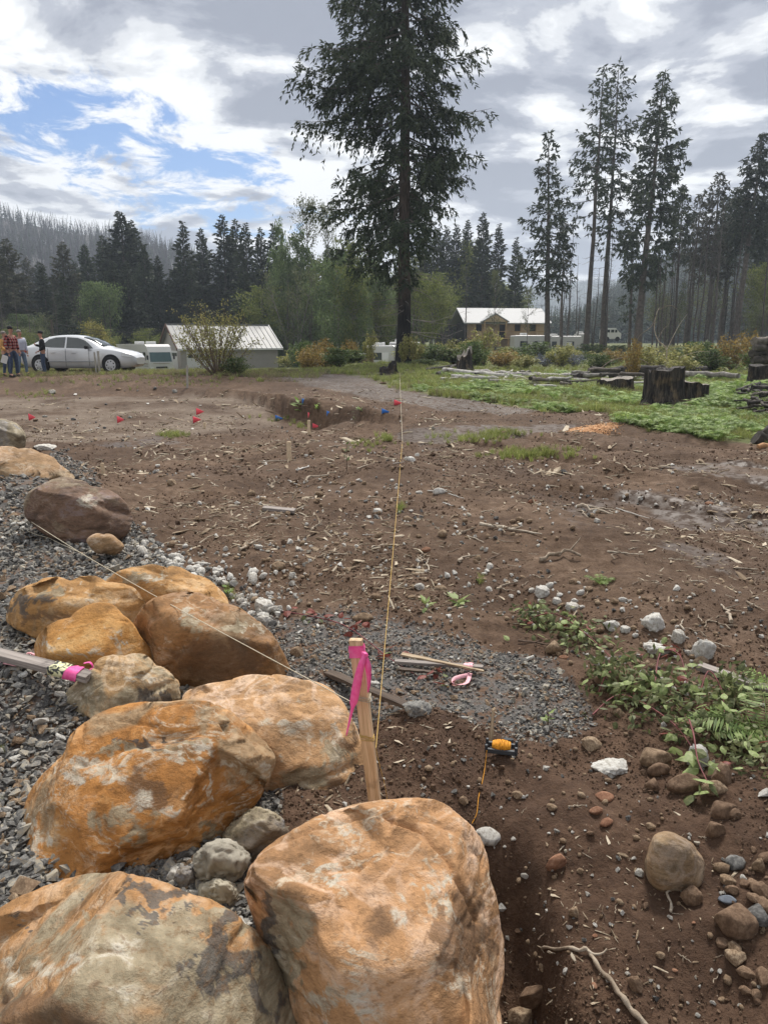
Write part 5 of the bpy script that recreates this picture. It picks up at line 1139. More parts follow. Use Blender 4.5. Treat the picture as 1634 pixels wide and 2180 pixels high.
stick(650, 1155, 46, .1, SM[4], 'pale split stick in the open dirt below the lone board', None, 1.4)
stick(700, 1182, 50, .3, SM[5], 'pale forked stick beside the stones of the open dirt', None, 1.2)
stick(660, 860 + 6, 40, -.5, SD[0], 'dark root hanging over the bank of the pit', None, .9)
stick(262, 814, 34, .8, SD[1], 'dark branch leaning down the bank below the silver car', None, .8)
rt = [G(x_, y_) + np.array([0, 0, .012]) for x_, y_ in ((1152, 2026), (1190, 2026), (1230, 2028), (1252, 2032), (1268, 2060), (1300, 2098), (1322, 2130), (1350, 2165), (1380, 2200))]
root = thing('forked_root', 'long forked grey root lying across the reddish soil', 'root', rt[4])
m_ = MB(); q_ = curve_pts(rt, 40) - rt[4]; q_[:, 2] += .004 * np.sin(np.arange(40) * 1.1); m_.tube(q_, np.linspace(.0045, .0085, 40) * (1 + .2 * np.sin(np.arange(40) * 1.7)), 8); m_.obj('main_root', M_stick, root)
rt2 = [G(x_, y_) + np.array([0, 0, .014]) for x_, y_ in ((1250, 2032), (1262, 2040), (1280, 2038), (1290, 2028))]
m_ = MB(); m_.tube(curve_pts(rt2, 12) - rt[4], np.linspace(.005, .002, 12), 6); m_.obj('side_root', M_stick, root)
def strew_sticks(n, poly, lr, meshes, label, group):
    xs = [q[0] for q in poly]; ys = [q[1] for q in poly]; k = 0
    while k < n:
        px = rnd.uniform(min(xs), max(xs)); py = rnd.uniform(min(ys), max(ys))
        if not in_poly(np.array([px]), np.array([py]), poly)[0]: continue
        me_ = rnd.choice(meshes); L_ = rnd.uniform(*lr)
        stick(px, py, L_, rnd.uniform(-1.5, 1.5), me_, '%s stick %s' % (('short' if L_ < (lr[0] + lr[1]) / 2 else 'long') + (' white' if me_ in SW else ' dark' if me_ in SD else ' pale'), whereabouts(px, py)), group, rnd.uniform(.8, 1.9)); k += 1
strew_sticks(95, [(330, 950), (700, 930), (860, 960), (1100, 1120), (1200, 1230), (900, 1240), (560, 1200), (380, 1080)], (10, 34), SM + SM + SW[:1], 'pale weathered stick among the litter on the berm', 'sticks littering the berm')
strew_sticks(44, [(900, 980), (1634, 960), (1634, 1300), (1250, 1230), (1100, 1100)], (8, 30), SM + SD, 'small stick or twig on the flat muddy dirt', 'sticks on the muddy flat')
strew_sticks(26, [(1080, 1700), (1634, 1760), (1634, 2180), (1120, 2180)], (12, 40), SM + SD, 'thin twig or rootlet on the reddish soil', 'twigs on the reddish soil')
strew_sticks(30, [(900, 1160), (1640, 1200), (1640, 1420), (1300, 1300), (900, 1290)], (12, 44), SM + SD, 'twig lying between the berm and the bramble', 'twigs behind the bramble')

print('PART_d', round(time.time() - _T0, 1))
# ------------------------------------------------------------------ trees
M_need = leafy('fir_needles', [(.25, (.024, .036, .021)), (.5, (.048, .066, .038)), (.75, (.080, .098, .050))], .12, .7, .25, .35)
M_need2 = leafy('dull_fir_needles', [(.25, (.036, .040, .024)), (.5, (.066, .068, .042)), (.75, (.10, .096, .058))], .12, .7, .2, .35)
M_bark = simple('fir_bark', (.105, .088, .076), .95, .4, 3, .6, rand=.15)
M_barkb = simple('charred_bark', (.022, .020, .020), .95, .5, 4, .6)
M_barkg = simple('grey_bark', (.16, .145, .13), .95, .3, 3, .4, rand=.2)
M_lspring = leafy('spring_leaves', [(.25, (.075, .105, .022)), (.5, (.15, .18, .045)), (.75, (.24, .25, .08))], .4, .6, .15, .5)
M_ldeep = leafy('green_leaves', [(.25, (.07, .10, .042)), (.5, (.12, .17, .065)), (.75, (.19, .245, .095))], .35, .6, .2, .5)
M_lyel = leafy('yellow_green_leaves', [(.25, (.13, .13, .03)), (.5, (.24, .22, .06)), (.75, (.36, .32, .11))], .4, .6, .12, 1.2)
M_lhaze = leafy('sparse_olive_leaves', [(.25, (.075, .095, .045)), (.5, (.13, .15, .065)), (.75, (.20, .215, .10))], .35, .6, .2, .4)

def conifer(h, cb, prof, nb, spr, slen, swid, seed, r0=.35, lean=0.0, droop=.45, up=.35, dead=14, hang=.3, needle=None, bark=None, charred=0.0, gap=.0, crookb=.12, name='conifer', sub=0):
    """prof: [(height fraction of crown, reach towards -x, reach towards +x)]"""
    r = np.random.RandomState(seed); needle = needle or M_need
    zf = np.array([p[0] for p in prof]); pl = np.array([p[1] for p in prof]); pr = np.array([p[2] for p in prof])
    tz = np.linspace(0, 1, 18); tx = lean * tz + .004 * h * np.cumsum(r.normal(0, .25, 18)); ty = .004 * h * np.cumsum(r.normal(0, .25, 18))
    tr = r0 * ((1 - tz) ** .85 * .93 + .05) * (1 + .35 * np.exp(-tz * 26))
    T = MB(); T.tube(np.stack([tx, ty, tz * h - .3 * (tz == 0)], 1), tr, 10, 0, True)
    C = MB(); B, D, S, L, Wd = [], [], [], [], []
    for i in range(nb):
        f = (i + r.uniform(0, 1)) / nb; f = f ** .92
        if r.uniform() < gap * (1 - f): continue
        z = cb + (h - cb) * f; a = i * 2.39996 + r.normal(0, .35)
        ca, sa = math.cos(a), math.sin(a); reach = np.interp(f, zf, pr if ca > 0 else pl); side = np.interp(f, zf, (pl + pr) / 2)
        reach = (abs(ca) * reach + abs(sa) * side) / (abs(ca) + abs(sa)) * r.uniform(.38, 1.0) ** .8 * (1 + .22 * math.sin(f * 23 + a) )
        if abs(ca) > .8: reach *= 1.08
        if reach < .15: reach = .15
        x0, y0 = np.interp(z / h, tz, tx), np.interp(z / h, tz, ty)
        rise = up * f * f - droop * (1 - f) * r.uniform(.4, 1.2); n = 7; s = np.linspace(0, 1, n)
        wob = np.cumsum(r.normal(0, crookb * .35, n)) * reach * .12
        path = np.stack([x0 + ca * reach * s - sa * wob, y0 + sa * reach * s + ca * wob, z + reach * (rise * s + .22 * (s ** 2.2) * (1 - f) + .10 * s * s)], 1)
        C.tube(path, np.linspace(.012 * reach + .012, .006, n), 3, 1, True, False)
        if sub:     # side twigs of different lengths carry the sprays
            out = unit(path[-1] - path[0]); lat = np.array([-sa, ca, 0]); ns = max(3, int(sub * reach))
            for q0 in np.sort(r.uniform(.18, .98, ns)):
                b0 = np.array([np.interp(q0, s, path[:, k]) for k in range(3)]); sg = r.choice([-1, 1]); tl = reach * .34 * (1.15 - q0) * r.uniform(.3, 1.25) + .25
                hangs = r.uniform() < hang; d0 = unit(out * r.uniform(.3, 1.0) + lat * sg * r.uniform(.2, 1.1) + np.array([0, 0, r.normal(-.10, .12)])); dn_ = r.uniform(.25, .6) if not hangs else r.uniform(.8, 1.7)
                m = max(4, int(spr * tl)); u_ = r.uniform(0, 1, m); bp = b0 + d0 * (u_ * tl)[:, None] - np.array([0, 0, 1.]) * (dn_ * tl * u_ ** 1.7 * .8)[:, None]
                tdir = unit(d0 - np.array([0, 0, 1.]) * (dn_ * u_)[:, None] * 1.1); d = unit(tdir * .8 + r.normal(0, .45, (m, 3)) + np.array([0, 0, -.25])); sd_ = unit(np.cross(d, r.normal(size=(m, 3))))
                B.append(bp); D.append(d); S.append(sd_); L.append(slen * r.uniform(.5, 1.3, m)); Wd.append(swid * r.uniform(.7, 1.3, m))
            continue
        m = max(3, int(spr * reach)); q = r.uniform(.12, 1.0, m) ** .8; q = np.sort(q)
        bp = np.stack([np.interp(q, s, path[:, k]) for k in range(3)], 1); out = np.array([ca, sa, rise * .5]); lat = np.array([-sa, ca, 0]); sg = r.choice([-1, 1], m)[:, None]
        spread = (1 - q[:, None] * .55) * r.uniform(.2, 1, (m, 1)) * reach * .30
        bp = bp + lat * sg * spread + out * spread * .4 * r.uniform(0, 1, (m, 1)) - np.array([0, 0, 1]) * spread * .22 * r.uniform(.3, 1.2, (m, 1))
        hg = (r.uniform(0, 1, (m, 1)) < hang)
        d = out * r.uniform(.3, 1, (m, 1)) + lat * sg * r.uniform(.2, 1.1, (m, 1)) + np.array([0, 0, 1]) * r.normal(-.18, .25, (m, 1))
        d = np.where(hg, out * r.uniform(-.1, .3, (m, 1)) + np.array([0, 0, -1.]) + lat * r.normal(0, .18, (m, 1)), d); d = unit(d)
        sd_ = unit(np.cross(d, r.normal(size=(m, 3)))); l = slen * r.uniform(.55, 1.35, m) * (.55 + .45 * (1 - f)) * np.where(hg[:, 0], 1.3, 1)
        B.append(bp); D.append(d); S.append(sd_); L.append(l); Wd.append(np.full(m, swid) * r.uniform(.7, 1.3, m) * np.where(hg[:, 0], .6, 1))
    C.kites(np.concatenate(B), np.concatenate(D), np.concatenate(S), np.concatenate(L), np.concatenate(Wd), 0, .4)
    X = MB()
    for i in range(dead):
        z = cb * r.uniform(.25, 1.15) + .0; a = r.uniform(0, 6.28); L_ = r.uniform(.3, 1) * max(pl.max(), pr.max()) * .55; s = np.linspace(0, 1, 5)
        x0, y0 = np.interp(z / h, tz, tx), np.interp(z / h, tz, ty)
        pts = np.stack([x0 + math.cos(a) * L_ * s, y0 + math.sin(a) * L_ * s, z + L_ * (-.15 * s + r.normal(0, .12) * s * s)], 1) + r.normal(0, .03 * L_, (5, 3)) * s[:, None]
        X.tube(pts, np.linspace(.028, .008, 5) * h / 30, 3, 0, True, False)
    return (T.mesh(name + '_trunk', bark or M_bark), C.mesh(name + '_crown', [needle, bark or M_bark]), X.mesh(name + '_dead', M_barkg) if dead else None)
def plant_tree(name, meshes, loc, sc, rz, label, group, cat='tree', parts=('trunk', 'crown', 'dead_branches')):
    t = thing(name, label, cat, loc, rz, group); t.scale = (sc, sc, sc) if np.ndim(sc) == 0 else sc
    for nm, me in zip(parts, meshes):
        if me is None: continue
        o = new_obj(nm, me, t)
        if nm in ('dead_branches', 'bare_branches', 'limbs', 'stems'): o['kind'] = 'stuff'
    return t

# the tall fir in the middle
YB = 45.0; bb = GY(856, YB); s_ = mpp(bb)
zpx = lambda py: P(858, py, YB)[2] - bb[2]
hB = 31.5; cbB = zpx(600)
def pf(py, l, r): return ((zpx(py) - cbB) / (hB - cbB), l * s_, r * s_)
profB = [(0, 90 * s_, 12 * s_), pf(560, 150, 28), pf(520, 190, 45), pf(440, 175, 80), pf(400, 190, 105), pf(345, 215, 178), pf(300, 195, 150), pf(240, 190, 110), pf(180, 225, 165), pf(130, 200, 160), pf(60, 170, 140), pf(20, 225, 125), pf(-60, 170, 120), (.72, 2.9, 2.6), (.86, 1.7, 1.6), (1, .2, .2)]
big = conifer(hB, cbB, [(q[0], q[1] * 1.06, q[2] * .98) for q in profB], 300, 22, .30, .044, 3, .42, .25, .92, .25, 40, .55, crookb=1.3, gap=.30, sub=7, name='tall_fir')
m_ = MB(); zz_ = np.linspace(-.1, zpx(640), 10); rr0 = .43 * ((1 - zz_ / hB) ** .85 * .93 + .05) * (1 + .35 * np.exp(-zz_ / hB * 26))
T = thing('tall_fir', 'very tall drooping fir with a charred black trunk base, standing alone by the road', 'tree', bb)
for nm, me in zip(('trunk', 'crown', 'dead_branches'), big):
    o = new_obj(nm, me, T)
    if nm == 'dead_branches': o['kind'] = 'stuff'
def trunk_burnt():
    m, t, b = pbsdf('part_charred_bark', .95, .2); g = t.new('ShaderNodeTexCoord'); s3 = t.new('ShaderNodeSeparateXYZ', ins={0: g.outputs['Object']})
    mpn = t.new('ShaderNodeMapping', ins={'Vector': g.outputs['Object']}); mpn.inputs['Scale'].default_value = (6, 6, 1.1)
    n = t.noise(mpn.outputs[0], 1.6, 6, .65); f = t.step(t.math('ADD', s3.outputs[2], t.math('MULTIPLY', n, 2.0)), 3.6, 6.0)
    c = t.mix(f, t.ramp(n, [(.35, (.008, .008, .009)), (.65, (.030, .028, .028))]), t.ramp(n, [(.35, (.045, .036, .03)), (.65, (.13, .098, .078))]))
    t.l.new(c, b.inputs['Base Color']); bp = t.new('ShaderNodeBump', ins={'Height': n, 'Strength': .8, 'Distance': .06}); t.l.new(bp.outputs[0], b.inputs['Normal']); return m
M_part = trunk_burnt(); big[0].materials.clear(); big[0].materials.append(M_part)

full = [(0, .8, .8), (.08, 3.0, 3.0), (.25, 3.1, 3.1), (.5, 2.5, 2.5), (.75, 1.5, 1.5), (.9, .75, .75), (1, .1, .1)]
slim = [(0, .7, .7), (.1, 1.9, 1.9), (.3, 2.2, 2.2), (.6, 1.6, 1.6), (.85, .8, .8), (1, .1, .1)]
KA = conifer(22, 2.0, full, 150, 34, .75, .12, 21, .26, 0, .25, .5, 8, .25, name='fir')
KB = conifer(22, 3.5, slim, 130, 36, .70, .11, 22, .22, 0, .25, .5, 8, .25, name='fir')
KC = conifer(22, 6.0, full, 120, 26, .8, .12, 23, .25, .3, .35, .5, 22, .35, needle=M_need2, gap=.25, name='fir')
KD = conifer(22, 1.0, [(0, 1.5, 1.5), (.1, 3.8, 3.8), (.4, 3.4, 3.4), (.7, 2.0, 2.0), (1, .1, .1)], 170, 34, .8, .13, 24, .3, 0, .15, .5, 4, .2, name='fir')
def setc(K, px, top, Y, label, group, rz=None, wk=1.0, name='fir', h0=22.0, base=None):
    b_ = GY(px, Y); hh = P(px, top, Y)[2] - b_[2]; sc = hh / h0
    return plant_tree(name, K, b_, (sc * wk * 1.42, sc * wk * 1.42, sc), rnd.uniform(0, 6.28) if rz is None else rz, label, group)
gA = 'firs of the dark wood behind the shed'
for (px, top, Y, K, wk, lb) in [
    (276, 450, 118, KD, 1.05, 'broad dark fir with the highest top left of the shed bush'.replace('left of', 'before')), (300, 470, 122, KA, 1.0, 'fir leaning close against the broadest dark fir'),
    (405, 470, 112, KB, .95, 'narrow fir with the open sky on both sides, above the shed roof end'), (443, 486, 116, KA, .75, 'fir right beside the lone narrow fir'.replace('right ', '')),
    (487, 458, 114, KB, 1.1, 'tallest spire of the tight fir clump above the leafy bush'), (511, 466, 118, KA, .8, 'fir in the middle of the tight clump'),
    (533, 474, 112, KB, .9, 'fir at the near side of the tight clump'), (562, 484, 116, KA, .7, 'fir with a pointed top between clump and pale cottonwood'),
    (590, 476, 120, KB, .9, 'fir partly hidden by the pale green spire tree'), (350, 545, 108, KA, .8, 'lower dark fir in the gap between broad fir and lone narrow fir'),
    (150, 514, 112, KC, .9, 'dull brownish fir above the people'), (44, 508, 104, KC, 1.05, 'dull fir near the burnt hill foot, behind the people'),
    (20, 540, 100, KC, .9, 'sparse dull fir at the edge of the burnt slope'), (110, 560, 106, KB, 1.0, 'low dark fir between two dull firs'), (200, 520, 120, KD, .8, 'dark fir above the round green tree'),
    (235, 500, 125, KA, .8, 'dark fir just before the broadest one'), (320, 520, 112, KD, .7, 'dark fir filling the foot of the broadest one')]:
    setc(K, px, top, Y, lb, gA, None, wk)
for i in range(58):
    px = rnd.uniform(-260, 660); top = rnd.uniform(545, 625); Y = rnd.uniform(92, 150)
    setc(rnd.choice([KA, KB, KC, KD]), px, top, Y, ('tall' if top < 585 else 'low') + (' deep' if Y > 120 else ' front-row') + ' dark fir ' + across(px), 'firs filling the dark wood', None, rnd.uniform(.8, 1.2))
gC = 'firs behind the tall drooping fir'
for (px, top, Y, K, wk, lb) in [(700, 520, 125, KA, .8, 'fir showing under the drooping branches of the tall fir'), (745, 500, 128, KB, 1.0, 'dark fir just behind the tall fir crown'), (900, 478, 122, KB, 1.0, 'dark fir next to the tall trunk'), (927, 486, 126, KA, .8, 'fir second from the tall trunk in the back row'),
    (946, 480, 122, KB, .9, 'fir in the middle of the back row beyond the tall trunk'), (966, 476, 124, KB, .9, 'fir with forked top in the back row'), (988, 468, 126, KA, .7, 'fir beside the pointed lone top'), (1022, 452, 118, KA, .72, 'pointed fir standing highest in the back row'),
    (1053, 476, 118, KB, .8, 'slender fir between pointed fir and the house trees'), (1090, 505, 122, KB, .8, 'slim fir above the house roof end')]:
    setc(K, px, top, Y, lb, gC, None, wk)
for i in range(16):
    px = rnd.uniform(660, 1100); top = rnd.uniform(540, 610)
    setc(rnd.choice([KA, KB, KC]), px, top, rnd.uniform(125, 150), ('taller' if top < 575 else 'lower') + ' back-row dark fir ' + across(px), 'firs behind the spring trees', None, rnd.uniform(.8, 1.1))
# tall thinned firs by the house
sparseL = [(0, 1.2, 1.2), (.15, 2.6, 2.8), (.4, 3.0, 2.7), (.6, 2.3, 2.4), (.8, 1.4, 1.5), (.93, .7, .7), (1, .1, .1)]
def own(px_b, px_t, base, top, Y, prof, cb_py, seed, label, nb=120, sprn=24, r0=.33, gap=.25, wk=1, needle=None, dead=30, hang=.4, droop=.35):
    b_ = GY(px_b, Y); s = mpp(b_); hh = P(px_b, top, Y)[2] - b_[2]; cb_ = P(px_b, cb_py, Y)[2] - b_[2]
    K = conifer(hh, cb_, [(a, l * s, r * s) for a, l, r in prof], int(nb * 1.0), sprn * .62, .50, .085, seed, r0, (px_t - px_b) * s, droop, .55, dead, hang, needle, gap=gap, crookb=.8, name='thinned_fir', sub=5.6)
    return plant_tree('thinned_fir', K, b_, 1, 0, label, 'tall thinned firs beside the house')
own(1164, 1148, 750, 282, 85, [(0, 40, 25), (.1, 66, 60), (.3, 68, 62), (.45, 62, 58), (.6, 44, 36), (.8, 26, 24), (1, 3, 3)], 625, 31, 'thinned fir with upswept branches standing right before the unfinished house end'.replace('right ', ''), 90, 18)
own(1246, 1243, 745, 140, 88, [(0, 20, 15), (.15, 60, 35), (.35, 66, 40), (.55, 62, 40), (.75, 42, 34), (.9, 22, 20), (1, 3, 3)], 500, 32, 'very tall thin-crowned fir, first of the close pair past the house', 90, 15, gap=.4)
own(1281, 1280, 745, 132, 92, [(0, 30, 40), (.15, 45, 60), (.35, 45, 60), (.55, 40, 58), (.75, 32, 42), (.9, 20, 22), (1, 3, 3)], 560, 33, 'very tall thin-crowned fir, second and slightly higher of the close pair', 95, 15, gap=.4)
own(1354, 1368, 748, 155, 86, [(0, 45, 40), (.12, 70, 70), (.3, 60, 75), (.5, 58, 72), (.7, 42, 52), (.85, 30, 34), (1, 3, 3)], 615, 34, 'tall dense fir with a thick trunk, third from the house', 140, 24, .45, .25)
own(1562, 1577, 735, 285, 92, [(0, 35, 30), (.1, 55, 50), (.3, 62, 62), (.5, 50, 58), (.7, 36, 42), (.85, 22, 24), (1, 3, 3)], 540, 35, 'dense dark fir with a bare lower trunk before the wooded hill', 120, 24, .42, .15)
own(1500, 1498, 735, 368, 100, [(0, 50, 40), (.2, 60, 50), (.5, 48, 44), (.8, 24, 24), (1, 3, 3)], 600, 36, 'brownish fir rising out of the burnt thicket', 100, 20, .3, .25, needle=M_need2)
own(1530, 1530, 735, 400, 104, [(0, 50, 40), (.2, 50, 50), (.5, 40, 44), (.8, 20, 20), (1, 3, 3)], 560, 37, 'dark fir squeezed between the brownish fir and the dense one', 90, 18, .3, .25)
own(1462, 1462, 735, 415, 105, [(0, 40, 40), (.2, 45, 40), (.5, 34, 30), (.8, 20, 16), (1, 3, 3)], 570, 38, 'short brownish fir at the start of the burnt thicket', 70, 16, .25, .35, needle=M_need2)
own(1430, 1424, 735, 395, 98, [(0, 25, 25), (.2, 30, 30), (.5, 30, 30), (.8, 16, 16), (1, 3, 3)], 560, 39, 'slight fir behind the thick-trunked tall fir', 80, 22, .22, .3)
own(1192, 1186, 745, 470, 95, [(0, 20, 20), (.5, 24, 22), (1, 3, 3)], 640, 40, 'thin leaning burnt fir with few needles near the house trees', 50, 10, .2, .5, needle=M_need2)
own(1338, 1330, 745, 480, 96, [(0, 25, 20), (.5, 28, 22), (1, 3, 3)], 680, 41, 'thin fir with a ragged crown, close behind the thick trunk', 60, 12, .22, .4)
own(1600, 1604, 735, 470, 110, [(0, 40, 40), (.5, 30, 30), (1, 3, 3)], 600, 42, 'low dark fir beyond the dense dark one', 90, 26, .25, .1)
# bare burnt snags
def snag(h, seed, nbr=46, r0=.13, reach=1.6, mat=None, leaves=0):
    r = np.random.RandomState(seed); T = MB(); tz = np.linspace(0, 1, 12); tx = np.cumsum(r.normal(0, .06, 12)); ty = np.cumsum(r.normal(0, .06, 12))
    T.tube(np.stack([tx, ty, tz * h - .2], 1), r0 * (1 - tz * .88), 6, 0); X = MB()
    for i in range(nbr):
        f = r.uniform(.18, .99); a = r.uniform(0, 6.28); L = reach * (1 - f * .75) * r.uniform(.35, 1.1); s = np.linspace(0, 1, 5); e = r.normal(.15, .3)
        p = np.stack([np.interp(f, tz, tx) + math.cos(a) * L * s, np.interp(f, tz, ty) + math.sin(a) * L * s, f * h + L * (e * s + .25 * s * s * r.normal())], 1) + r.normal(0, .04, (5, 3)) * s[:, None]
        X.tube(p, np.linspace(.022, .008, 5), 3, 0, True, False)
        if r.uniform() < .6:
            q = p[2] + unit(r.normal(size=3)) * np.linspace(0, L * .5, 4)[:, None]; X.tube(q, np.linspace(.012, .006, 4), 3, 0, True, False)
    return T.mesh('snag_trunk', mat or M_bark), X.mesh('snag_branches', mat or M_bark)
M_snag = simple('scorched_wood', (.095, .082, .074), .95, .4, 2.5, .4, rand=.3)
SN = [snag(16, 60 + s, 60, .14, 1.9, M_snag) for s in range(4)]
for (x0, x1, n, t0, t1, y0, y1, lb, gp) in ((1185, 1420, 18, 470, 640, 82, 125, 'thin bare snag among the tall thinned firs', 'snags among the tall firs'), (1400, 1660, 34, 400, 560, 80, 125, 'bare scorched snag in the burnt thicket', 'snags of the burnt thicket'),
        (0, 240, 22, 600, 660, 85, 120, 'pale bare trunk in the thin wood behind the people', 'snags behind the people'), (560, 1000, 30, 560, 640, 82, 120, 'bare grey stem among the spring trees', 'bare stems among spring trees'), (1660, 2000, 10, 400, 560, 80, 120, 'bare scorched snag in the burnt thicket', 'snags of the burnt thicket')):
    for i in range(n):
        px = rnd.uniform(x0, x1); Y = rnd.uniform(y0, y1); b_ = GY(px, Y); hh = (P(px, rnd.uniform(t0, t1), Y)[2] - b_[2]) / 16
        plant_tree('bare_snag', rnd.choice(SN), b_, (max(.7, hh * .9), max(.7, hh * .9), hh), rnd.uniform(0, 6.28), lb.split(' among ')[0].split(' in ')[0] + (' near, ' if Y < (y0 + y1) / 2 else ' farther back, ') + across(px), gp, 'dead tree', ('trunk', 'bare_branches'))

def broadleaf(h, w, seed, nlimb=26, nleaf=5200, lsz=.22, mat=None, bark=None, cb=.22, clump=.10, r0=.14, open_=.0, shape=1.0, weep=0.0, stems=1):
    r = np.random.RandomState(seed); T = MB(); X = MB(); ends = []
    for st in range(stems):
        bx, by = (0, 0) if stems == 1 else (r.normal(0, w * .05), r.normal(0, w * .05)); tx_, ty_ = (r.normal(0, w * .06), r.normal(0, w * .06)) if stems == 1 else (r.normal(0, w * .33), r.normal(0, w * .33))
        tz = np.linspace(0, 1, 10); T.tube(np.stack([bx + (tx_ - bx) * tz ** 1.1, by + (ty_ - by) * tz ** 1.1, tz * h * r.uniform(.86, .98) - .15], 1), r0 * (1 - tz * .88), 6, 0)
        for i in range(nlimb):
            f = cb + (1 - cb) * r.uniform(0, .95); a = r.uniform(0, 6.28); prof = math.sin(min(1, (f - cb * .6) / (1 - cb * .6)) ** shape * math.pi * .86 + .25); L = w * .5 * max(.15, prof) * r.uniform(.6, 1.1)
            if stems > 1: L *= .55
            s = np.linspace(0, 1, 6); e = r.uniform(.3, .9)
            p = np.stack([bx + (tx_ - bx) * f + math.cos(a) * L * s, by + (ty_ - by) * f + math.sin(a) * L * s, f * h * .92 + L * (e * s - weep * s * s * 1.6)], 1) + r.normal(0, .03 * L, (6, 3)) * s[:, None]
            X.tube(p, np.linspace(r0 * .30, .010, 6), 3, 0, True, False); ends += [p[k] for k in (2, 3, 4, 5, 5)]
            for _ in range(3):
                k = r.randint(2, 6); dd = unit(np.array([math.cos(a), math.sin(a), e]) + r.normal(0, .6, 3)); l2 = L * r.uniform(.2, .45); q = p[k] + dd * np.linspace(0, l2, 4)[:, None]
                q[:, 2] -= weep * np.linspace(0, 1, 4) ** 2 * l2; X.tube(q, np.linspace(.012, .005, 4), 3, 0, True, False); ends += [q[-1], q[2]]
    E = np.array(ends); k = r.randint(0, len(E), nleaf); pos = E[k] + r.normal(0, clump * w, (nleaf, 3)) * r.uniform(.2, 1.2, (nleaf, 1)) * np.array([1, 1, .8])
    pos[:, 2] = np.clip(pos[:, 2], .15, h); d = unit(r.normal(size=(nleaf, 3)) + np.array([0, 0, -.3 - weep])); sd_ = unit(np.cross(d, r.normal(size=(nleaf, 3))))
    C = MB(); l = lsz * r.uniform(.6, 1.3, nleaf); C.kites(pos, d, sd_, l, l * .33, 0, .45)
    return T.mesh('leafy_trunk', bark or M_barkg), C.mesh('leafy_crown', mat or M_lspring), X.mesh('leafy_limbs', bark or M_barkg)
PT = ('trunk', 'crown', 'limbs')
DA = broadleaf(10, 8, 71, 30, 9000, .30, M_ldeep, clump=.09); DB = broadleaf(10, 7.5, 72, 30, 5500, .26, M_lspring, clump=.09); DC = broadleaf(10, 6.5, 73, 34, 3000, .22, M_lhaze, clump=.09, stems=3, nlimb=14) if False else broadleaf(10, 6.5, 73, 14, 3000, .22, M_lhaze, clump=.09, stems=3)
DW = broadleaf(10, 9, 74, 44, 9000, .30, M_lyel, clump=.07, weep=.7, cb=.15)
DT = broadleaf(10, 4.6, 75, 44, 2600, .13, M_lhaze, clump=.05, cb=.3, shape=.8, r0=.11)
DG = broadleaf(10, 5.2, 76, 40, 6000, .22, M_ldeep, clump=.08, cb=.05, shape=.7)
def dec(K, px, top, Y, wpx, label, group, name='leafy_tree', w0=None, h0=10.0, base=None):
    b_ = GY(px, Y); hh = (P(px, top, Y)[2] - b_[2]) / h0; s = mpp(b_); wk = wpx * s / w0
    o = plant_tree(name, K, b_, (wk, wk, hh), rnd.uniform(0, 6.28), label, group, 'tree', PT); return o
gD = 'leafing trees along the wood'
dec(DA, 224, 602, 98, 82, 'round fresh green tree above the silver car, before the dark firs', gD, w0=8)
dec(DW, 205, 676, 74, 100, 'yellow-green weeping tree directly behind the silver car', gD, w0=9)
dec(DW, -10, 690, 70, 90, 'yellow-green tree at the picture edge behind the people'.replace('at the picture edge ', 'peeping out '), gD, w0=9)
dec(DB, 320, 700, 84, 60, 'small green tree behind the white motorhome', gD, w0=7.5)
dec(DB, 560, 610, 92, 110, 'yellowish green broad tree rising behind the shed roof end', gD, w0=7.5)
dec(DG, 605, 458, 98, 60, 'tall pale green spire-shaped tree next to the airy cottonwood', gD, w0=5.2)
dec(DG, 640, 478, 96, 80, 'dense pale green tree at the foot of the airy cottonwood', gD, w0=5.2)
dec(DT, 662, 392, 100, 90, 'tall airy cottonwood with tiny leaves against the clouds', gD, w0=4.6)
dec(DT, 700, 402, 104, 70, 'second airy cottonwood half hidden by the drooping fir', gD, w0=4.6)
dec(DG, 690, 540, 92, 100, 'green tree filling the space below the drooping fir branches', gD, w0=5.2)
dec(DC, 905, 570, 86, 90, 'hazy spring tree just beyond the tall black trunk', gD, w0=6.5)
dec(DB, 960, 570, 122, 90, 'light green spring tree behind the house roof', gD, w0=7.5)
dec(DB, 1010, 512, 124, 80, 'tallest light green tree above the unfinished house', gD, w0=7.5)
dec(DT, 1050, 560, 84, 40, 'thin branched spring tree before the unfinished house', gD, w0=4.6)
dec(DT, 1120, 600, 82, 36, 'thin spring tree beside the house end', gD, w0=4.6)
for i in range(46):
    px = rnd.uniform(585, 1100); dec(rnd.choice([DG, DC, DB, DG]), px, rnd.uniform(495, 640) if px < 960 else rnd.uniform(560, 640), rnd.uniform(78, 115) if px < 930 else rnd.uniform(120, 140), rnd.uniform(60, 100), 'slender' + ' hazy green spring tree ' + across(px), 'trees of the hazy green thicket', w0=6.5)
for i in range(16):
    px = rnd.uniform(-160, 250); K_ = rnd.choice([DC, DB, DA]); dec(K_, px, rnd.uniform(655, 705), rnd.uniform(88, 104), rnd.uniform(50, 90), ('thin olive' if K_ is DC else 'yellow-green' if K_ is DB else 'deep green') + ' low tree ' + across(px), 'low trees at the wood edge', w0=7)
for i in range(12):
    px = rnd.uniform(1300, 1680); dec(DC, px, rnd.uniform(560, 660), rnd.uniform(84, 110), rnd.uniform(50, 90), 'scrubby half-bare tree ' + across(px), 'scrub of the burnt thicket', w0=6.5)
dec(DB, 1610, 560, 96, 90, 'yellow-green broadleaf tree at the foot of the wooded hill', gD, w0=7.5)

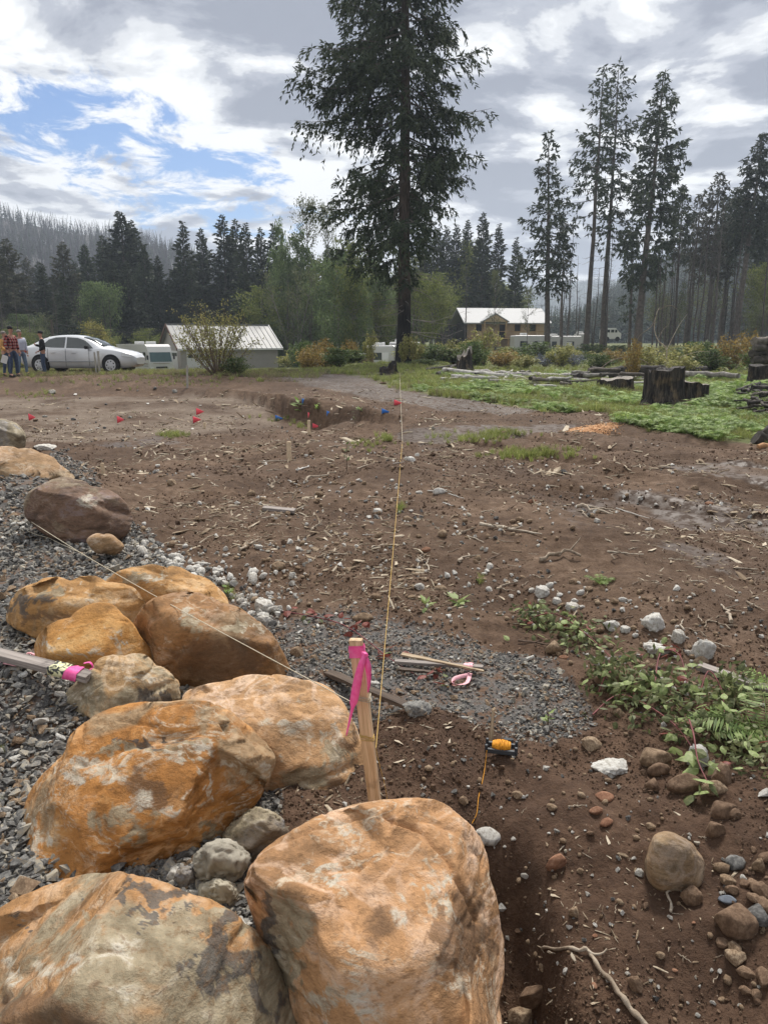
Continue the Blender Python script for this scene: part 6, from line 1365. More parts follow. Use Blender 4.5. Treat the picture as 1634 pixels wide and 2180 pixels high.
# ------------------------------------------------------------------ forests on the hills
def lowtree(seed, mat, kind):
    r = np.random.RandomState(seed); m_ = MB()
    if kind == 'snag':
        m_.tube([[0, 0, -1], [.1, 0, .5], [0, .1, 1]], [.022, .016, .006], 3, 0, False)
        B = []; n = 12; z = r.uniform(.3, .95, n); a = r.uniform(0, 6.28, n); d = np.stack([np.cos(a), np.sin(a), np.full(n, .35)], 1)
        m_.kites(np.stack([0 * z, 0 * z, z], 1), unit(d), unit(np.cross(d, r.normal(size=(n, 3)))), .13, .007)
    else:
        m_.tube([[0, 0, -.4], [0, 0, .5], [0, 0, 1]], [.02, .014, .004], 3, 0, False); n = 70
        f = r.uniform(.12, 1, n); a = r.uniform(0, 6.28, n); R = .20 * (1 - f) + .02; d = np.stack([np.cos(a), np.sin(a), np.full(n, -.35)], 1)
        m_.kites(np.stack([0 * f, 0 * f, f], 1), unit(d), unit(np.cross(d, r.normal(size=(n, 3)) + [0, 0, 1.5])), R * 1.1, R * .22)
    return m_.mesh('far_tree', mat)
M_farsnag = simple('far_scorched_trees', (.075, .07, .072), .95, .3, 1, rand=.35); M_farfir = leafy('far_firs', [(.3, (.035, .052, .035)), (.7, (.07, .095, .055))], 0, .8, .4, .5)
def hill_forest(name, grid, n, meshes, hr_, label, umin, umax, tmax=1.03, wts=None):
    X, Y, Z = grid; ny, nx = X.shape; r = np.random.RandomState(n); nt = 46
    j = r.uniform(0, nx - 1.001, n); i = r.uniform(1, (nt + 1) * tmax, n); i = np.minimum(i, ny - 1.001); ii, jj = i.astype(int), j.astype(int); fi, fj = i - ii, j - jj
    def L(A): return (A[ii, jj] * (1 - fi) * (1 - fj) + A[ii + 1, jj] * fi * (1 - fj) + A[ii, jj + 1] * (1 - fi) * fj + A[ii + 1, jj + 1] * fi * fj)
    p = np.stack([L(X), L(Y), L(Z)], 1); u = p[:, 0] / p[:, 1]; k = (u > umin) & (u < umax); p = p[k]; n = len(p)
    h = r.uniform(*hr_, n); idx = r.choice(len(meshes), n, p=wts)
    return scatter(name, meshes, p, np.stack([r.normal(0, .03, n), r.normal(0, .03, n), r.uniform(0, 6.28, n)], 1), np.stack([h, h, h], 1), label, idx)
FS = [lowtree(1, M_farsnag, 'snag'), lowtree(2, M_farsnag, 'snag'), lowtree(3, M_farfir, 'fir'), lowtree(4, M_farfir, 'fir')]
hill_forest('burnt_forest', HL, 17000, FS, (6, 12), 'burnt forest of bare trunks covering the brown hill', -.75, .1, 1.03, [.42, .42, .08, .08])
xs_ = np.linspace(-.62, -.20, 340); rows_ = []
for u in xs_:
    px = W_PX / 2 + u * F_PX * .974 + 0; 
hill_forest('hill_firs', HR, 15000, FS[2:], (6, 12), 'dark fir forest covering the wooded hill', .1, .85)
hill_forest('far_hill_firs', HF_, 9000, FS[2:], (8, 13), 'hazy blue forest on the distant ridge', -.1, .6)

print('PART_e', round(time.time() - _T0, 1))
# ------------------------------------------------------------------ grass, ferns, bushes
M_fern = leafy('fern_green', [(.25, (.10, .16, .04)), (.5, (.21, .31, .08)), (.75, (.38, .46, .17))], .4, .55, .32, 2)
M_grass = leafy('grass_green', [(.25, (.15, .19, .05)), (.5, (.28, .32, .09)), (.75, (.44, .43, .18))], .35, .6, .25, 2)
M_dry = leafy('dry_grass', [(.25, (.16, .13, .07)), (.5, (.27, .23, .13)), (.75, (.38, .34, .21))], .2, .7, .2, 2)
M_bramble = leafy('bramble_leaf', [(.25, (.055, .070, .028)), (.5, (.115, .135, .055)), (.75, (.21, .21, .10))], .3, .55, .15, 4)
M_brpale = leafy('pale_bramble_leaf', [(.25, (.16, .22, .07)), (.5, (.26, .33, .12)), (.75, (.42, .44, .24))], .3, .55, .15, 4)
M_brred = leafy('red_leaf', [(.25, (.10, .022, .022)), (.5, (.18, .045, .035)), (.75, (.26, .10, .06))], .25, .5, .15, 4)
M_stemr = simple('red_stem', (.17, .05, .05), .6, .3, 20); M_stemb = simple('brown_stem', (.14, .10, .07), .8, .3, 20)
M_bushy = leafy('bush_yellow_green', [(.25, (.16, .17, .05)), (.5, (.29, .28, .10)), (.75, (.44, .40, .17))], .4, .6, .15, 1.5)
M_busho = leafy('bush_ochre', [(.25, (.14, .10, .028)), (.5, (.27, .19, .06)), (.75, (.40, .29, .11))], .4, .6, .12, 1.5)
M_bushg = leafy('bush_green', [(.25, (.045, .075, .022)), (.5, (.09, .13, .04)), (.75, (.15, .19, .065))], .35, .6, .15, 1.5)
M_blueg = leafy('blue_grey_leaves', [(.25, (.11, .13, .16)), (.75, (.27, .30, .36))], .2, .6, .1, 1)

def frond_arrays(r, base, az, L, rise, m_, wk=.16, n=16, mat=0):
    s = np.linspace(0, 1, n); out = np.array([math.cos(az), math.sin(az), 0]); lat = np.array([-math.sin(az), math.cos(az), 0])
    P_ = base + out * (L * s ** 1.1 * .85)[:, None] + np.array([0, 0, 1]) * (L * (rise * s - rise * .75 * s ** 2.4))[:, None]
    m_.tube(P_[::3], np.linspace(.006, .002, len(P_[::3])) * L * 1.5, 3, mat, True, False)
    q = np.repeat(np.arange(2, n), 2); sg = np.tile([-1, 1], n - 2)[:, None]; wl = L * wk * np.sin(np.clip(s[q] * 1.05, 0, 1) * math.pi) ** .7 * 1.6 + .01
    d = unit(lat * sg + out * .45 + np.array([0, 0, -.15]) + r.normal(0, .08, (len(q), 3))); t = unit(np.gradient(P_, axis=0))[q]
    m_.kites(P_[q], d, t, wl, L / n * .42, mat, .35)
def fern_mesh(seed, nf=8, L=.5, rise=.75, mat=M_fern, n=16):
    r = np.random.RandomState(seed); m_ = MB()
    for i in range(nf): frond_arrays(r, np.zeros(3), i * 2.4 + r.normal(0, .3), L * r.uniform(.7, 1.15), rise * r.uniform(.8, 1.3), m_, .17, n)
    return m_.mesh('fern', mat)
def tuft_mesh(seed, n=22, L=.3, mat=M_grass, w=.006, spread=.5):
    r = np.random.RandomState(seed); m_ = MB(); a = r.uniform(0, 6.28, n); e = r.uniform(.1, spread, n); B = np.stack([np.cos(a), np.sin(a), 0 * a], 1) * r.uniform(0, .09, n)[:, None]
    d = unit(np.stack([np.cos(a) * e, np.sin(a) * e, np.ones(n)], 1)); l = L * r.uniform(.5, 1.2, n); sd_ = unit(np.cross(d, r.normal(size=(n, 3)))); k = l[:, None] * .55; bend = np.array([0, 0, -1]) * (l * .3)[:, None] + np.stack([np.cos(a), np.sin(a), 0 * a], 1) * (l * .35)[:, None]
    V = np.stack([B - sd_ * w, B + sd_ * w, B + d * k + sd_ * w * .8, B + d * k - sd_ * w * .8], 1).reshape(-1, 3); m_.add(V, np.arange(4 * n).reshape(-1, 4))
    tip = B + d * l[:, None] * .9 + bend * .5; V = np.stack([B + d * k - sd_ * w * .8, B + d * k + sd_ * w * .8, tip], 1).reshape(-1, 3); m_.add(V, np.arange(3 * n).reshape(-1, 3)); return m_.mesh('tuft', mat)
FERN = [fern_mesh(s, 7 + s % 3, .5, .8 + .1 * s) for s in range(4)]
TUFT = [tuft_mesh(s) for s in range(3)]; TDRY = [tuft_mesh(10 + s, 18, .28, M_dry, .004, .7) for s in range(2)]
def leafbush(seed, h, w, n, ls, mat, stems=9, up=1.0, bark=None, dens=.12, leaf_w=.36):
    """many upright stems with leaves along them"""
    r = np.random.RandomState(seed); X = MB(); E = []
    for i in range(stems):
        a = r.uniform(0, 6.28); R = w * .5 * r.uniform(.15, 1) ** .7; s = np.linspace(0, 1, 8); hh = h * (1 - .45 * (R / (w * .5)) ** 2) * r.uniform(.8, 1.08)
        p = np.stack([math.cos(a) * (R * s ** (1.2 * up) + .06 * w * r.uniform(0, 1)), math.sin(a) * (R * s ** (1.2 * up)), hh * s - .05], 1) + r.normal(0, .02 * w, (8, 3)) * s[:, None]
        X.tube(p, np.linspace(.012, .004, 8) * h ** .6, 4, 0, True, False); E += [p[k] for k in range(2, 8) for _ in range(k)]
        for _ in range(4):
            k = r.randint(2, 7); d = unit(np.array([math.cos(a), math.sin(a), 1.2]) + r.normal(0, .7, 3)); q = p[k] + d * np.linspace(0, h * r.uniform(.10, .28), 5)[:, None]; X.tube(q, np.linspace(.006, .002, 5) * h ** .6, 3, 0, True, False); E += [q[k2] for k2 in (2, 3, 4, 4)]
    E = np.array(E); k = r.randint(0, len(E), n); pos = E[k] + r.normal(0, dens * w * .5, (n, 3)); pos[:, 2] = np.maximum(pos[:, 2], .02)
    d = unit(r.normal(size=(n, 3)) + np.array([0, 0, .2])); sd_ = unit(np.cross(d, r.normal(size=(n, 3)))); l = ls * r.uniform(.6, 1.35, n); C = MB(); C.kites(pos, d, sd_, l, l * leaf_w, 0, .45)
    return X.mesh('bush_stems', bark or M_stemb), C.mesh('bush_leaves', mat)
PB = ('stems', 'leaves')
def bush(K, px, py, top, wpx, label, group, name='leafy_bush', h0=1, w0=1, Y=None, cat='bush'):
    p = G(px, py) if Y is None else GY(px, Y); s = mpp(p); hh = (P(px, top, p[1])[2] - p[2]) / h0; wk = wpx * s / w0
    return plant_tree(name, K, p, (wk, wk, hh), rnd.uniform(0, 6.28), label, group, cat, PB)
BY = leafbush(1, 1, 1, 2600, .050, M_bushy, 22, .8, dens=.10); BO = leafbush(2, 1, 1, 1500, .065, M_busho, 14, .9, dens=.12); BG = leafbush(3, 1, 1, 2000, .065, M_bushg, 16, .9, dens=.13); BY2 = leafbush(4, 1, 1, 1500, .065, M_bushy, 12, .9, dens=.12)
bigb = leafbush(5, 3.6, 4.3, 4000, .10, M_bushy, 40, .75, dens=.06)
bp_ = GY(462, 29.5); s = mpp(bp_); plant_tree('leafy_bush', bigb, bp_, (172 * s / 4.3, 172 * s / 4.3, (P(462, 640, 29.5)[2] - bp_[2]) / 3.6), .4, 'large yellow-green bush of upright stems in front of the grey shed', None, 'bush', PB)
bush(BG, 505, 792, 762, 60, 'low dense green growth at the base of the large bush', 'bushes on the bank', Y=29)
gb = 'bushes between the road and the thicket'
for (px, top, w, Y, K, lb) in [(660, 735, 70, 46, BO, 'ochre bush at the start of the road hedge'), (690, 720, 60, 48, BO, 'taller ochre bush behind the first'), (650, 728, 46, 52, BG, 'narrow green bush beside the ochre ones'), (722, 742, 80, 44, BG, 'low green bush before the dark trailer'), (745, 722, 44, 50, BO, 'ochre bush touching the dark trailer'),
    (790, 705, 30, 47, BY2, 'tall yellow-green sapling clump over the white camper'), (858, 712, 26, 43.5, BY2, 'thin vine-like sapling in front of the black trunk'), (882, 712, 34, 43.5, BY2, 'slim green sapling beside the black trunk'),
    (930, 735, 70, 46, BG, 'dense green bush past the black trunk'), (962, 722, 80, 47, BY2, 'yellowish bush in the hedge below the house'), (1000, 730, 80, 44, BG, 'broad green bush below the unfinished house'), (1030, 698, 70, 50, BY2, 'tallest fresh green bush, before the house porch'), (1075, 745, 80, 45, BO, 'brownish bush near the pale debris logs'),
    (1110, 755, 70, 43, BY2, 'pale bush above the debris logs'), (905, 765, 70, 40, BG, 'low bush right at the road bend'.replace('right ', '')), (1215, 735, 60, 55, BY2, 'yellow bush in front of the white camper row'), (1300, 742, 60, 52, BO, 'ochre bush below the twin tall trunks'), (1345, 720, 40, 30, BO, 'yellow-brown upright sapling by the black stump'),
    (1390, 735, 80, 40, BY2, 'loose yellow bush behind the black stump'), (1460, 730, 80, 44, BY2, 'pale bush beside the bent bare branches'), (1500, 745, 90, 38, BG, 'low green bush beyond the cut stump'), (1555, 712, 80, 42, BO, 'ochre bush near the stacked logs'), (1590, 705, 50, 44, BO, 'upright ochre bush at the log stack end'), (1620, 735, 80, 40, BG, 'green bush in front of the log stack'),
    (1520, 735, 60, 50, BY2, 'yellow bush behind the low green one'), (1270, 755, 70, 45, BG, 'low bush beside the blue-grey plants'), (1430, 755, 90, 34, BY2, 'low yellow bush right behind the cut stump'.replace('right ', ''))]:
    bush(K, px, 0, top, w, lb, gb, Y=Y)
for i in range(46):
    px = rnd.uniform(620, 1700); px = px if not 765 < px < 865 else px + 110; Y = rnd.uniform(46, 78); K_ = rnd.choice([BY2, BY2, BG, BG]); bush(K_, px, 0, rnd.uniform(728, 748), rnd.uniform(50, 100), ('yellowish' if K_ is BY2 else 'green') + (' nearer' if Y < 62 else ' farther') + ' scrub bush ' + across(px), 'scrub below the trees', Y=Y)
for i in range(16):
    px = rnd.uniform(-60, 240); bush(rnd.choice([BY2, BG]), px, 0, rnd.uniform(728, 750), rnd.uniform(50, 90), 'scrub bush beyond the bank, ' + across(px), 'scrub beyond the car', Y=rnd.uniform(55, 72))
BB = leafbush(6, 1, 1, 1800, .05, M_blueg, 16, .9, dens=.13)
for px, w in ((1160, 60), (1190, 60), (1225, 50)): bush(BB, px, 0, 752, w, 'low blue-grey leafy plants in a row before the campers', 'blue-grey plants', 'blue_grey_plant', Y=48, cat='plant')
# ferns at the edge of the dirt: single plants
for i, (px, py, w) in enumerate([(1440, 905, 90), (1475, 880, 80), (1410, 900, 70), (1520, 930, 70), (1600, 920, 80), (1570, 905, 60), (1625, 935, 60), (1340, 865, 90), (1290, 860, 90), (1230, 850, 80), (1180, 848, 80), (1120, 842, 80), (1060, 838, 70), (1000, 830, 60), (1380, 880, 70), (1455, 850, 90), (1150, 862, 60), (1250, 868, 60), (940, 825, 50),
        (1610, 780, 90), (1570, 790, 80), (1500, 900, 60), (1100, 860, 60), (1320, 880, 60), (1360, 905, 50), (1555, 935, 50), (1300, 845, 70), (1270, 840, 60), (1345, 850, 80), (1385, 872, 70), (1440, 872, 90), (1420, 885, 70), (1240, 826, 60), (1500, 862, 90), (1530, 885, 80)]):
    p = G(px, py); s = mpp(p); o = new_obj('fern', FERN[i % 4], None, p); k = w * s / .95; o.scale = (k, k, k * .95); o.rotation_euler = (0, 0, rnd.uniform(0, 6.28)); tag(o, ('large' if w > 75 else 'small') + ' green fern at the dirt edge ' + across(px), 'fern', 'ferns along the dirt edge')
f1 = G(1278, 1245); s = mpp(f1); o = new_obj('fern', fern_mesh(9, 7, .5, .9, n=22), None, f1); k = 78 * s / .9; o.scale = (k, k, k * 1.15); tag(o, 'single fresh fern plant growing alone on the dirt above the white rocks', 'fern')
f2 = G(1600, 1600); s = mpp(f2)
m_ = MB(); r_f = np.random.RandomState(3)
for a_, L_ in ((3.0, .30), (3.4, .22), (2.5, .24), (.3, .3), (1.2, .3)): frond_arrays(r_f, np.zeros(3), a_, L_ * 1.3, .55, m_, .17, 26)
o = m_.obj('fern', M_fern); o.location = [f2[0] + .08, f2[1] + .05, f2[2] + .03]; tag(o, 'bright fern fronds reaching out over the bramble beside the plank', 'fern')
f3 = G(1650, 1470); o = new_obj('fern', fern_mesh(12, 7, .22, .6, n=20), None, f3); tag(o, 'light green fern tips overhanging the pale plank', 'fern')
# ground cover
x, y, r = polar_pts(70000, 13, 70, -.62, .62); g, gr, w, lt, rd = mk(x, y); p = on_ground(x, y); qx, qy, _ = proj(p[:, 0], p[:, 1], p[:, 2])
k = (gr > .3) & (RS.uniform(0, 1, len(x)) < np.where((qx < 620) | (y > 40), .35, 1.0) * np.clip(.75 + 1.1 * fbm(x, y, scale=.8, oct=3, seed=171), .12, 1) * np.where(gr < .9, .45, 1)); p = p[k]; x, y = x[k], y[k]; qx = qx[k]; n = len(p)
fn = (fbm(x, y, scale=.6, oct=4, seed=70) > np.where(y < 25, -.22, .16)) & (qx > 880) & (y < 34); fn = fn & (RS.uniform(0, 1, n) < .55); idx = np.where(fn, RS.randint(0, 4, n), np.where((RS.uniform(0, 1, n) < .25), 7 + RS.randint(0, 2, n), 4 + RS.randint(0, 3, n)))
scatter('undergrowth', FERN + TUFT + TDRY, p, np.stack([RS.normal(0, .15, n), RS.normal(0, .15, n), RS.uniform(0, 6.28, n)], 1), np.where(fn, RS.uniform(.25, .75, n) * np.clip(1 + 1.1 * fbm(x, y, scale=.5, oct=2, seed=72), .5, 1.9), RS.uniform(.35, .85, n) * np.clip(1 + .9 * fbm(x, y, scale=.6, oct=2, seed=73), .5, 1.6) * np.where(qx < 640, .6, 1)), 'green ferns and grass covering the open ground', idx)
# dry grass on the bank by the car, sparse weeds on the dirt
n = 5200; x = RS.uniform(-19, -2.5, n); y = RS.uniform(26.5, 36, n); p = on_ground(x, y); k = RS.uniform(0, 1, n) < np.where(y > 28.6, .9, .22); p = p[k]; n = len(p)
scatter('bank_grass', TDRY + TUFT[:2], p, np.stack([RS.normal(0, .2, n), RS.normal(0, .2, n), RS.uniform(0, 6.28, n)], 1), RS.uniform(.35, .85, n), 'short dry grass along the top of the bank', RS.choice(4, n, p=[.34, .34, .16, .16]))
pts = []
for (px, py, rx, ry, n) in [(1130, 968, 90, 9, 130), (370, 928, 24, 4, 40), (1010, 935, 60, 7, 60), (850, 1085, 8, 8, 8), (820, 935, 14, 6, 20), (580, 893, 40, 6, 14), (1060, 925, 60, 5, 60), (640, 905, 16, 8, 20), (490, 1262, 9, 14, 10), (1018, 1238, 5, 5, 5), (148, 1150, 4, 8, 3), (8, 1600, 8, 8, 6), (6, 1710, 6, 6, 5), (780, 950, 40, 12, 24), (80, 840, 60, 10, 40), (300, 815, 200, 12, 90)]:
    for _ in range(n): pts.append(G(px + rnd.gauss(0, rx * .6), py + rnd.gauss(0, ry * .6)))
pts = np.array(pts); n = len(pts); scl = np.clip(pts[:, 1] / 13, .12, 1) * RS.uniform(.25, .6, n)
scatter('weeds', TUFT, pts, np.stack([RS.normal(0, .2, n), RS.normal(0, .2, n), RS.uniform(0, 6.28, n)], 1), scl, 'small tufts of weeds and grass sprouting on the dirt')
# broad-leaved plants
def sprig(seed, nl, L, mat, h, name='leaf', w=.28, flat=.3):
    r = np.random.RandomState(seed); m_ = MB(); a = np.arange(nl) * 2.4; z = r.uniform(.25, 1, nl) * h; d = unit(np.stack([np.cos(a), np.sin(a), np.full(nl, flat) + r.normal(0, .2, nl)], 1))
    m_.kites(np.stack([0 * z, 0 * z, z], 1), d, unit(np.cross(d, [0, 0, 1.])), L * r.uniform(.7, 1.2, nl), L * w, 0, .45); return m_
def plant(px, py, hpx, wpx, mat, label, n=9, seed=1, name='weed_plant'):
    p = G(px, py); s = mpp(p); t = thing(name, label, 'plant', p); h = hpx * s; m_ = MB(); m_.tube([[0, 0, -.02], [.01 * h, 0, h * .5], [0, .02 * h, h]], [.004 + .006 * h, .003 + .004 * h, .002], 5); m_.obj('stem', M_stemb, t)
    L = wpx * s * .5; base = sprig(seed, 1, L, mat, 0); a = 0; r = random.Random(seed); lm = MB(); dd = np.array([[1, 0, .15]]); lm.kites(np.zeros((1, 3)), unit(dd), np.array([[0, 1., 0]]), L, L * .24, 0, .42); me = lm.mesh('leaf', mat)
    for i in range(n): o = new_obj('leaf', me, t, (0, 0, h * r.uniform(.15, 1))); o.rotation_euler = (r.uniform(-.3, .3), r.uniform(-.7, .3), i * 2.4 + r.uniform(-.3, .3)); o.scale = [r.uniform(.7, 1.15)] * 3
    return t
plant(636, 878, 26, 40, M_fern, 'leafy green weed with a blue flag in it, in the pit corner', 14, 3); plant(676, 878, 20, 28, M_fern, 'small fern-like weed on the pit bank', 10, 4); plant(765, 880, 10, 22, M_fern, 'tiny weed at the pit bank edge', 7, 5)
plant(738, 1002, 62, 30, M_bushg, 'dark thin sapling with small leaves standing on the berm', 12, 6); plant(754, 900, 24, 14, M_bushg, 'thin dark weed behind the berm', 8, 7)
plant(485, 1275, 30, 34, M_fern, 'bright green sprout between the boulders and white rubble', 10, 8); plant(848, 1085, 14, 16, M_fern, 'small green shoot next to the taut string on the berm', 6, 9)
plant(905, 1300, 22, 50, M_brpale, 'pale drooping sprout at the edge of the fine gravel', 9, 10); plant(975, 1290, 24, 60, M_brpale, 'wide pale sprout beyond the fine gravel', 11, 11); plant(1165, 1545, 30, 40, M_brpale, 'little yellow-green weed on the fine gravel', 8, 12); plant(1018, 1240, 8, 14, M_fern, 'tiny green seedling in the gritty strip', 5, 13)
# ------------------------------------------------------------------ bramble
def leaf3(mat, serr=True, seed=0):
    r = np.random.RandomState(seed); m_ = MB(); V = [[0, 0, 0]]; n = 7
    up_, dn = [], []
    for i in range(1, n):
        s = i / n; w = .30 * math.sin(s ** .75 * math.pi) + (.02 if i % 2 else -.012); z = -.18 * s * s + .03; up_.append([s, w, z - .06]); dn.append([s, -w, z - .06]); V.append([s, 0, -.18 * s * s + .03])
    V.append([1.05, 0, -.2]); mid = list(range(n + 1)); u0 = len(V); V += up_; d0 = len(V); V += dn; tri = []
    for sgn, o in ((1, u0), (-1, d0)):
        seq = [0] + [o + i for i in range(n - 1)] + [n]
        for i in range(n):
            a_, b_, c_, d_ = mid[i], mid[i + 1], seq[i + 1], seq[i]
            for t_ in ((a_, b_, c_), (a_, c_, d_)):
                if len(set(t_)) == 3: tri.append(t_ if sgn > 0 else t_[::-1])
    m_.add(V, tri, 0, False); return m_.mesh('leaf', mat)
LF = {'g': leaf3(M_bramble), 'p': leaf3(M_brpale), 'r': leaf3(M_brred)}
def bramble(label, spots, n_obj, mix, lpx, seed, hgt, canes, nstuff=0):
    r = random.Random(seed); c = G(spots[0][0], spots[0][1]); t = thing('bramble', label, 'bramble', c); k = 0
    for (cx, cy, rx, ry, wgt) in spots:
        for _ in range(int(n_obj * wgt)):
            px = r.gauss(cx, rx * .5); py = r.gauss(cy, ry * .5); p = G(px, py); s = mpp(p); L = r.uniform(*lpx) * s; z = hgt * s * max(0.0, 1 - ((px - cx) / rx) ** 2 * .6) * r.uniform(.1, 1)
            key = r.choices('gpr', mix)[0]; o = new_obj('leaf', LF[key], t, p + np.array([0, 0, z + .01]) - c); o.rotation_euler = (r.gauss(0, .5), r.gauss(.15, .45), r.uniform(0, 6.28)); o.scale = (L, L, L)
    m_ = MB(); B = []
    for _ in range(nstuff):
        cx, cy, rx, ry, w_ = r.choice(spots); p = G(r.gauss(cx, rx * .5), r.gauss(cy, ry * .5)); s = mpp(p); B.append((p + np.array([0, 0, hgt * s * r.uniform(0, .75)]) - c, s))
    if nstuff:
        q = np.random.RandomState(seed); bp = np.array([b[0] for b in B]); ss = np.array([b[1] for b in B]); d = unit(q.normal(size=(nstuff, 3)) + [0, 0, -.2]); m_.kites(bp, d, unit(np.cross(d, q.normal(size=(nstuff, 3)))), ss * q.uniform(lpx[0], lpx[1] * .8, nstuff), ss * lpx[0] * .3, 0, .45)
        o = m_.obj('small_leaves', M_bramble, t); o['kind'] = 'stuff'
    for pts_ in canes:
        P_ = np.array([G(a_, b_) + np.array([0, 0, e]) for a_, b_, e in pts_]) - c; cm = MB(); P_ = curve_pts(P_, 16); cm.tube(P_, np.linspace(.0042, .002, 16), 6); cm.obj('cane', M_stemr, t)
    return t
bramble('tangled green bramble spreading beside the stone pile and the plank', [(1440, 1500, 120, 60, .3), (1350, 1490, 90, 55, .18), (1520, 1560, 110, 50, .24), (1590, 1620, 70, 40, .14), (1300, 1450, 60, 40, .08), (1560, 1490, 60, 30, .06)], 300, (.52, .43, .05), (13, 30), 5, 66,
    [[(1270, 1490, .02), (1290, 1470, .09), (1320, 1475, .08), (1360, 1510, .03)], [(1390, 1490, .02), (1400, 1440, .13), (1440, 1445, .13), (1460, 1480, .05)], [(1480, 1520, .02), (1500, 1480, .12), (1530, 1500, .08), (1540, 1530, .02)], [(1260, 1530, .02), (1320, 1500, .05), (1420, 1560, .06), (1480, 1620, .03)], [(1460, 1590, .12), (1470, 1620, .11), (1480, 1660, .08), (1500, 1700, .07)]], 1400)
bramble('wilting light green bramble tip at the edge of the white rubble', [(1180, 1340, 70, 26, .45), (1240, 1370, 60, 30, .35), (1130, 1320, 40, 18, .2)], 110, (.35, .62, .03), (11, 24), 6, 38, [[(1110, 1330, .02), (1180, 1330, .07), (1260, 1380, .05), (1320, 1430, .02)]], 300)
bramble('green leafy sprig hanging over the brown cobbles of the pile', [(1492, 1640, 50, 30, .6), (1500, 1698, 34, 10, .4)], 16, (.4, .6, 0), (30, 52), 7, 40, [])
bramble('red-leaved vine trailing over the fine gravel behind the stake', [(640, 1310, 40, 10, .15), (700, 1325, 50, 12, .2), (830, 1405, 30, 16, .2), (925, 1445, 34, 14, .2), (960, 1470, 16, 12, .12), (760, 1345, 30, 14, .13)], 42, (.12, .03, .85), (14, 30), 8, 14, [[(570, 1300, .01), (660, 1318, .02), (740, 1345, .03), (830, 1410, .02), (900, 1450, .01)]])
bramble('dry orange-brown withered leaves between white rocks and bramble', [(1425, 1395, 26, 20, 1)], 14, (0, .1, .9), (16, 28), 9, 20, [])

print('PART_f', round(time.time() - _T0, 1))
# ------------------------------------------------------------------ stumps, logs, debris
def char_mat():
    m, t, b = pbsdf('charred_stump_bark', .95, .2); tcn = t.new('ShaderNodeTexCoord'); mpn = t.new('ShaderNodeMapping', ins={'Vector': tcn.outputs['Object']}); mpn.inputs['Scale'].default_value = (9, 9, 1.4)
    n = t.noise(mpn.outputs[0], 1.5, 7, .68); n2 = t.noise(tcn.outputs['Object'], 3, 5, .6)
    c = t.ramp(n, [(.34, (.006, .006, .007)), (.48, (.030, .027, .026)), (.60, (.085, .072, .06)), (.72, (.17, .145, .12))]); c = t.mix(t.step(n2, .5, .66), c, t.ramp(n, [(.35, (.03, .022, .016)), (.65, (.20, .15, .10))]))
    t.l.new(c, b.inputs['Base Color']); bp = t.new('ShaderNodeBump', ins={'Height': n, 'Strength': 1.0, 'Distance': .08}); t.l.new(bp.outputs[0], b.inputs['Normal']); return m
M_stumpb = char_mat()
M_char = rockmat('charcoal_wood', [(.3, (.010, .010, .011)), (.48, (.032, .029, .028)), (.62, (.085, .074, .064)), (.75, (.16, .14, .12))], rand=.1, bump=1.0, scale=10)
M_cut = rockmat('cut_wood_grey', [(.3, (.12, .10, .08)), (.5, (.24, .21, .18)), (.7, (.38, .35, .31))], rand=.2, bump=.4, scale=9)
M_cuto = rockmat('fresh_cut_wood', [(.3, (.26, .12, .05)), (.6, (.42, .24, .12))], rand=.2, bump=.4, scale=9)
M_log = rockmat('bleached_log', [(.3, (.16, .145, .13)), (.5, (.33, .31, .285)), (.7, (.52, .50, .47))], rand=.35, bump=.6, scale=5)
M_logd = rockmat('dark_log', [(.3, (.03, .026, .023)), (.55, (.085, .072, .062)), (.75, (.18, .155, .13))], rand=.4, bump=.8, scale=5)
M_saw = rockmat('sawdust', [(.3, (.42, .21, .09)), (.6, (.66, .40, .22))], rand=.1, bump=.5, scale=14)
def stump(px, py, wpx, hpx, label, seed, slant=.0, topm=None, flare=1.35, group='stumps in the ferns', rag=.04):
    p = G(px, py); s = mpp(p); R = wpx * s / 2; h = hpx * s; r = np.random.RandomState(seed); t = thing('tree_stump', label, 'stump', p); n = 28; a = np.arange(n) * 2 * math.pi / n
    prof = 1 + .10 * np.sin(a * 3 + seed) + .07 * np.sin(a * 7 + 2 * seed) + r.normal(0, .02, n); m_ = MB(); rows_ = []
    zs = np.array([-.15, 0, .1, .25, .5, .8, 1.0])
    for z in zs:
        k = 1 + (flare - 1) * math.exp(-max(z, 0) * 7) * (1 + .8 * np.sin(a * 4 + seed)); top = 1 + slant * np.cos(a) + rag * np.sin(a * 5 + seed) * (z > .9) + r.normal(0, rag * .5, n) * (z > .9)
        rows_.append(np.stack([np.cos(a) * R * prof * k, np.sin(a) * R * prof * k, h * z * (top if z > 0 else np.ones(n))], 1))
    V = np.concatenate(rows_); i = np.arange(len(zs) - 1)[:, None] * n; j = np.arange(n)[None]
    m_.add(V, np.stack([i + j, i + (j + 1) % n, i + n + (j + 1) % n, i + n + j], -1).reshape(-1, 4), 0, False); m_.obj('bark', M_stumpb, t)
    c_ = rows_[-1].mean(0); m_ = MB(); inner = rows_[-1] * [.55, .55, 1] + [0, 0, h * .01]; V = np.concatenate([rows_[-1] * [.97, .97, 1] + [0, 0, .004], inner, [c_ + [0, 0, -.01]]])
    F1 = [[k, (k + 1) % n, n + (k + 1) % n, n + k] for k in range(n)]; m_.add(V, F1, 0); m_.add(V, [[n + k, n + (k + 1) % n, 2 * n] for k in range(n)], 0); m_.obj('cut_top', topm or M_cut, t); return t
stump(1407, 868, 74, 80, 'tall charred black stump at the edge of the ferns, the largest one', 1, .04, M_char, 1.5, rag=.035)
stump(1462, 862, 72, 48, 'low charred stump with a pale slanting cut top, against the tall black stump', 2, -.12, M_cut, 1.25)
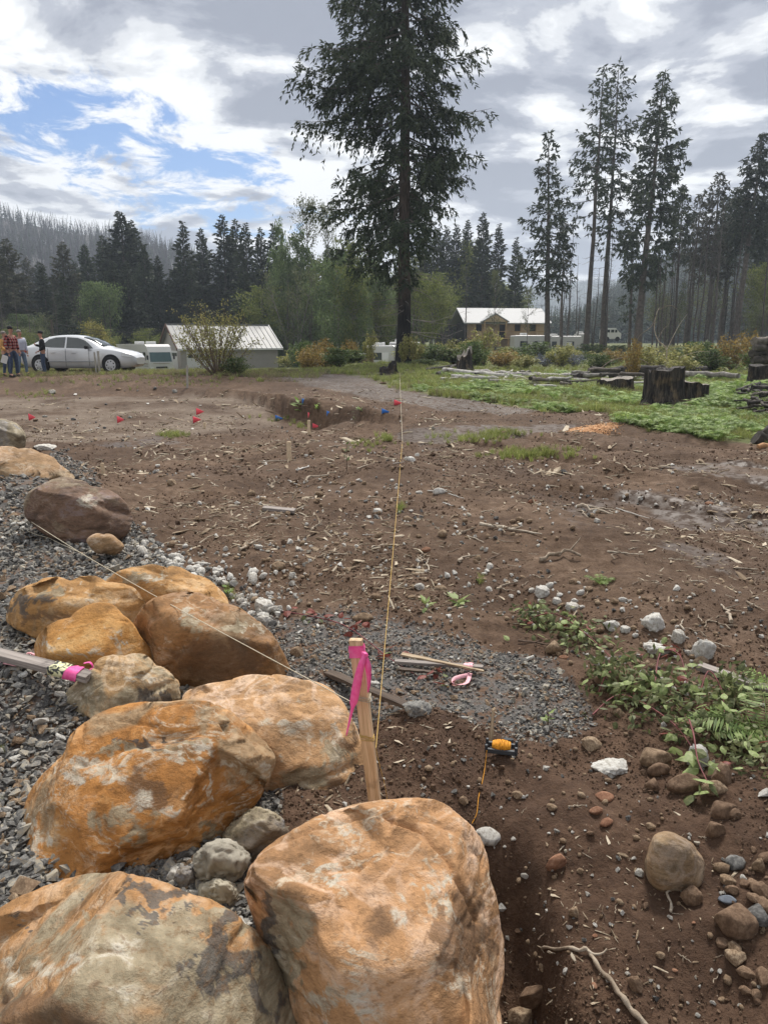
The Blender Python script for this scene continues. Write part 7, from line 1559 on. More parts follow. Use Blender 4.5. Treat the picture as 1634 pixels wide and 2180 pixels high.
stump(1305, 835, 70, 28, 'black broken stump with a pale cut top among green ferns', 3, .10, M_cut, 1.3, rag=.06)
stump(1232, 812, 38, 17, 'small rounded charred stump beside pale logs', 4, .15, M_char, 1.3, rag=.08)
stump(1625, 822, 66, 44, 'dark square-cut stump next to the brush heap', 5, .03, M_char, 1.2)
stump(988, 790, 30, 34, 'grey broken stump in the bushes below the house', 6, .25, M_cut, 1.4, rag=.2)
stump(824, 797, 34, 16, 'small black uprooted stump in front of the white camper', 7, .4, M_char, 1.6, rag=.3)
def log(pa, pb, wpx, label, mat=M_log, group=None, lift=.5, name='log', taper=.8, Ya=None, Yb=None, seed=0, n=9):
    a = G(*pa) if Ya is None else P(pa[0], pa[1], Ya); b_ = G(*pb) if Yb is None else P(pb[0], pb[1], Yb); R = wpx * mpp(a) * .62; a[2] += R * lift; b_[2] += R * lift; r = np.random.RandomState(seed + int(pa[0])); s = np.linspace(0, 1, n)[:, None]
    pts = (b_ - a) * s; pts[1:-1] += r.normal(0, R * .28, (n - 2, 3)); m_ = MB(); m_.tube(pts, R * (1 - (1 - taper) * s[:, 0]) * r.uniform(.9, 1.1, n), 9, 0)
    o = m_.obj(name, mat); o.location = a; return tag(o, label, 'log' if name == 'log' else 'branch', group)
gl = 'pale logs and limbs of the debris row'
for i, (a, b_, w, lb, mt) in enumerate([((944, 792), (1085, 806), 9, 'long pale log at the start of the debris row', M_log), ((960, 806), (1060, 812), 7, 'thin pale log under the first long one', M_log), ((1010, 800), (1125, 806), 8, 'pale log crossing the middle of the debris row', M_log), ((1040, 817), (1250, 813), 9, 'bleached straight pole along the front of the debris row', M_log),
        ((1060, 798), (1120, 812), 6, 'short pale limb crossing the bleached pole', M_log), ((1100, 800), (1200, 808), 6, 'pale pole behind the broken stub', M_log), ((1120, 806), (1262, 804), 10, 'pale straight log leading to the small charred stump', M_log), ((930, 802), (975, 778), 7, 'dark branch slanting over the debris row', M_logd), ((905, 792), (965, 782), 5, 'dark limb sticking out toward the big fir', M_logd),
        ((1070, 812), (1090, 790), 6, 'upright whitish stub in the debris row', M_log), ((1255, 803), (1500, 800), 17, 'long grey-brown log lying behind the black stumps', M_logd), ((1440, 806), (1570, 812), 11, 'thin pale pole past the slanting cut stump', M_log), ((1330, 806), (1400, 812), 9, 'brown log touching the tall charred stump', M_logd), ((1185, 812), (1280, 815), 6, 'white pole end in front of the small charred stump', M_log)]):
    log(a, b_, w, lb, mt, gl, .8 + .4 * (i % 3), seed=i)
r5 = random.Random(5)
for i in range(46):
    px = r5.uniform(930, 1250); py = r5.uniform(798, 816); L = r5.uniform(14, 46); an = r5.uniform(-.5, .5); log((px, py), (px + L * math.cos(an), py + L * .16 * math.sin(an)), r5.uniform(2.5, 5), 'broken limb in the debris row, ' + across(px), r5.choice([M_log, M_log, M_logd]), 'broken limbs in the debris row', r5.uniform(.5, 4), 'limb', .5, seed=i, n=5)
for i in range(40):
    px = r5.uniform(1120, 1360); py = r5.uniform(806, 834); L = r5.uniform(24, 80); an = r5.uniform(-.7, .7)
    q = log((px, py), (px + L * math.cos(an), py + L * .14 * math.sin(an)), r5.uniform(4, 8), ('long' if L > 52 else 'short') + ' slash limb in the ferns, ' + across(px), r5.choice([M_log, M_logd, M_logd]), 'slash in the ferns', r5.uniform(1, 5), 'limb', .5, seed=i, n=6)
for i in range(58):
    px = r5.uniform(1555, 1660); py = r5.uniform(835, 892); L = r5.uniform(16, 70); an = r5.uniform(-1, 1); a = G(px, py); hgt = 40 * mpp(a) * r5.uniform(0, 1) * max(0, 1 - abs(py - 870) / 60)
    q = log((px, py), (px + L * math.cos(an), py + L * .3 * math.sin(an)), r5.uniform(3, 8), '%s charred limb in the %s of the brush heap' % ('long' if L > 43 else 'short', 'far side' if py < 850 else 'middle' if py < 872 else 'near side'), r5.choice([M_logd, M_logd, M_char]), 'limbs of the brush heap', .8, 'limb', .5, seed=i, n=6); q.location.z += hgt
for i in range(34):
    px = r5.uniform(1355, 1460); py = r5.uniform(862, 885); L = r5.uniform(14, 40); an = r5.uniform(-1, 1); a = G(px, py)
    q = log((px, py), (px + L * math.cos(an), py + L * .4 * math.sin(an)), r5.uniform(2, 4), '%s dead twig heaped at the foot of the %s' % ('longer' if L > 27 else 'short', 'tall charred stump' if px < 1425 else 'slanting cut stump'), M_stickd, 'twigs at the charred stump', .5, 'limb', .4, seed=i, n=6); q.location.z += r5.uniform(0, 16) * mpp(a)
for i in range(16):
    px = 1600 + (i % 4) * 16 + r5.uniform(-6, 6); py = 770 - (i // 4) * 13; Yk = 32 + (i % 2); log((px, py), (px + 80, py - 5 + r5.uniform(-4, 4)), 14, 'grey-brown log in the stack behind the ochre bushes', r5.choice([M_log, M_logd, M_logd]), 'stacked logs behind the bushes', .5, 'log', .85, Yk, Yk + .5, seed=i)
log((1352, 762), (1400, 752), 8, 'charred log end lying beyond the brown log', M_logd, None, .5, seed=3); log((1510, 772), (1590, 760), 10, 'charred branch pile end near the log stack', M_logd, None, .6, seed=4)
c1 = log((1606, 944), (1680, 940), 26, 'cut log end with orange wood at the dirt edge', M_logd, None, .8, seed=8)
log((1612, 955), (1690, 950), 10, 'split orange-brown piece of wood below the cut log', M_cuto, None, .5, seed=9)
log((1490, 872), (1530, 868), 8, 'dark burnt limb lying past the slanting cut stump', M_char, None, .5, seed=12)
# bent bare branches behind the stumps
bc = thing('bare_shrub', 'bare grey branches arching high above the black stumps', 'shrub', G(1412, 800)); B0 = np.array(bc.location)
def arch(pts, w0, w1, Y, nm='branch', m_=None):
    q = curve_pts([P(x_, y_, Y + .15 * i) for i, (x_, y_) in enumerate(pts)], 22) - B0; mm = MB(); mm.tube(q, np.linspace(w0, w1, 22), 5); mm.obj(nm, M_stick, bc)
Yb_ = float(B0[1])
arch([(1412, 800), (1418, 745), (1400, 725), (1392, 700), (1396, 670), (1402, 655)], .035, .012, Yb_, 'stem'); arch([(1400, 660), (1425, 650), (1442, 662), (1450, 690)], .014, .005, Yb_); arch([(1396, 670), (1385, 695), (1360, 715), (1350, 740)], .016, .006, Yb_)
arch([(1418, 745), (1435, 710), (1446, 690), (1462, 668)], .018, .006, Yb_); arch([(1270, 792), (1300, 768), (1345, 760), (1380, 775), (1392, 800)], .03, .012, Yb_ - .6); arch([(1410, 800), (1440, 765), (1480, 750), (1510, 748)], .022, .008, Yb_); arch([(1400, 720), (1412, 700), (1422, 690), (1428, 670)], .012, .005, Yb_); arch([(1560, 790), (1580, 760), (1575, 742), (1565, 738)], .02, .008, Yb_ + 4)
# sawdust on the dirt
r6 = np.random.RandomState(4); n = 2600; t6 = r6.uniform(0, 1, n); sp = np.array([G(1222 + 76 * a_ + r6.normal(0, 6), 917 - 10 * a_ + r6.normal(0, 1.4 + 2.2 * a_)) for a_ in np.linspace(0, 1, 60) for _ in range(3)])
k6 = r6.randint(0, len(sp), n); q6 = sp[k6] + r6.normal(0, .09, (n, 3)) * [1, 1.2, 0]; q6[:, 2] = H(q6[:, 0], q6[:, 1]) + .008
scatter('sawdust', [chip_mesh(400 + i, M_saw, .3, 7) for i in range(3)], q6, np.stack([r6.normal(0, .2, n), r6.normal(0, .2, n), r6.uniform(0, 6.28, n)], 1), r6.uniform(.03, .075, n), 'patch of orange sawdust spilled on the dirt')

# ------------------------------------------------------------------ silver car
def paint(name, col, rough=.3, metal=.0, coat=.5):
    m, t, b = pbsdf(name, rough, .5); tcn = t.new('ShaderNodeTexCoord'); n = t.noise(tcn.outputs['Object'], 3, 5, .6)
    s3 = t.new('ShaderNodeSeparateXYZ', ins={0: tcn.outputs['Object']}); dirt = t.math('MULTIPLY', t.step(s3.outputs[2], .9, .1), t.step(n, .35, .7))
    t.l.new(t.mix(t.math('MULTIPLY', dirt, .45), col, tuple(c * .55 for c in col)), b.inputs['Base Color']); b.inputs['Metallic'].default_value = metal; b.inputs['Coat Weight'].default_value = coat; return m
M_silver = paint('silver_paint', (.60, .61, .62), .35, .35, .6); M_glass = simple('dark_window', (.035, .045, .045), .08, .1, 3, spec=.8); M_tyre = simple('tyre_rubber', (.018, .018, .019), .8, .2, 20); M_rim = simple('wheel_cover', (.55, .56, .58), .35, .1, 5, metal=.5, spec=.5)
M_gap = simple('dark_gap', (.012, .012, .013), .8, .1, 5); M_lred = simple('tail_lamp_red', (.35, .015, .012), .2, .1, 5, spec=.6); M_lclr = simple('head_lamp', (.62, .63, .62), .1, .1, 5, spec=.8); M_amber = simple('amber_lamp', (.65, .25, .03), .3, .1, 5)
M_trim = simple('grey_bumper_trim', (.30, .31, .32), .5, .1, 5); M_wpaint = paint('white_paint', (.74, .74, .72), .45, 0, .2)
cY = 32.0; cxp = (62 + 303) / 2; cb = GY(cxp, cY); car = thing('parked_car', 'silver four-door sedan parked on the bank behind the people', 'car', cb, R_(-3.5)); car.scale = (1, 1, 1.05)
LC = 4.86; st = np.array([0, .04, .14, .32, .55, .8, 1.0, 1.25, 1.55, 1.9, 2.2, 2.5, 2.8, 3.1, 3.35, 3.6, 3.85, 4.1, 4.35, 4.55, 4.7, 4.8, 4.86])
def I(xs, ys): return np.interp(st, xs, ys)
belt = I([0, .14, .55, 1.2, 2.2, 3.3, 3.6, 4.1, 4.5, 4.75, 4.86], [.72, .96, 1.00, .985, .955, .93, .93, .88, .80, .70, .58]); roof = I([0, .14, .45, .62, .95, 1.3, 1.75, 2.2, 2.6, 3.0, 3.35, 3.62, 4.1, 4.5, 4.75, 4.86], [.74, 1.02, 1.08, 1.16, 1.33, 1.43, 1.475, 1.47, 1.44, 1.33, 1.13, .985, .92, .84, .73, .6])
bot = I([0, .3, .6, 4.2, 4.6, 4.86], [.38, .27, .20, .20, .22, .34]); hw = I([0, .1, .4, 1, 2.4, 3.8, 4.4, 4.7, 4.86], [.62, .78, .86, .90, .91, .89, .82, .66, .48]); rw = I([0, .5, 1.2, 2.2, 3.2, 3.7, 4.86], [.60, .62, .60, .62, .62, .66, .44])
secs = []
for k, x in enumerate(st):
    w, b_, bl, rf, r_w = hw[k], bot[k], belt[k], roof[k], min(rw[k], hw[k] * .96); dz = rf - bl
    half = [(w * .86, b_), (w * .97, b_ + .06), (w, b_ + (bl - b_) * .45), (w * .985, b_ + (bl - b_) * .78), (w * .955, bl - .01), (w * .945 if dz < .12 else w * .92, bl + .012), (r_w + .02, rf - .05 if dz > .15 else rf - dz * .35), (r_w * .82, rf - .01), (r_w * .4, rf + .008), (0, rf + .012)]
    secs.append([(x - LC / 2, y, z) for y, z in half] + [(x - LC / 2, -y, z) for y, z in reversed(half[:-1])])
V = np.array(secs).reshape(-1, 3); nn_ = len(secs[0]); m_ = MB(); i = np.arange(len(st) - 1)[:, None] * nn_; j = np.arange(nn_ - 1)[None]
F1 = np.stack([i + j, i + nn_ + j, i + nn_ + j + 1, i + j + 1], -1).reshape(-1, 4); F2 = np.array([[k * nn_ + nn_ - 1, (k + 1) * nn_ + nn_ - 1, (k + 1) * nn_, k * nn_] for k in range(len(st) - 1)])
m_.add(V, F1, 0, True); m_.add(V, F2, 0, True); m_.add(V[:nn_], [list(range(nn_))], 0); m_.add(V[-nn_:], [list(range(nn_))[::-1]], 0); body = m_.obj('body', M_silver, car)
sub = body.modifiers.new('s', 'SUBSURF'); sub.levels = sub.render_levels = 1
def sidept(x, f, out=.012, sgn=-1):
    """point on the side glass: x from the tail, f 0 belt .. 1 roof"""
    x_ = x; w = np.interp(x_, st, hw); bl = np.interp(x_, st, belt); rf = np.interp(x_, st, roof); r_w = min(np.interp(x_, st, rw), w * .96)
    y0, z0, y1, z1 = w * .92, bl + .012, r_w + .02, rf - .05; return [x_ - LC / 2, sgn * (y0 + (y1 - y0) * f + out), z0 + (z1 - z0) * f]
for sgn in (-1, 1):
    for nm, quad in (('side_window', [(1.02, .1), (1.48, .02), (2.02, .02), (2.02, .93), (1.62, .93), (1.32, .80)]), ('side_window', [(2.10, .02), (3.02, .02), (3.22, .10), (2.86, .86), (2.55, .93), (2.10, .93)])):
        m_ = MB(); V = np.array([sidept(x, f, .016, sgn) for x, f in quad]); V2 = V + [0, -sgn * .03, 0]; n = len(V); m_.add(np.concatenate([V, V2]), [list(range(n))[::sgn]], 0); m_.add(np.concatenate([V, V2]), [[k, (k + 1) % n, n + (k + 1) % n, n + k] for k in range(n)], 0); m_.obj(nm, M_glass, car)
def bandglass(xa, xb, nm):
    xs = np.linspace(xa, xb, 5); V = []
    for x in xs:
        rf = np.interp(x, st, roof); r_w = np.interp(x, st, rw)
        for f in (-.85, -.4, 0, .4, .85): V.append([x - LC / 2, f * r_w, rf + .018 - .03 * abs(f) ** 3])
    m_ = MB(); m_.add(V, [[5 * i + j, 5 * i + 5 + j, 5 * i + 6 + j, 5 * i + 1 + j] for i in range(4) for j in range(4)], 0, True); o = m_.obj(nm, M_glass, car); q = o.modifiers.new('t', 'SOLIDIFY'); q.thickness = .02
bandglass(2.75, 3.55, 'windscreen'); bandglass(.62, 1.2, 'rear_window')
for sgn in (-1, 1):
    for wx in (.98, 3.93):
        yw = sgn * (np.interp(wx, st, hw) + .002); m_ = MB(); m_.disc((wx - LC / 2, yw - sgn * .05, .365), .375, (0, 1, 0), .12, 28); m_.obj('wheel_well_shade', M_gap, car)  # black disc painted in place of the shaded wheel well
        W_ = thing('wheel', None, None); W_.parent = car; W_.location = (wx - LC / 2, yw, .325); del_ = [W_.pop(k, None) for k in ('category', 'label')]
        m_ = MB(); m_.tube(np.array([[0, -.10, 0], [0, -.085, 0], [0, .085, 0], [0, .10, 0]]) - [0, sgn * .06, 0], [.28, .325, .325, .28], 30); m_.obj('tyre', M_tyre, W_)
        m_ = MB(); m_.disc((0, sgn * .045, 0), .215, (0, 1, 0), .02, 26)
        for k in range(7):
            a = k * 2 * math.pi / 7; m_.beam((.05 * math.cos(a), sgn * .062, .05 * math.sin(a)), (.195 * math.cos(a), sgn * .055, .195 * math.sin(a)), .03, .055, 0, (0, 1, 0))
        m_.disc((0, sgn * .065, 0), .05, (0, 1, 0), .03, 14); m_.obj('rim', M_rim, W_)
        m_ = MB()
        for k in range(7):
            a = (k + .5) * 2 * math.pi / 7; m_.disc((.15 * math.cos(a), sgn * .0565, .15 * math.sin(a)), .028, (0, 1, 0), .004, 8)
        o = m_.obj('rim_hole_shade', M_gap, W_); o['kind'] = 'stuff'  # dark discs paint the shade of holes onto a closed rim
    for hx in (1.55, 2.42):
        m_ = MB(); m_.box((hx - LC / 2, sgn * (np.interp(hx, st, hw) * .985 + .012), .80), (.17, .03, .035)); m_.obj('door_handle', M_silver, car, .008)
    for sx in (1.32, 2.07, 3.05):
        pts = [(sx - LC / 2, sgn * (np.interp(sx, st, hw) * k + .004), z) for k, z in ((.975, .28), (1.0, .5), (.992, .75), (.955, .95))]; m_ = MB(); m_.tube(pts, .006, 4); m_.obj('door_seam', M_gap, car)
    m_ = MB(); m_.tube([(1.3 - LC / 2, sgn * .915, .46), (2.2 - LC / 2, sgn * .92, .46), (3.3 - LC / 2, sgn * .905, .46)], .016, 5); m_.obj('side_moulding', M_trim, car)
    m_ = MB(); m_.box((3.02 - LC / 2, sgn * 1.0, 1.0), (.12, .20, .13)); m_.obj('mirror', M_gap if sgn < 0 else M_silver, car, .03)
    m_ = MB(); V = np.array([[.05, .60, .74], [.42, .845, .78], [.40, .82, .96], [.08, .62, .94], [.07, .66, .74]]); V = np.array([[.055, .70, .76], [.40, .875, .80], [.40, .862, .94], [.10, .775, .945]]); V[:, 0] -= LC / 2; V[:, 1] = sgn * (V[:, 1] + .012); m_.add(V, [[0, 1, 2, 3][::sgn]]); o = m_.obj('tail_light', M_lred, car); q = o.modifiers.new('t', 'SOLIDIFY'); q.thickness = .03; q.offset = 0
    m_ = MB(); V = np.array([[4.40, .83, .66], [4.72, .66, .62], [4.70, .64, .73], [4.38, .80, .80]]); V[:, 0] -= LC / 2; V[:, 1] = sgn * (V[:, 1] + .012); m_.add(V, [[0, 1, 2, 3][::sgn]]); o = m_.obj('headlight', M_lclr, car); q = o.modifiers.new('t', 'SOLIDIFY'); q.thickness = .03; q.offset = 0
m_ = MB(); m_.beam((-LC / 2 + .02, -.6, .52), (-LC / 2 + .02, .6, .52), .12, .16); m_.obj('rear_bumper', M_silver, car, .03)

# ------------------------------------------------------------------ people
M_skin = simple('skin', (.42, .23, .16), .6, .12, 20); M_jean = simple('blue_jeans', (.045, .065, .11), .9, .3, 14); M_jeanl = simple('light_blue_jeans', (.16, .22, .30), .9, .25, 14); M_jacket = simple('black_jacket', (.014, .015, .018), .8, .3, 14); M_white_s = simple('pale_hooded_top', (.50, .53, .62), .85, .12, 14)
M_blackc = simple('black_cap', (.012, .012, .014), .8, .1, 14); M_hair = simple('grey_hair', (.22, .20, .18), .9, .2, 30); M_boot = simple('dark_shoe', (.03, .025, .022), .7, .2, 14); M_paper = simple('paper', (.75, .75, .74), .7, .05, 9); M_floral = rockmat('orange_floral_cloth', [(.35, (.50, .22, .05)), (.5, (.62, .36, .12)), (.62, (.25, .12, .06))], rand=0, bump=.1, scale=22)
def plaid():
    m, t, b = pbsdf('red_black_plaid', .9, .2); tcn = t.new('ShaderNodeTexCoord'); s3 = t.new('ShaderNodeSeparateXYZ', ins={0: tcn.outputs['Object']})
    def band(v): return t.step(t.math('PINGPONG', t.math('MULTIPLY', v, 1.0), .055), .022, .030)
    f = t.math('ADD', band(t.math('ADD', s3.outputs[0], s3.outputs[1])), band(s3.outputs[2])); c = t.ramp(t.math('MULTIPLY', f, .5), [(0.0, (.25, .22, .2)), (.5, (.28, .035, .035)), (1.0, (.015, .012, .012))]); t.l.new(c, b.inputs['Base Color']); return m
M_plaid = plaid()
def skin_mesh(verts, edges, radii, name, mat, root=0, sub=2):
    bm = bmesh.new(); lay = bm.verts.layers.skin.verify(); vs = [bm.verts.new(v) for v in verts]; [bm.edges.new((vs[a], vs[b])) for a, b in edges]
    for v, r in zip(vs, radii): v[lay].radius = (r if np.ndim(r) else (r, r)); v[lay].use_root = False
    vs[root][lay].use_root = True; me = bpy.data.meshes.new('tmp'); bm.to_mesh(me); bm.free(); o = bpy.data.objects.new('tmp', me); COL.objects.link(o)
    o.modifiers.new('a', 'SKIN').use_smooth_shade = True; q = o.modifiers.new('b', 'SUBSURF'); q.levels = q.render_levels = sub
    bpy.context.view_layer.update(); dg = bpy.context.evaluated_depsgraph_get(); nm = bpy.data.meshes.new_from_object(o.evaluated_get(dg)); bpy.data.objects.remove(o); nm.name = name; nm.materials.clear(); nm.materials.append(mat); return nm
def person(px, Y, head_py, face, label, shirt, trousers, arms, hat=None, stance=.12, long_sleeve=True, shirt_mat=None, lean=0.0, foot_py=None):
    g = GY(px, Y); hgt = P(px, head_py, Y)[2] - g[2]; k = hgt / 1.78; t = thing('person', label, 'person', g, face)
    hip, ch, nk = .93, 1.30, 1.50
    J = {'pel': (0, 0, .98), 'spi': (0, .01, 1.14), 'che': (0, .0, 1.34), 'nek': (0, -.01, 1.50), 'hd0': (0, -.03, 1.58), 'hd1': (0, -.035, 1.66), 'hd2': (0, -.02, 1.74)}
    for s, a in zip((-1, 1), arms):
        c = 'l' if s < 0 else 'r'; J['sh' + c] = (s * .19, 0, 1.42); J['el' + c] = a[0]; J['wr' + c] = a[1]; J['ha' + c] = a[2]
        J['hp' + c] = (s * .095, 0, .90); J['kn' + c] = (s * (.10 + stance * .5), -.03, .50); J['an' + c] = (s * (.10 + stance), .02, .09); J['to' + c] = (s * (.12 + stance), -.16, .045)
    J = {n: np.array(v, float) * k for n, v in J.items()}; R0 = {'pel': (.155, .11), 'spi': (.15, .11), 'che': (.17, .12), 'nek': .055, 'hd0': .062, 'hd1': (.078, .092), 'hd2': (.070, .085)}
    for c in 'lr': R0.update({'sh' + c: .072, 'el' + c: .045, 'wr' + c: .033, 'ha' + c: .042, 'hp' + c: .092, 'kn' + c: .062, 'an' + c: .045, 'to' + c: .045})
    def build(keys, eds, grow, name, mat, root): 
        ids = {n: i for i, n in enumerate(keys)}; rr = [tuple(np.atleast_1d(np.array(R0[n]) * k + grow)[[0, -1]]) for n in keys]
        return new_obj(name, skin_mesh([J[n] for n in keys], [(ids[a], ids[b]) for a, b in eds], rr, name, mat, ids[root]), t)
    body_e = [('pel', 'spi'), ('spi', 'che'), ('che', 'nek'), ('nek', 'hd0'), ('hd0', 'hd1'), ('hd1', 'hd2')] + sum([[('che', 'sh' + c), ('sh' + c, 'el' + c), ('el' + c, 'wr' + c), ('wr' + c, 'ha' + c), ('pel', 'hp' + c), ('hp' + c, 'kn' + c), ('kn' + c, 'an' + c), ('an' + c, 'to' + c)] for c in 'lr'], [])
    build(list(J), body_e, -.004, 'body', M_skin, 'pel')
    ks = ['pel', 'spi', 'che'] + [a + c for a in ('sh', 'el', 'wr') for c in 'lr']; J['wrl'] = J['wrl'] * .92 + J['ell'] * .08; J['wrr'] = J['wrr'] * .92 + J['elr'] * .08
    build(ks, [('pel', 'spi'), ('spi', 'che')] + sum([[('che', 'sh' + c), ('sh' + c, 'el' + c), ('el' + c, 'wr' + c)] for c in 'lr'], []), .020 * k, shirt[0], shirt[1], 'spi')
    J['spi2'] = J['pel'] + [0, 0, .04]; R0['spi2'] = (.14, .10); ks = ['spi2', 'pel'] + [a + c for a in ('hp', 'kn', 'an') for c in 'lr']
    build(ks, [('spi2', 'pel')] + sum([[('pel', 'hp' + c), ('hp' + c, 'kn' + c), ('kn' + c, 'an' + c)] for c in 'lr'], []), .012 * k, trousers[0], trousers[1], 'pel')
    for c in 'lr':
        a = J['an' + c]; m_ = MB(); m_.box((a[0], a[1] - .09 * k, .045 * k), (.10 * k, .28 * k, .09 * k), None, 0, .85); m_.obj('shoe', M_boot, t, .02)
    for s in (-1, 1):       # fingers, ears, eyes
        h_ = J['ha' + ('l' if s < 0 else 'r')]; w_ = J['wr' + ('l' if s < 0 else 'r')]; d = unit(h_ - w_); m_ = MB(); sd_ = unit(np.cross(d, [0, 1., .2]))
        for q in range(4): b0 = h_ + d * .03 * k + sd_ * (q - 1.5) * .018 * k; m_.tube([b0, b0 + d * .035 * k, b0 + d * .06 * k + np.array([0, -.012, -.01]) * k], [.009 * k, .008 * k, .006 * k], 5)
        b0 = h_ + sd_ * -s * .035 * k; m_.tube([b0 - d * .01 * k, b0 + d * .03 * k - sd_ * s * .012 * k], [.010 * k, .007 * k], 5); m_.obj('fingers', M_skin, t)
        m_ = MB(); m_.tube([[s * .074 * k, -.02 * k, 1.655 * k], [s * .082 * k, -.015 * k, 1.685 * k]], [.012 * k, .016 * k], 6); m_.obj('ear', M_skin, t); m_ = MB(); m_.tube([[s * .03 * k, -.118 * k, 1.69 * k], [s * .03 * k, -.126 * k, 1.69 * k]], .009 * k, 6); m_.obj('eye', M_boot, t)
    m_ = MB(); m_.tube([[0, -.112 * k, 1.70 * k], [0, -.143 * k, 1.655 * k]], [.010 * k, .016 * k], 6); m_.obj('nose', M_skin, t); m_ = MB(); m_.box((0, -.122 * k, 1.618 * k), (.045 * k, .012, .010 * k)); m_.obj('mouth', M_lred, t)
    me = cobble_mesh(3, M_blackc if hat else M_hair, 3, .04, 0, (.175 * k, .215 * k, .15 * k)); o = new_obj('cap' if hat else 'hair', me, t, (0, -.015 * k + (.02 * k if not hat else 0), (1.755 if hat else 1.735) * k))
    if hat: m_ = MB(); m_.tube([[0, -.10 * k, 1.755 * k], [0, -.20 * k, 1.742 * k]], [.075 * k, .045 * k], 10); q = m_.obj('cap_peak', M_blackc, o); q.parent = t; q.scale = (1, 1, .12); q.location = (0, 0, 1.745 * k * .88)
    return t
relaxed = lambda s: ((s * .26, .02, 1.16), (s * .25, -.06, .93), (s * .24, -.08, .84))
PL = person(32, 28.6, 696, R_(70), 'man in red and black plaid shirt, black cap and dark jeans, standing with the group', ('plaid_shirt', M_plaid), ('jeans', M_jean), (relaxed(-1), relaxed(1)), True, .06)
PW = person(50, 29.6, 703, R_(62), 'person in pale top and light jeans with grey hair behind the plaid man', ('pale_top', M_white_s), ('light_jeans', M_jeanl), (((-.26, -.02, 1.17), (-.24, -.16, .98), (-.22, -.2, .94)), relaxed(1)), None, .10)
PJ = person(96, 30.0, 706, R_(-60), 'man in black jacket and cap with one forearm raised, in front of the car tail', ('black_jacket', M_jacket), ('jeans', M_jean), (((-.28, -.04, 1.18), (-.10, -.26, 1.24), (-.02, -.27, 1.27)), ((.28, .03, 1.18), (.22, -.16, .98), (.16, -.22, .95))), True, .09)
PF = person(17, 29.4, 706, R_(80), 'person in orange patterned top and dark trousers holding papers, behind the plaid man', ('patterned_top', M_floral), ('dark_trousers', M_jean), (((-.25, -.03, 1.16), (-.20, -.22, 1.02), (-.19, -.28, 1.0)), relaxed(1)), None, .07)
pp = P(10, 765, 28.9); m_ = MB(); m_.box((0, 0, 0), (.22, .012, .30)); o = m_.obj('papers', M_paper); o.location = pp; o.rotation_euler = (.1, .35, .2); tag(o, 'white sheets of paper in the hand of the person in orange', 'papers')

# ------------------------------------------------------------------ shed, motorhome, campers, house, van
M_siding = simple('greige_siding', (.30, .28, .255), .8, .06, 2); M_metalroof = simple('pale_metal_roof', (.19, .19, .185), .5, .06, 2, metal=.0); M_trimw = simple('white_trim', (.70, .70, .68), .6, .05, 4); M_darktrim = simple('brown_trim', (.10, .055, .04), .7, .1, 4); M_doorw = simple('garage_door_white', (.58, .58, .56), .6, .05, 4)
def bx(m_, x0, x1, y0, y1, z0, z1, m=0): m_.box(((x0 + x1) / 2, (y0 + y1) / 2, (z0 + z1) / 2), (x1 - x0, y1 - y0, z1 - z0), None, m)
sb = GY(470, 82); sb[2] = P(590, 787, 82)[2] - .1; s = mpp(sb); shed = thing('shed', 'grey-beige shed with a light metal gable roof, behind the large bush', 'building', sb, R_(30))
LW, DW_, EH, RH = 10.4, 7.2, 2.5, 2.25
# ridge along x; gable end faces -x, towards the motorhome
m_ = MB(); x0, x1 = -LW / 2, LW / 2; y0, y1 = -DW_ / 2, DW_ / 2
V = [[x, y, z] for x in (x0, x1) for (y, z) in ((y0, 0), (y0, EH), (0, EH + RH - .1), (y1, EH), (y1, 0))]
m_.add(V, [[0, 1, 2, 3, 4], [9, 8, 7, 6, 5]], 0); m_.add(V, [[0, 5, 6, 1], [4, 3, 8, 9]], 0); m_.obj('walls', M_siding, shed)
def roofslab(sy, ov=.45, th=.10):
    m_ = MB(); e = math.hypot(DW_ / 2, RH); dirx = np.array([0, sy * DW_ / 2, -RH]) / e; a = np.array([0, 0, EH + RH]); b_ = a + dirx * (e + ov); n_ = np.array([0, sy * RH, DW_ / 2]) / e
    V = [[x, *(q + n_ * t_)[1:]] for x in (x0 - .4, x1 + .4) for q in (a, b_) for t_ in (0, th)]
    m_.add(V, [[0, 1, 3, 2], [4, 6, 7, 5], [1, 5, 7, 3], [0, 2, 6, 4], [2, 3, 7, 6], [0, 4, 5, 1]]); o = m_.obj('roof', M_metalroof, shed)
    rm = MB()
    rm.beam(a + n_ * (th + .02), b_ + n_ * (th + .02), .05, .05, 0, n_); rme = rm.mesh('roof_rib', M_metalroof)
    for i in range(21):
        q = new_obj('roof_rib', rme, o); q.location = (x0 - .35 + i * (LW + .7) / 20, 0, 0)
    return a, b_, n_
for sy in (-1, 1): roofslab(sy)
m_ = MB(); m_.box((0, 0, EH + RH + .13), (LW + .8, .35, .06)); m_.obj('ridge_cap', M_metalroof, shed)
for sx in (x0 - .42, x1 + .42):
    for sy in (-1, 1): m_ = MB(); m_.beam((sx, 0, EH + RH + .03), (sx, sy * (DW_ / 2 + .40), EH - .22), .06, .26, 0, (0, 0, 1)); m_.obj('bargeboard', M_darktrim if sx < 0 else M_trimw, shed)
m_ = MB(); m_.beam((x0 - .4, -DW_ / 2 - .38, EH - .20), (x1 + .4, -DW_ / 2 - .38, EH - .20), .08, .16); m_.obj('gutter', M_trimw, shed)
m_ = MB(); bx(m_, x0 - .03, x0 + .02, -2.4, .6, 0, 2.15); gd = m_.obj('garage_door', M_doorw, shed)
for k in range(4): m_ = MB(); bx(m_, x0 - .05, x0 - .02, -2.3 + k * .74, -1.68 + k * .74, 1.62, 1.95); m_.obj('door_window', M_glass, gd)
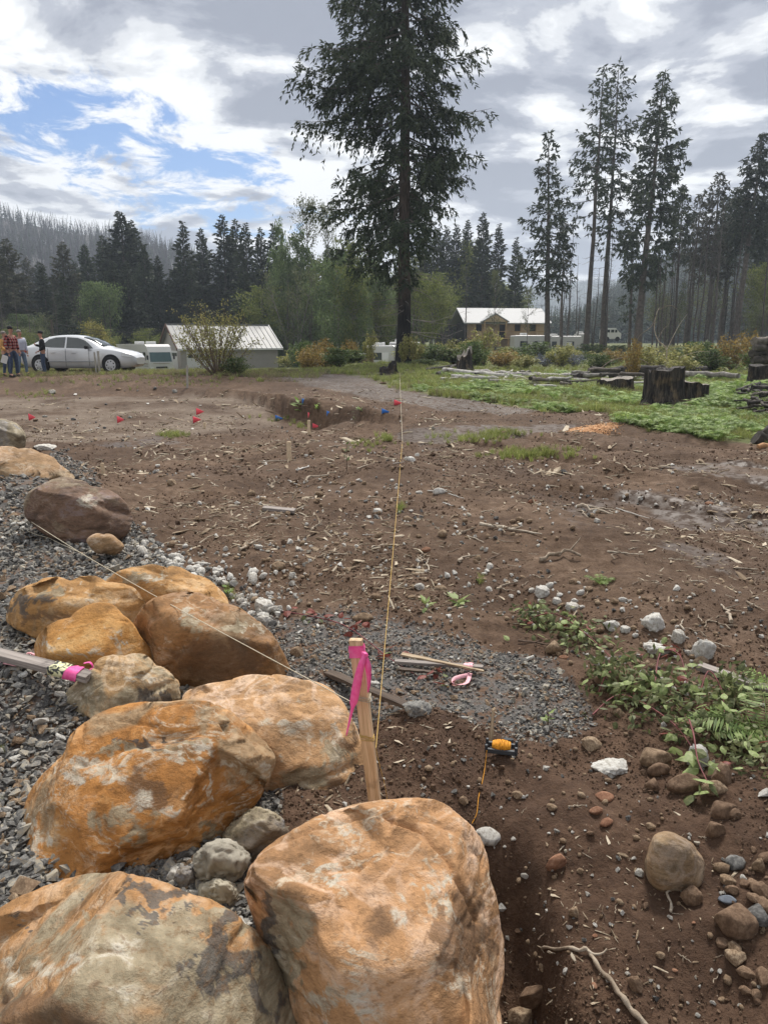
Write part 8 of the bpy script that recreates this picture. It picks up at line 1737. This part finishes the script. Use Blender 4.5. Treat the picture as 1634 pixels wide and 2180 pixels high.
m_ = MB(); bx(m_, x0 - .03, x0 + .02, 1.3, 2.2, 0, 2.0); m_.obj('side_door', M_doorw, shed)
# white doors showing beside the bush
m_ = MB(); bx(m_, x0 + .6, x0 + 3.2, y0 - .03, y0 + .02, 0, 2.1); gd = m_.obj('garage_door', M_doorw, shed)
for k in range(4): m_ = MB(); bx(m_, x0 + .75 + k * .6, x0 + 1.2 + k * .6, y0 - .05, y0 - .02, 1.45, 1.8); m_.obj('door_window', M_glass, gd)

def rv_base(t, L, Wd, H_, z0, mat, bev=.12):
    m_ = MB(); bx(m_, -L / 2, L / 2, -Wd / 2, Wd / 2, z0, H_); return m_.obj('body', mat, t, bev)
M_rv = paint('camper_shell', (.50, .495, .475), .4, 0, .3); M_stripe = simple('tan_stripe', (.25, .20, .16), .5, .1, 5); M_stripeg = simple('grey_swoosh', (.16, .17, .18), .5, .1, 5); M_tint = simple('teal_windscreen', (.045, .095, .09), .08, .15, 2, spec=.8)
# motorhome: front towards the camera
mb_ = GY(344, 72); mb_[2] = P(345, 786, 72)[2] - .75; mh = thing('motorhome', 'white motorhome with a wide teal windscreen facing the dirt, between car and shed', 'motorhome', mb_, R_(38))
# local frame: +x along the body to the rear (away), front face at -x... the front looks along -y here
m_ = MB(); fw, L, Hh = 2.35, 8.6, 3.05
prof = [(-.0, .45), (-.14, .75), (-.16, 1.35), (.10, 2.35), (.35, 2.85), (.75, Hh)]
V = []
for (y, z) in prof: V += [[-fw / 2, y, z], [fw / 2, y, z]]
V += [[-fw / 2, L, Hh], [fw / 2, L, Hh], [-fw / 2, L, .45], [fw / 2, L, .45]]; n = len(prof)
m_.add(V, [[2 * i, 2 * i + 1, 2 * i + 3, 2 * i + 2] for i in range(n + 1)], 0); m_.add(V, [[2 * (n + 1), 2 * (n + 1) + 1, 1, 0]], 0); m_.add(V, [list(range(0, 2 * n + 4, 2)), list(range(1, 2 * n + 4, 2))[::-1]], 0); m_.obj('body', M_rv, mh, .06)
m_ = MB(); m_.add([[-1.05, -.165, 1.45], [1.05, -.165, 1.45], [1.0, .075, 2.32], [-1.0, .075, 2.32]], [[0, 1, 2, 3]]); o = m_.obj('windscreen', M_tint, mh); q = o.modifiers.new('t', 'SOLIDIFY'); q.thickness = .03
for sx in (-1, 1):
    m_ = MB(); m_.box((sx * .92, -.17, .85), (.36, .06, .18)); m_.obj('headlight', M_lclr, mh, .02); m_ = MB(); m_.box((sx * 1.30, -.1, 1.85), (.16, .1, .4)); m_.obj('mirror', M_gap, mh, .03)
m_ = MB(); m_.box((0, -.17, .92), (1.1, .05, .16)); m_.obj('grille', M_gap, mh, .01); m_ = MB(); m_.box((0, -.20, .58), (2.25, .12, .22)); m_.obj('front_bumper', M_trimw, mh, .03); m_ = MB(); m_.box((0, -.18, 1.30), (1.6, .03, .05)); m_.obj('wiper_rail', M_stripe, mh)
for k, yy in enumerate((1.0, 2.3, 3.8, 5.6)): m_ = MB(); m_.box((-fw / 2 - .01, yy, 1.95), (.03, .7, .75)); m_.obj('side_window', M_glass, mh, .01)
for k, (z, h_, c_) in enumerate(((1.25, .10, M_stripe), (1.05, .06, M_stripeg))): m_ = MB(); m_.box((-fw / 2 - .008, 4.3, z), (.02, 8.2, h_)); m_.obj('side_stripe', c_, mh)
for yy in (2.2, 5.2): m_ = MB(); m_.box((0, yy, Hh + .14), (.7, .9, .26)); m_.obj('roof_unit', M_trimw, mh, .05)
for yy in (.9, 6.2):
    for sx in (-1, 1): m_ = MB(); m_.disc((sx * 1.08, yy, .4), .40, (1, 0, 0), .24, 20); m_.obj('wheel', M_tyre, mh)
def trailer(px, Y, base_py, wpx, h, label, rz, seed=0, body=M_rv, name='camper_trailer', cat='camper', pop=False):
    b_ = GY(px, Y); b_[2] = P(px, base_py, Y)[2]; s = mpp(b_); t = thing(name, label, cat, b_, rz); L = wpx * s / max(.3, math.cos(rz)); Wd = 2.4
    rv_base(t, L, Wd, h, .55, body, .14); y = -Wd / 2
    r = random.Random(seed); x = -L / 2 + .7
    while x < L / 2 - 1.0:
        w = r.choice((.9, 1.5, 1.2)); m_ = MB(); m_.box((x + w / 2, y - .008, h * .68), (w, .03, .65)); m_.obj('window', M_glass, t, .01); x += w + r.uniform(.7, 1.6)
    m_ = MB(); m_.box((L * .18, y - .01, 1.5), (.66, .03, 1.75)); m_.obj('door', M_trimw, t, .01)
    m_ = MB(); q = np.array([[-L * .45, 1.15], [-L * .1, 1.35], [L * .2, .95], [L * .46, 1.2], [L * .46, 1.05], [L * .2, .78], [-L * .1, 1.1], [-L * .45, 1.0]]); V = np.stack([q[:, 0], np.full(8, y - .012), q[:, 1]], 1)
    m_.add(V, [[0, 1, 6, 7], [1, 2, 5, 6], [2, 3, 4, 5]]); o = m_.obj('swoosh_stripe', M_stripeg, t); md = o.modifiers.new('t', 'SOLIDIFY'); md.thickness = .01
    for wx in (-.05, .08): 
        m_ = MB(); m_.disc((L * wx, y + .06, .38), .37, (0, 1, 0), .22, 18); m_.obj('wheel', M_tyre, t)
    m_ = MB(); m_.box((-L * .2, 0, h + .14), (.8, .7, .26)); m_.obj('roof_unit', M_trimw, t, .05); m_ = MB(); m_.box((0, y - .004, .72), (L * .96, .02, .26)); m_.obj('skirt', M_stripe, t)
    return t
trailer(820, 70, 806, 60, 3.0, 'white camper beside the base of the tall fir, behind bushes', R_(-24), 1)
trailer(862, 72, 790, 60, 2.7, 'white camper end showing behind the black trunk', R_(-10), 5)
trailer(1128, 92, 770, 80, 3.1, 'long white camper trailer parked below the unfinished house', R_(4), 2)
trailer(1192, 96, 769, 78, 3.1, 'white camper with dark swoosh next to the long trailer', R_(-3), 3)
trailer(1236, 104, 752, 26, 2.6, 'small white trailer end at the thin fir trunk', R_(0), 4)
trailer(338, 112, 712, 26, 2.0, 'distant white camper up the wooded slope above the shed', R_(5), 6)
tb = GY(775, 64); tb[2] = P(775, 784, 64)[2]; dt = thing('box_trailer', 'dark brown open trailer beside the white camper and ochre bushes', 'trailer', tb, R_(-6)); s = mpp(tb)
m_ = MB(); w = 36 * s; bx(m_, -w / 2, w / 2, -.8, .8, .45, 1.2); m_.obj('box', M_darktrim, dt, .02); m_ = MB(); m_.beam((-w / 2, -.82, 1.22), (w / 2, -.82, 1.22), .08, .08); m_.obj('top_rail', M_trimw, dt)
for sx in (-.4, .4): m_ = MB(); m_.disc((sx, -.82, .32), .31, (0, 1, 0), .18, 16); m_.obj('wheel', M_tyre, dt)
# van and roof seen between trunks
vb = GY(1296, 118); vb[2] = P(1296, 727, 118)[2]; van = thing('white_van', 'white van with dark windows between the tall trunks', 'van', vb, R_(3)); s = mpp(vb)
m_ = MB(); L = 30 * s * 1.25; q = [(-L / 2, .4), (-L / 2, 1.75), (-L / 2 + .3, 2.0), (L * .18, 2.0), (L * .36, 1.45), (L / 2, 1.2), (L / 2, .4)]; V = [[x, y, z] for y in (-.95, .95) for x, z in q]; n = 7; m_.add(V, [list(range(n)), list(range(n, 2 * n))[::-1]]); m_.add(V, [[i, n + i, n + (i + 1) % n, (i + 1) % n] for i in range(n)]); m_.obj('body', M_wpaint, van, .06)
for x_, w_ in ((-L * .25, L * .2), (0, L * .18), (L * .2, L * .12)): m_ = MB(); m_.box((x_, -.955, 1.55), (w_, .03, .42)); m_.obj('window', M_glass, van)
for x_ in (-L * .3, L * .3): m_ = MB(); m_.disc((x_, -.92, .36), .36, (0, 1, 0), .2, 16); m_.obj('wheel', M_tyre, van)
# unfinished house
M_ply = rockmat('plywood', [(.3, (.34, .24, .145)), (.6, (.50, .375, .24))], rand=.3, bump=.1, scale=1.2); M_timber = simple('framing_timber', (.40, .27, .14), .8, .2, 3); M_whroof = simple('white_underlay_roof', (.36, .365, .37), .6, .03, 2); M_inside = simple('interior_shade', (.02, .018, .016), .9, .1, 2)
hb = GY(1058, 108); hb[2] = P(1058, 738, 108)[2]; HS = thing('house', 'unfinished two-storey plywood house with a white roof, behind campers and bare trees', 'building', hb, R_(9)); s = mpp(hb)
Lh, Dh = 164 * s, 7.0; z1, z2, ze = 1.9, 4.0, 4.35
zE = P(1058, 687, 108)[2] - hb[2]; zR = P(1058, 656, 108)[2] - hb[2]; z1 = zE * .38
m_ = MB(); bx(m_, -Lh / 2 + .3, Lh / 2 - .3, -Dh / 2 + .2, Dh / 2, 0, zE - .02); m_.obj('interior_shade_block', M_inside, HS)  # solid near-black block: shade of the unlit interior is in its colour
# plywood sheets with openings between them
xs = np.linspace(-Lh / 2, Lh / 2, 11); opening = {1: 'win', 4: 'door', 6: 'win', 8: 'win2'}
pm_ = MB(); pw = (xs[1] - xs[0]) - .02; pm_.box((0, 0, 0), (pw, .05, zE - z1)); pme = pm_.mesh('plywood_panel', M_ply)
for i in range(10):
    cx = (xs[i] + xs[i + 1]) / 2
    if i in opening:
        zc0, zc1 = (z1, z1 + 1.7) if opening[i] == 'door' else (z1 + .75, z1 + 1.75)
        for a0, a1 in ((z1, zc0), (zc1, zE)):
            if a1 - a0 > .05: m_ = MB(); m_.box((cx, -Dh / 2, (a0 + a1) / 2), (pw, .05, a1 - a0)); m_.obj('plywood_panel', M_ply, HS)
        for q_ in (-1, 1): m_ = MB(); m_.box((cx + q_ * pw * .44, -Dh / 2, (zc0 + zc1) / 2), (pw * .12, .06, zc1 - zc0)); m_.obj('window_stud', M_timber, HS)
    else: new_obj('plywood_panel', pme, HS, (cx, -Dh / 2, (z1 + zE) / 2))
for x_ in np.linspace(-Lh / 2, Lh / 2, 9): m_ = MB(); m_.box((x_, -Dh / 2 - 1.2, z1 / 2), (.14, .14, z1)); m_.obj('deck_post', M_timber, HS)
m_ = MB(); bx(m_, -Lh / 2, Lh / 2, -Dh / 2 - 1.3, -Dh / 2 + .1, z1 - .22, z1 - .04); m_.obj('deck', M_timber, HS); m_ = MB(); bx(m_, -Lh / 2, Lh / 2, -Dh / 2 - 1.25, -Dh / 2 - 1.2, z1 + .75, z1 + .83); m_.obj('deck_rail', M_timber, HS)
m_ = MB(); bx(m_, -Lh / 2 + .1, Lh / 2 - .1, -Dh / 2 + .02, -Dh / 2 + .12, 0, z1 - .3); m_.obj('lower_wall', M_ply, HS)
for k, (ya, yb) in enumerate(((-Dh / 2 - .7, .15), (Dh / 2 + .7, -.15))):
    m_ = MB(); V = [[x, y, z] for x in (-Lh / 2 - .6, Lh / 2 + .8) for (y, z) in ((ya, zE - .25), (ya, zE - .10), (yb * 0, zR), (yb * 0, zR - .15))]; m_.add(V, [[0, 1, 2, 3], [7, 6, 5, 4], [0, 4, 5, 1], [1, 5, 6, 2], [2, 6, 7, 3], [3, 7, 4, 0]]); m_.obj('roof', M_whroof, HS)
for sx in (Lh / 2 + .0,):
    m_ = MB(); V = [[sx + e, y, z] for e in (-.04, .04) for (y, z) in ((-Dh / 2, zE), (0, zR - .2), (Dh / 2, zE))]; m_.add(V, [[0, 1, 2], [5, 4, 3], [0, 3, 4, 1], [1, 4, 5, 2]]); m_.obj('gable', M_ply, HS)
for ky in np.linspace(-.8, .8, 5): m_ = MB(); m_.beam((Lh / 2 + .78, ky * Dh / 2, zE - .2 + (1 - abs(ky)) * (zR - zE)), (Lh / 2 - .2, ky * Dh / 2, zE - .2 + (1 - abs(ky)) * (zR - zE)), .1, .1); m_.obj('rafter_end', M_timber, HS)
gx = -Lh * .17; m_ = MB(); V = [[gx + x, y, z] for y in (-Dh / 2 - 1.3, -1.0) for (x, z) in ((-1.9, zE - .05), (0, zE + 1.0), (1.9, zE - .05), (1.9, zE + .08), (0, zE + 1.16), (-1.9, zE + .08))]; m_.add(V, [[0, 1, 4, 5], [1, 2, 3, 4], [6, 11, 10, 7], [7, 10, 9, 8], [5, 4, 10, 11], [4, 3, 9, 10], [0, 5, 11, 6], [2, 8, 9, 3]]); m_.obj('porch_roof', M_whroof, HS)
m_ = MB(); V = [[gx + x, -Dh / 2 - 1.25, z] for (x, z) in ((-1.7, zE), (0, zE + .95), (1.7, zE))] + [[gx + x, -Dh / 2 - 1.18, z] for (x, z) in ((-1.7, zE), (0, zE + .95), (1.7, zE))]; m_.add(V, [[0, 1, 2], [5, 4, 3]]); m_.obj('porch_gable', M_ply, HS)
for q_ in (-1.5, 1.5): m_ = MB(); m_.box((gx + q_, -Dh / 2 - 1.2, (z1 + zE) / 2), (.14, .14, zE - z1)); m_.obj('porch_post', M_timber, HS)
# cables over the shed
for k, (pa, pb) in enumerate((((120, 690), (372, 700)), ((120, 700), (372, 706)))):
    a, b_ = P(*pa, 62), P(*pb, 84); tq = np.linspace(0, 1, 16)[:, None]; q = a * (1 - tq) + b_ * tq; q[:, 2] -= .5 * np.sin(tq[:, 0] * math.pi); m_ = MB(); m_.tube(q, .02, 4); tag(m_.obj('overhead_cable', M_gap), ('upper' if k == 0 else 'lower') + ' overhead cable running to the shed roof', 'cable')
pA = GY(120, 62); m_ = MB(); m_.tube([[0, 0, -.3], [0, 0, P(120, 680, 62)[2] - pA[2]]], [.14, .10], 8); o = m_.obj('utility_pole', M_bark); o.location = pA; tag(o, 'dark utility pole carrying two cables behind the silver car', 'pole')

# ------------------------------------------------------------------ air
hz = MB(); hz.box((150, 800, 84), (3400, 2300, 190)); hm = bpy.data.materials.new('haze'); hm.use_nodes = True; ht_ = NT(hm.node_tree); ht_.n.clear()
pv = ht_.new('ShaderNodeVolumePrincipled', ins={'Color': (.76, .86, 1.0, 1), 'Density': .00050, 'Anisotropy': .3}); ho = ht_.new('ShaderNodeOutputMaterial'); ht_.l.new(pv.outputs[0], ho.inputs['Volume'])
hobj = hz.obj('haze', hm); tag(hobj, kind='stuff')

print('PART_g', round(time.time() - _T0, 1))
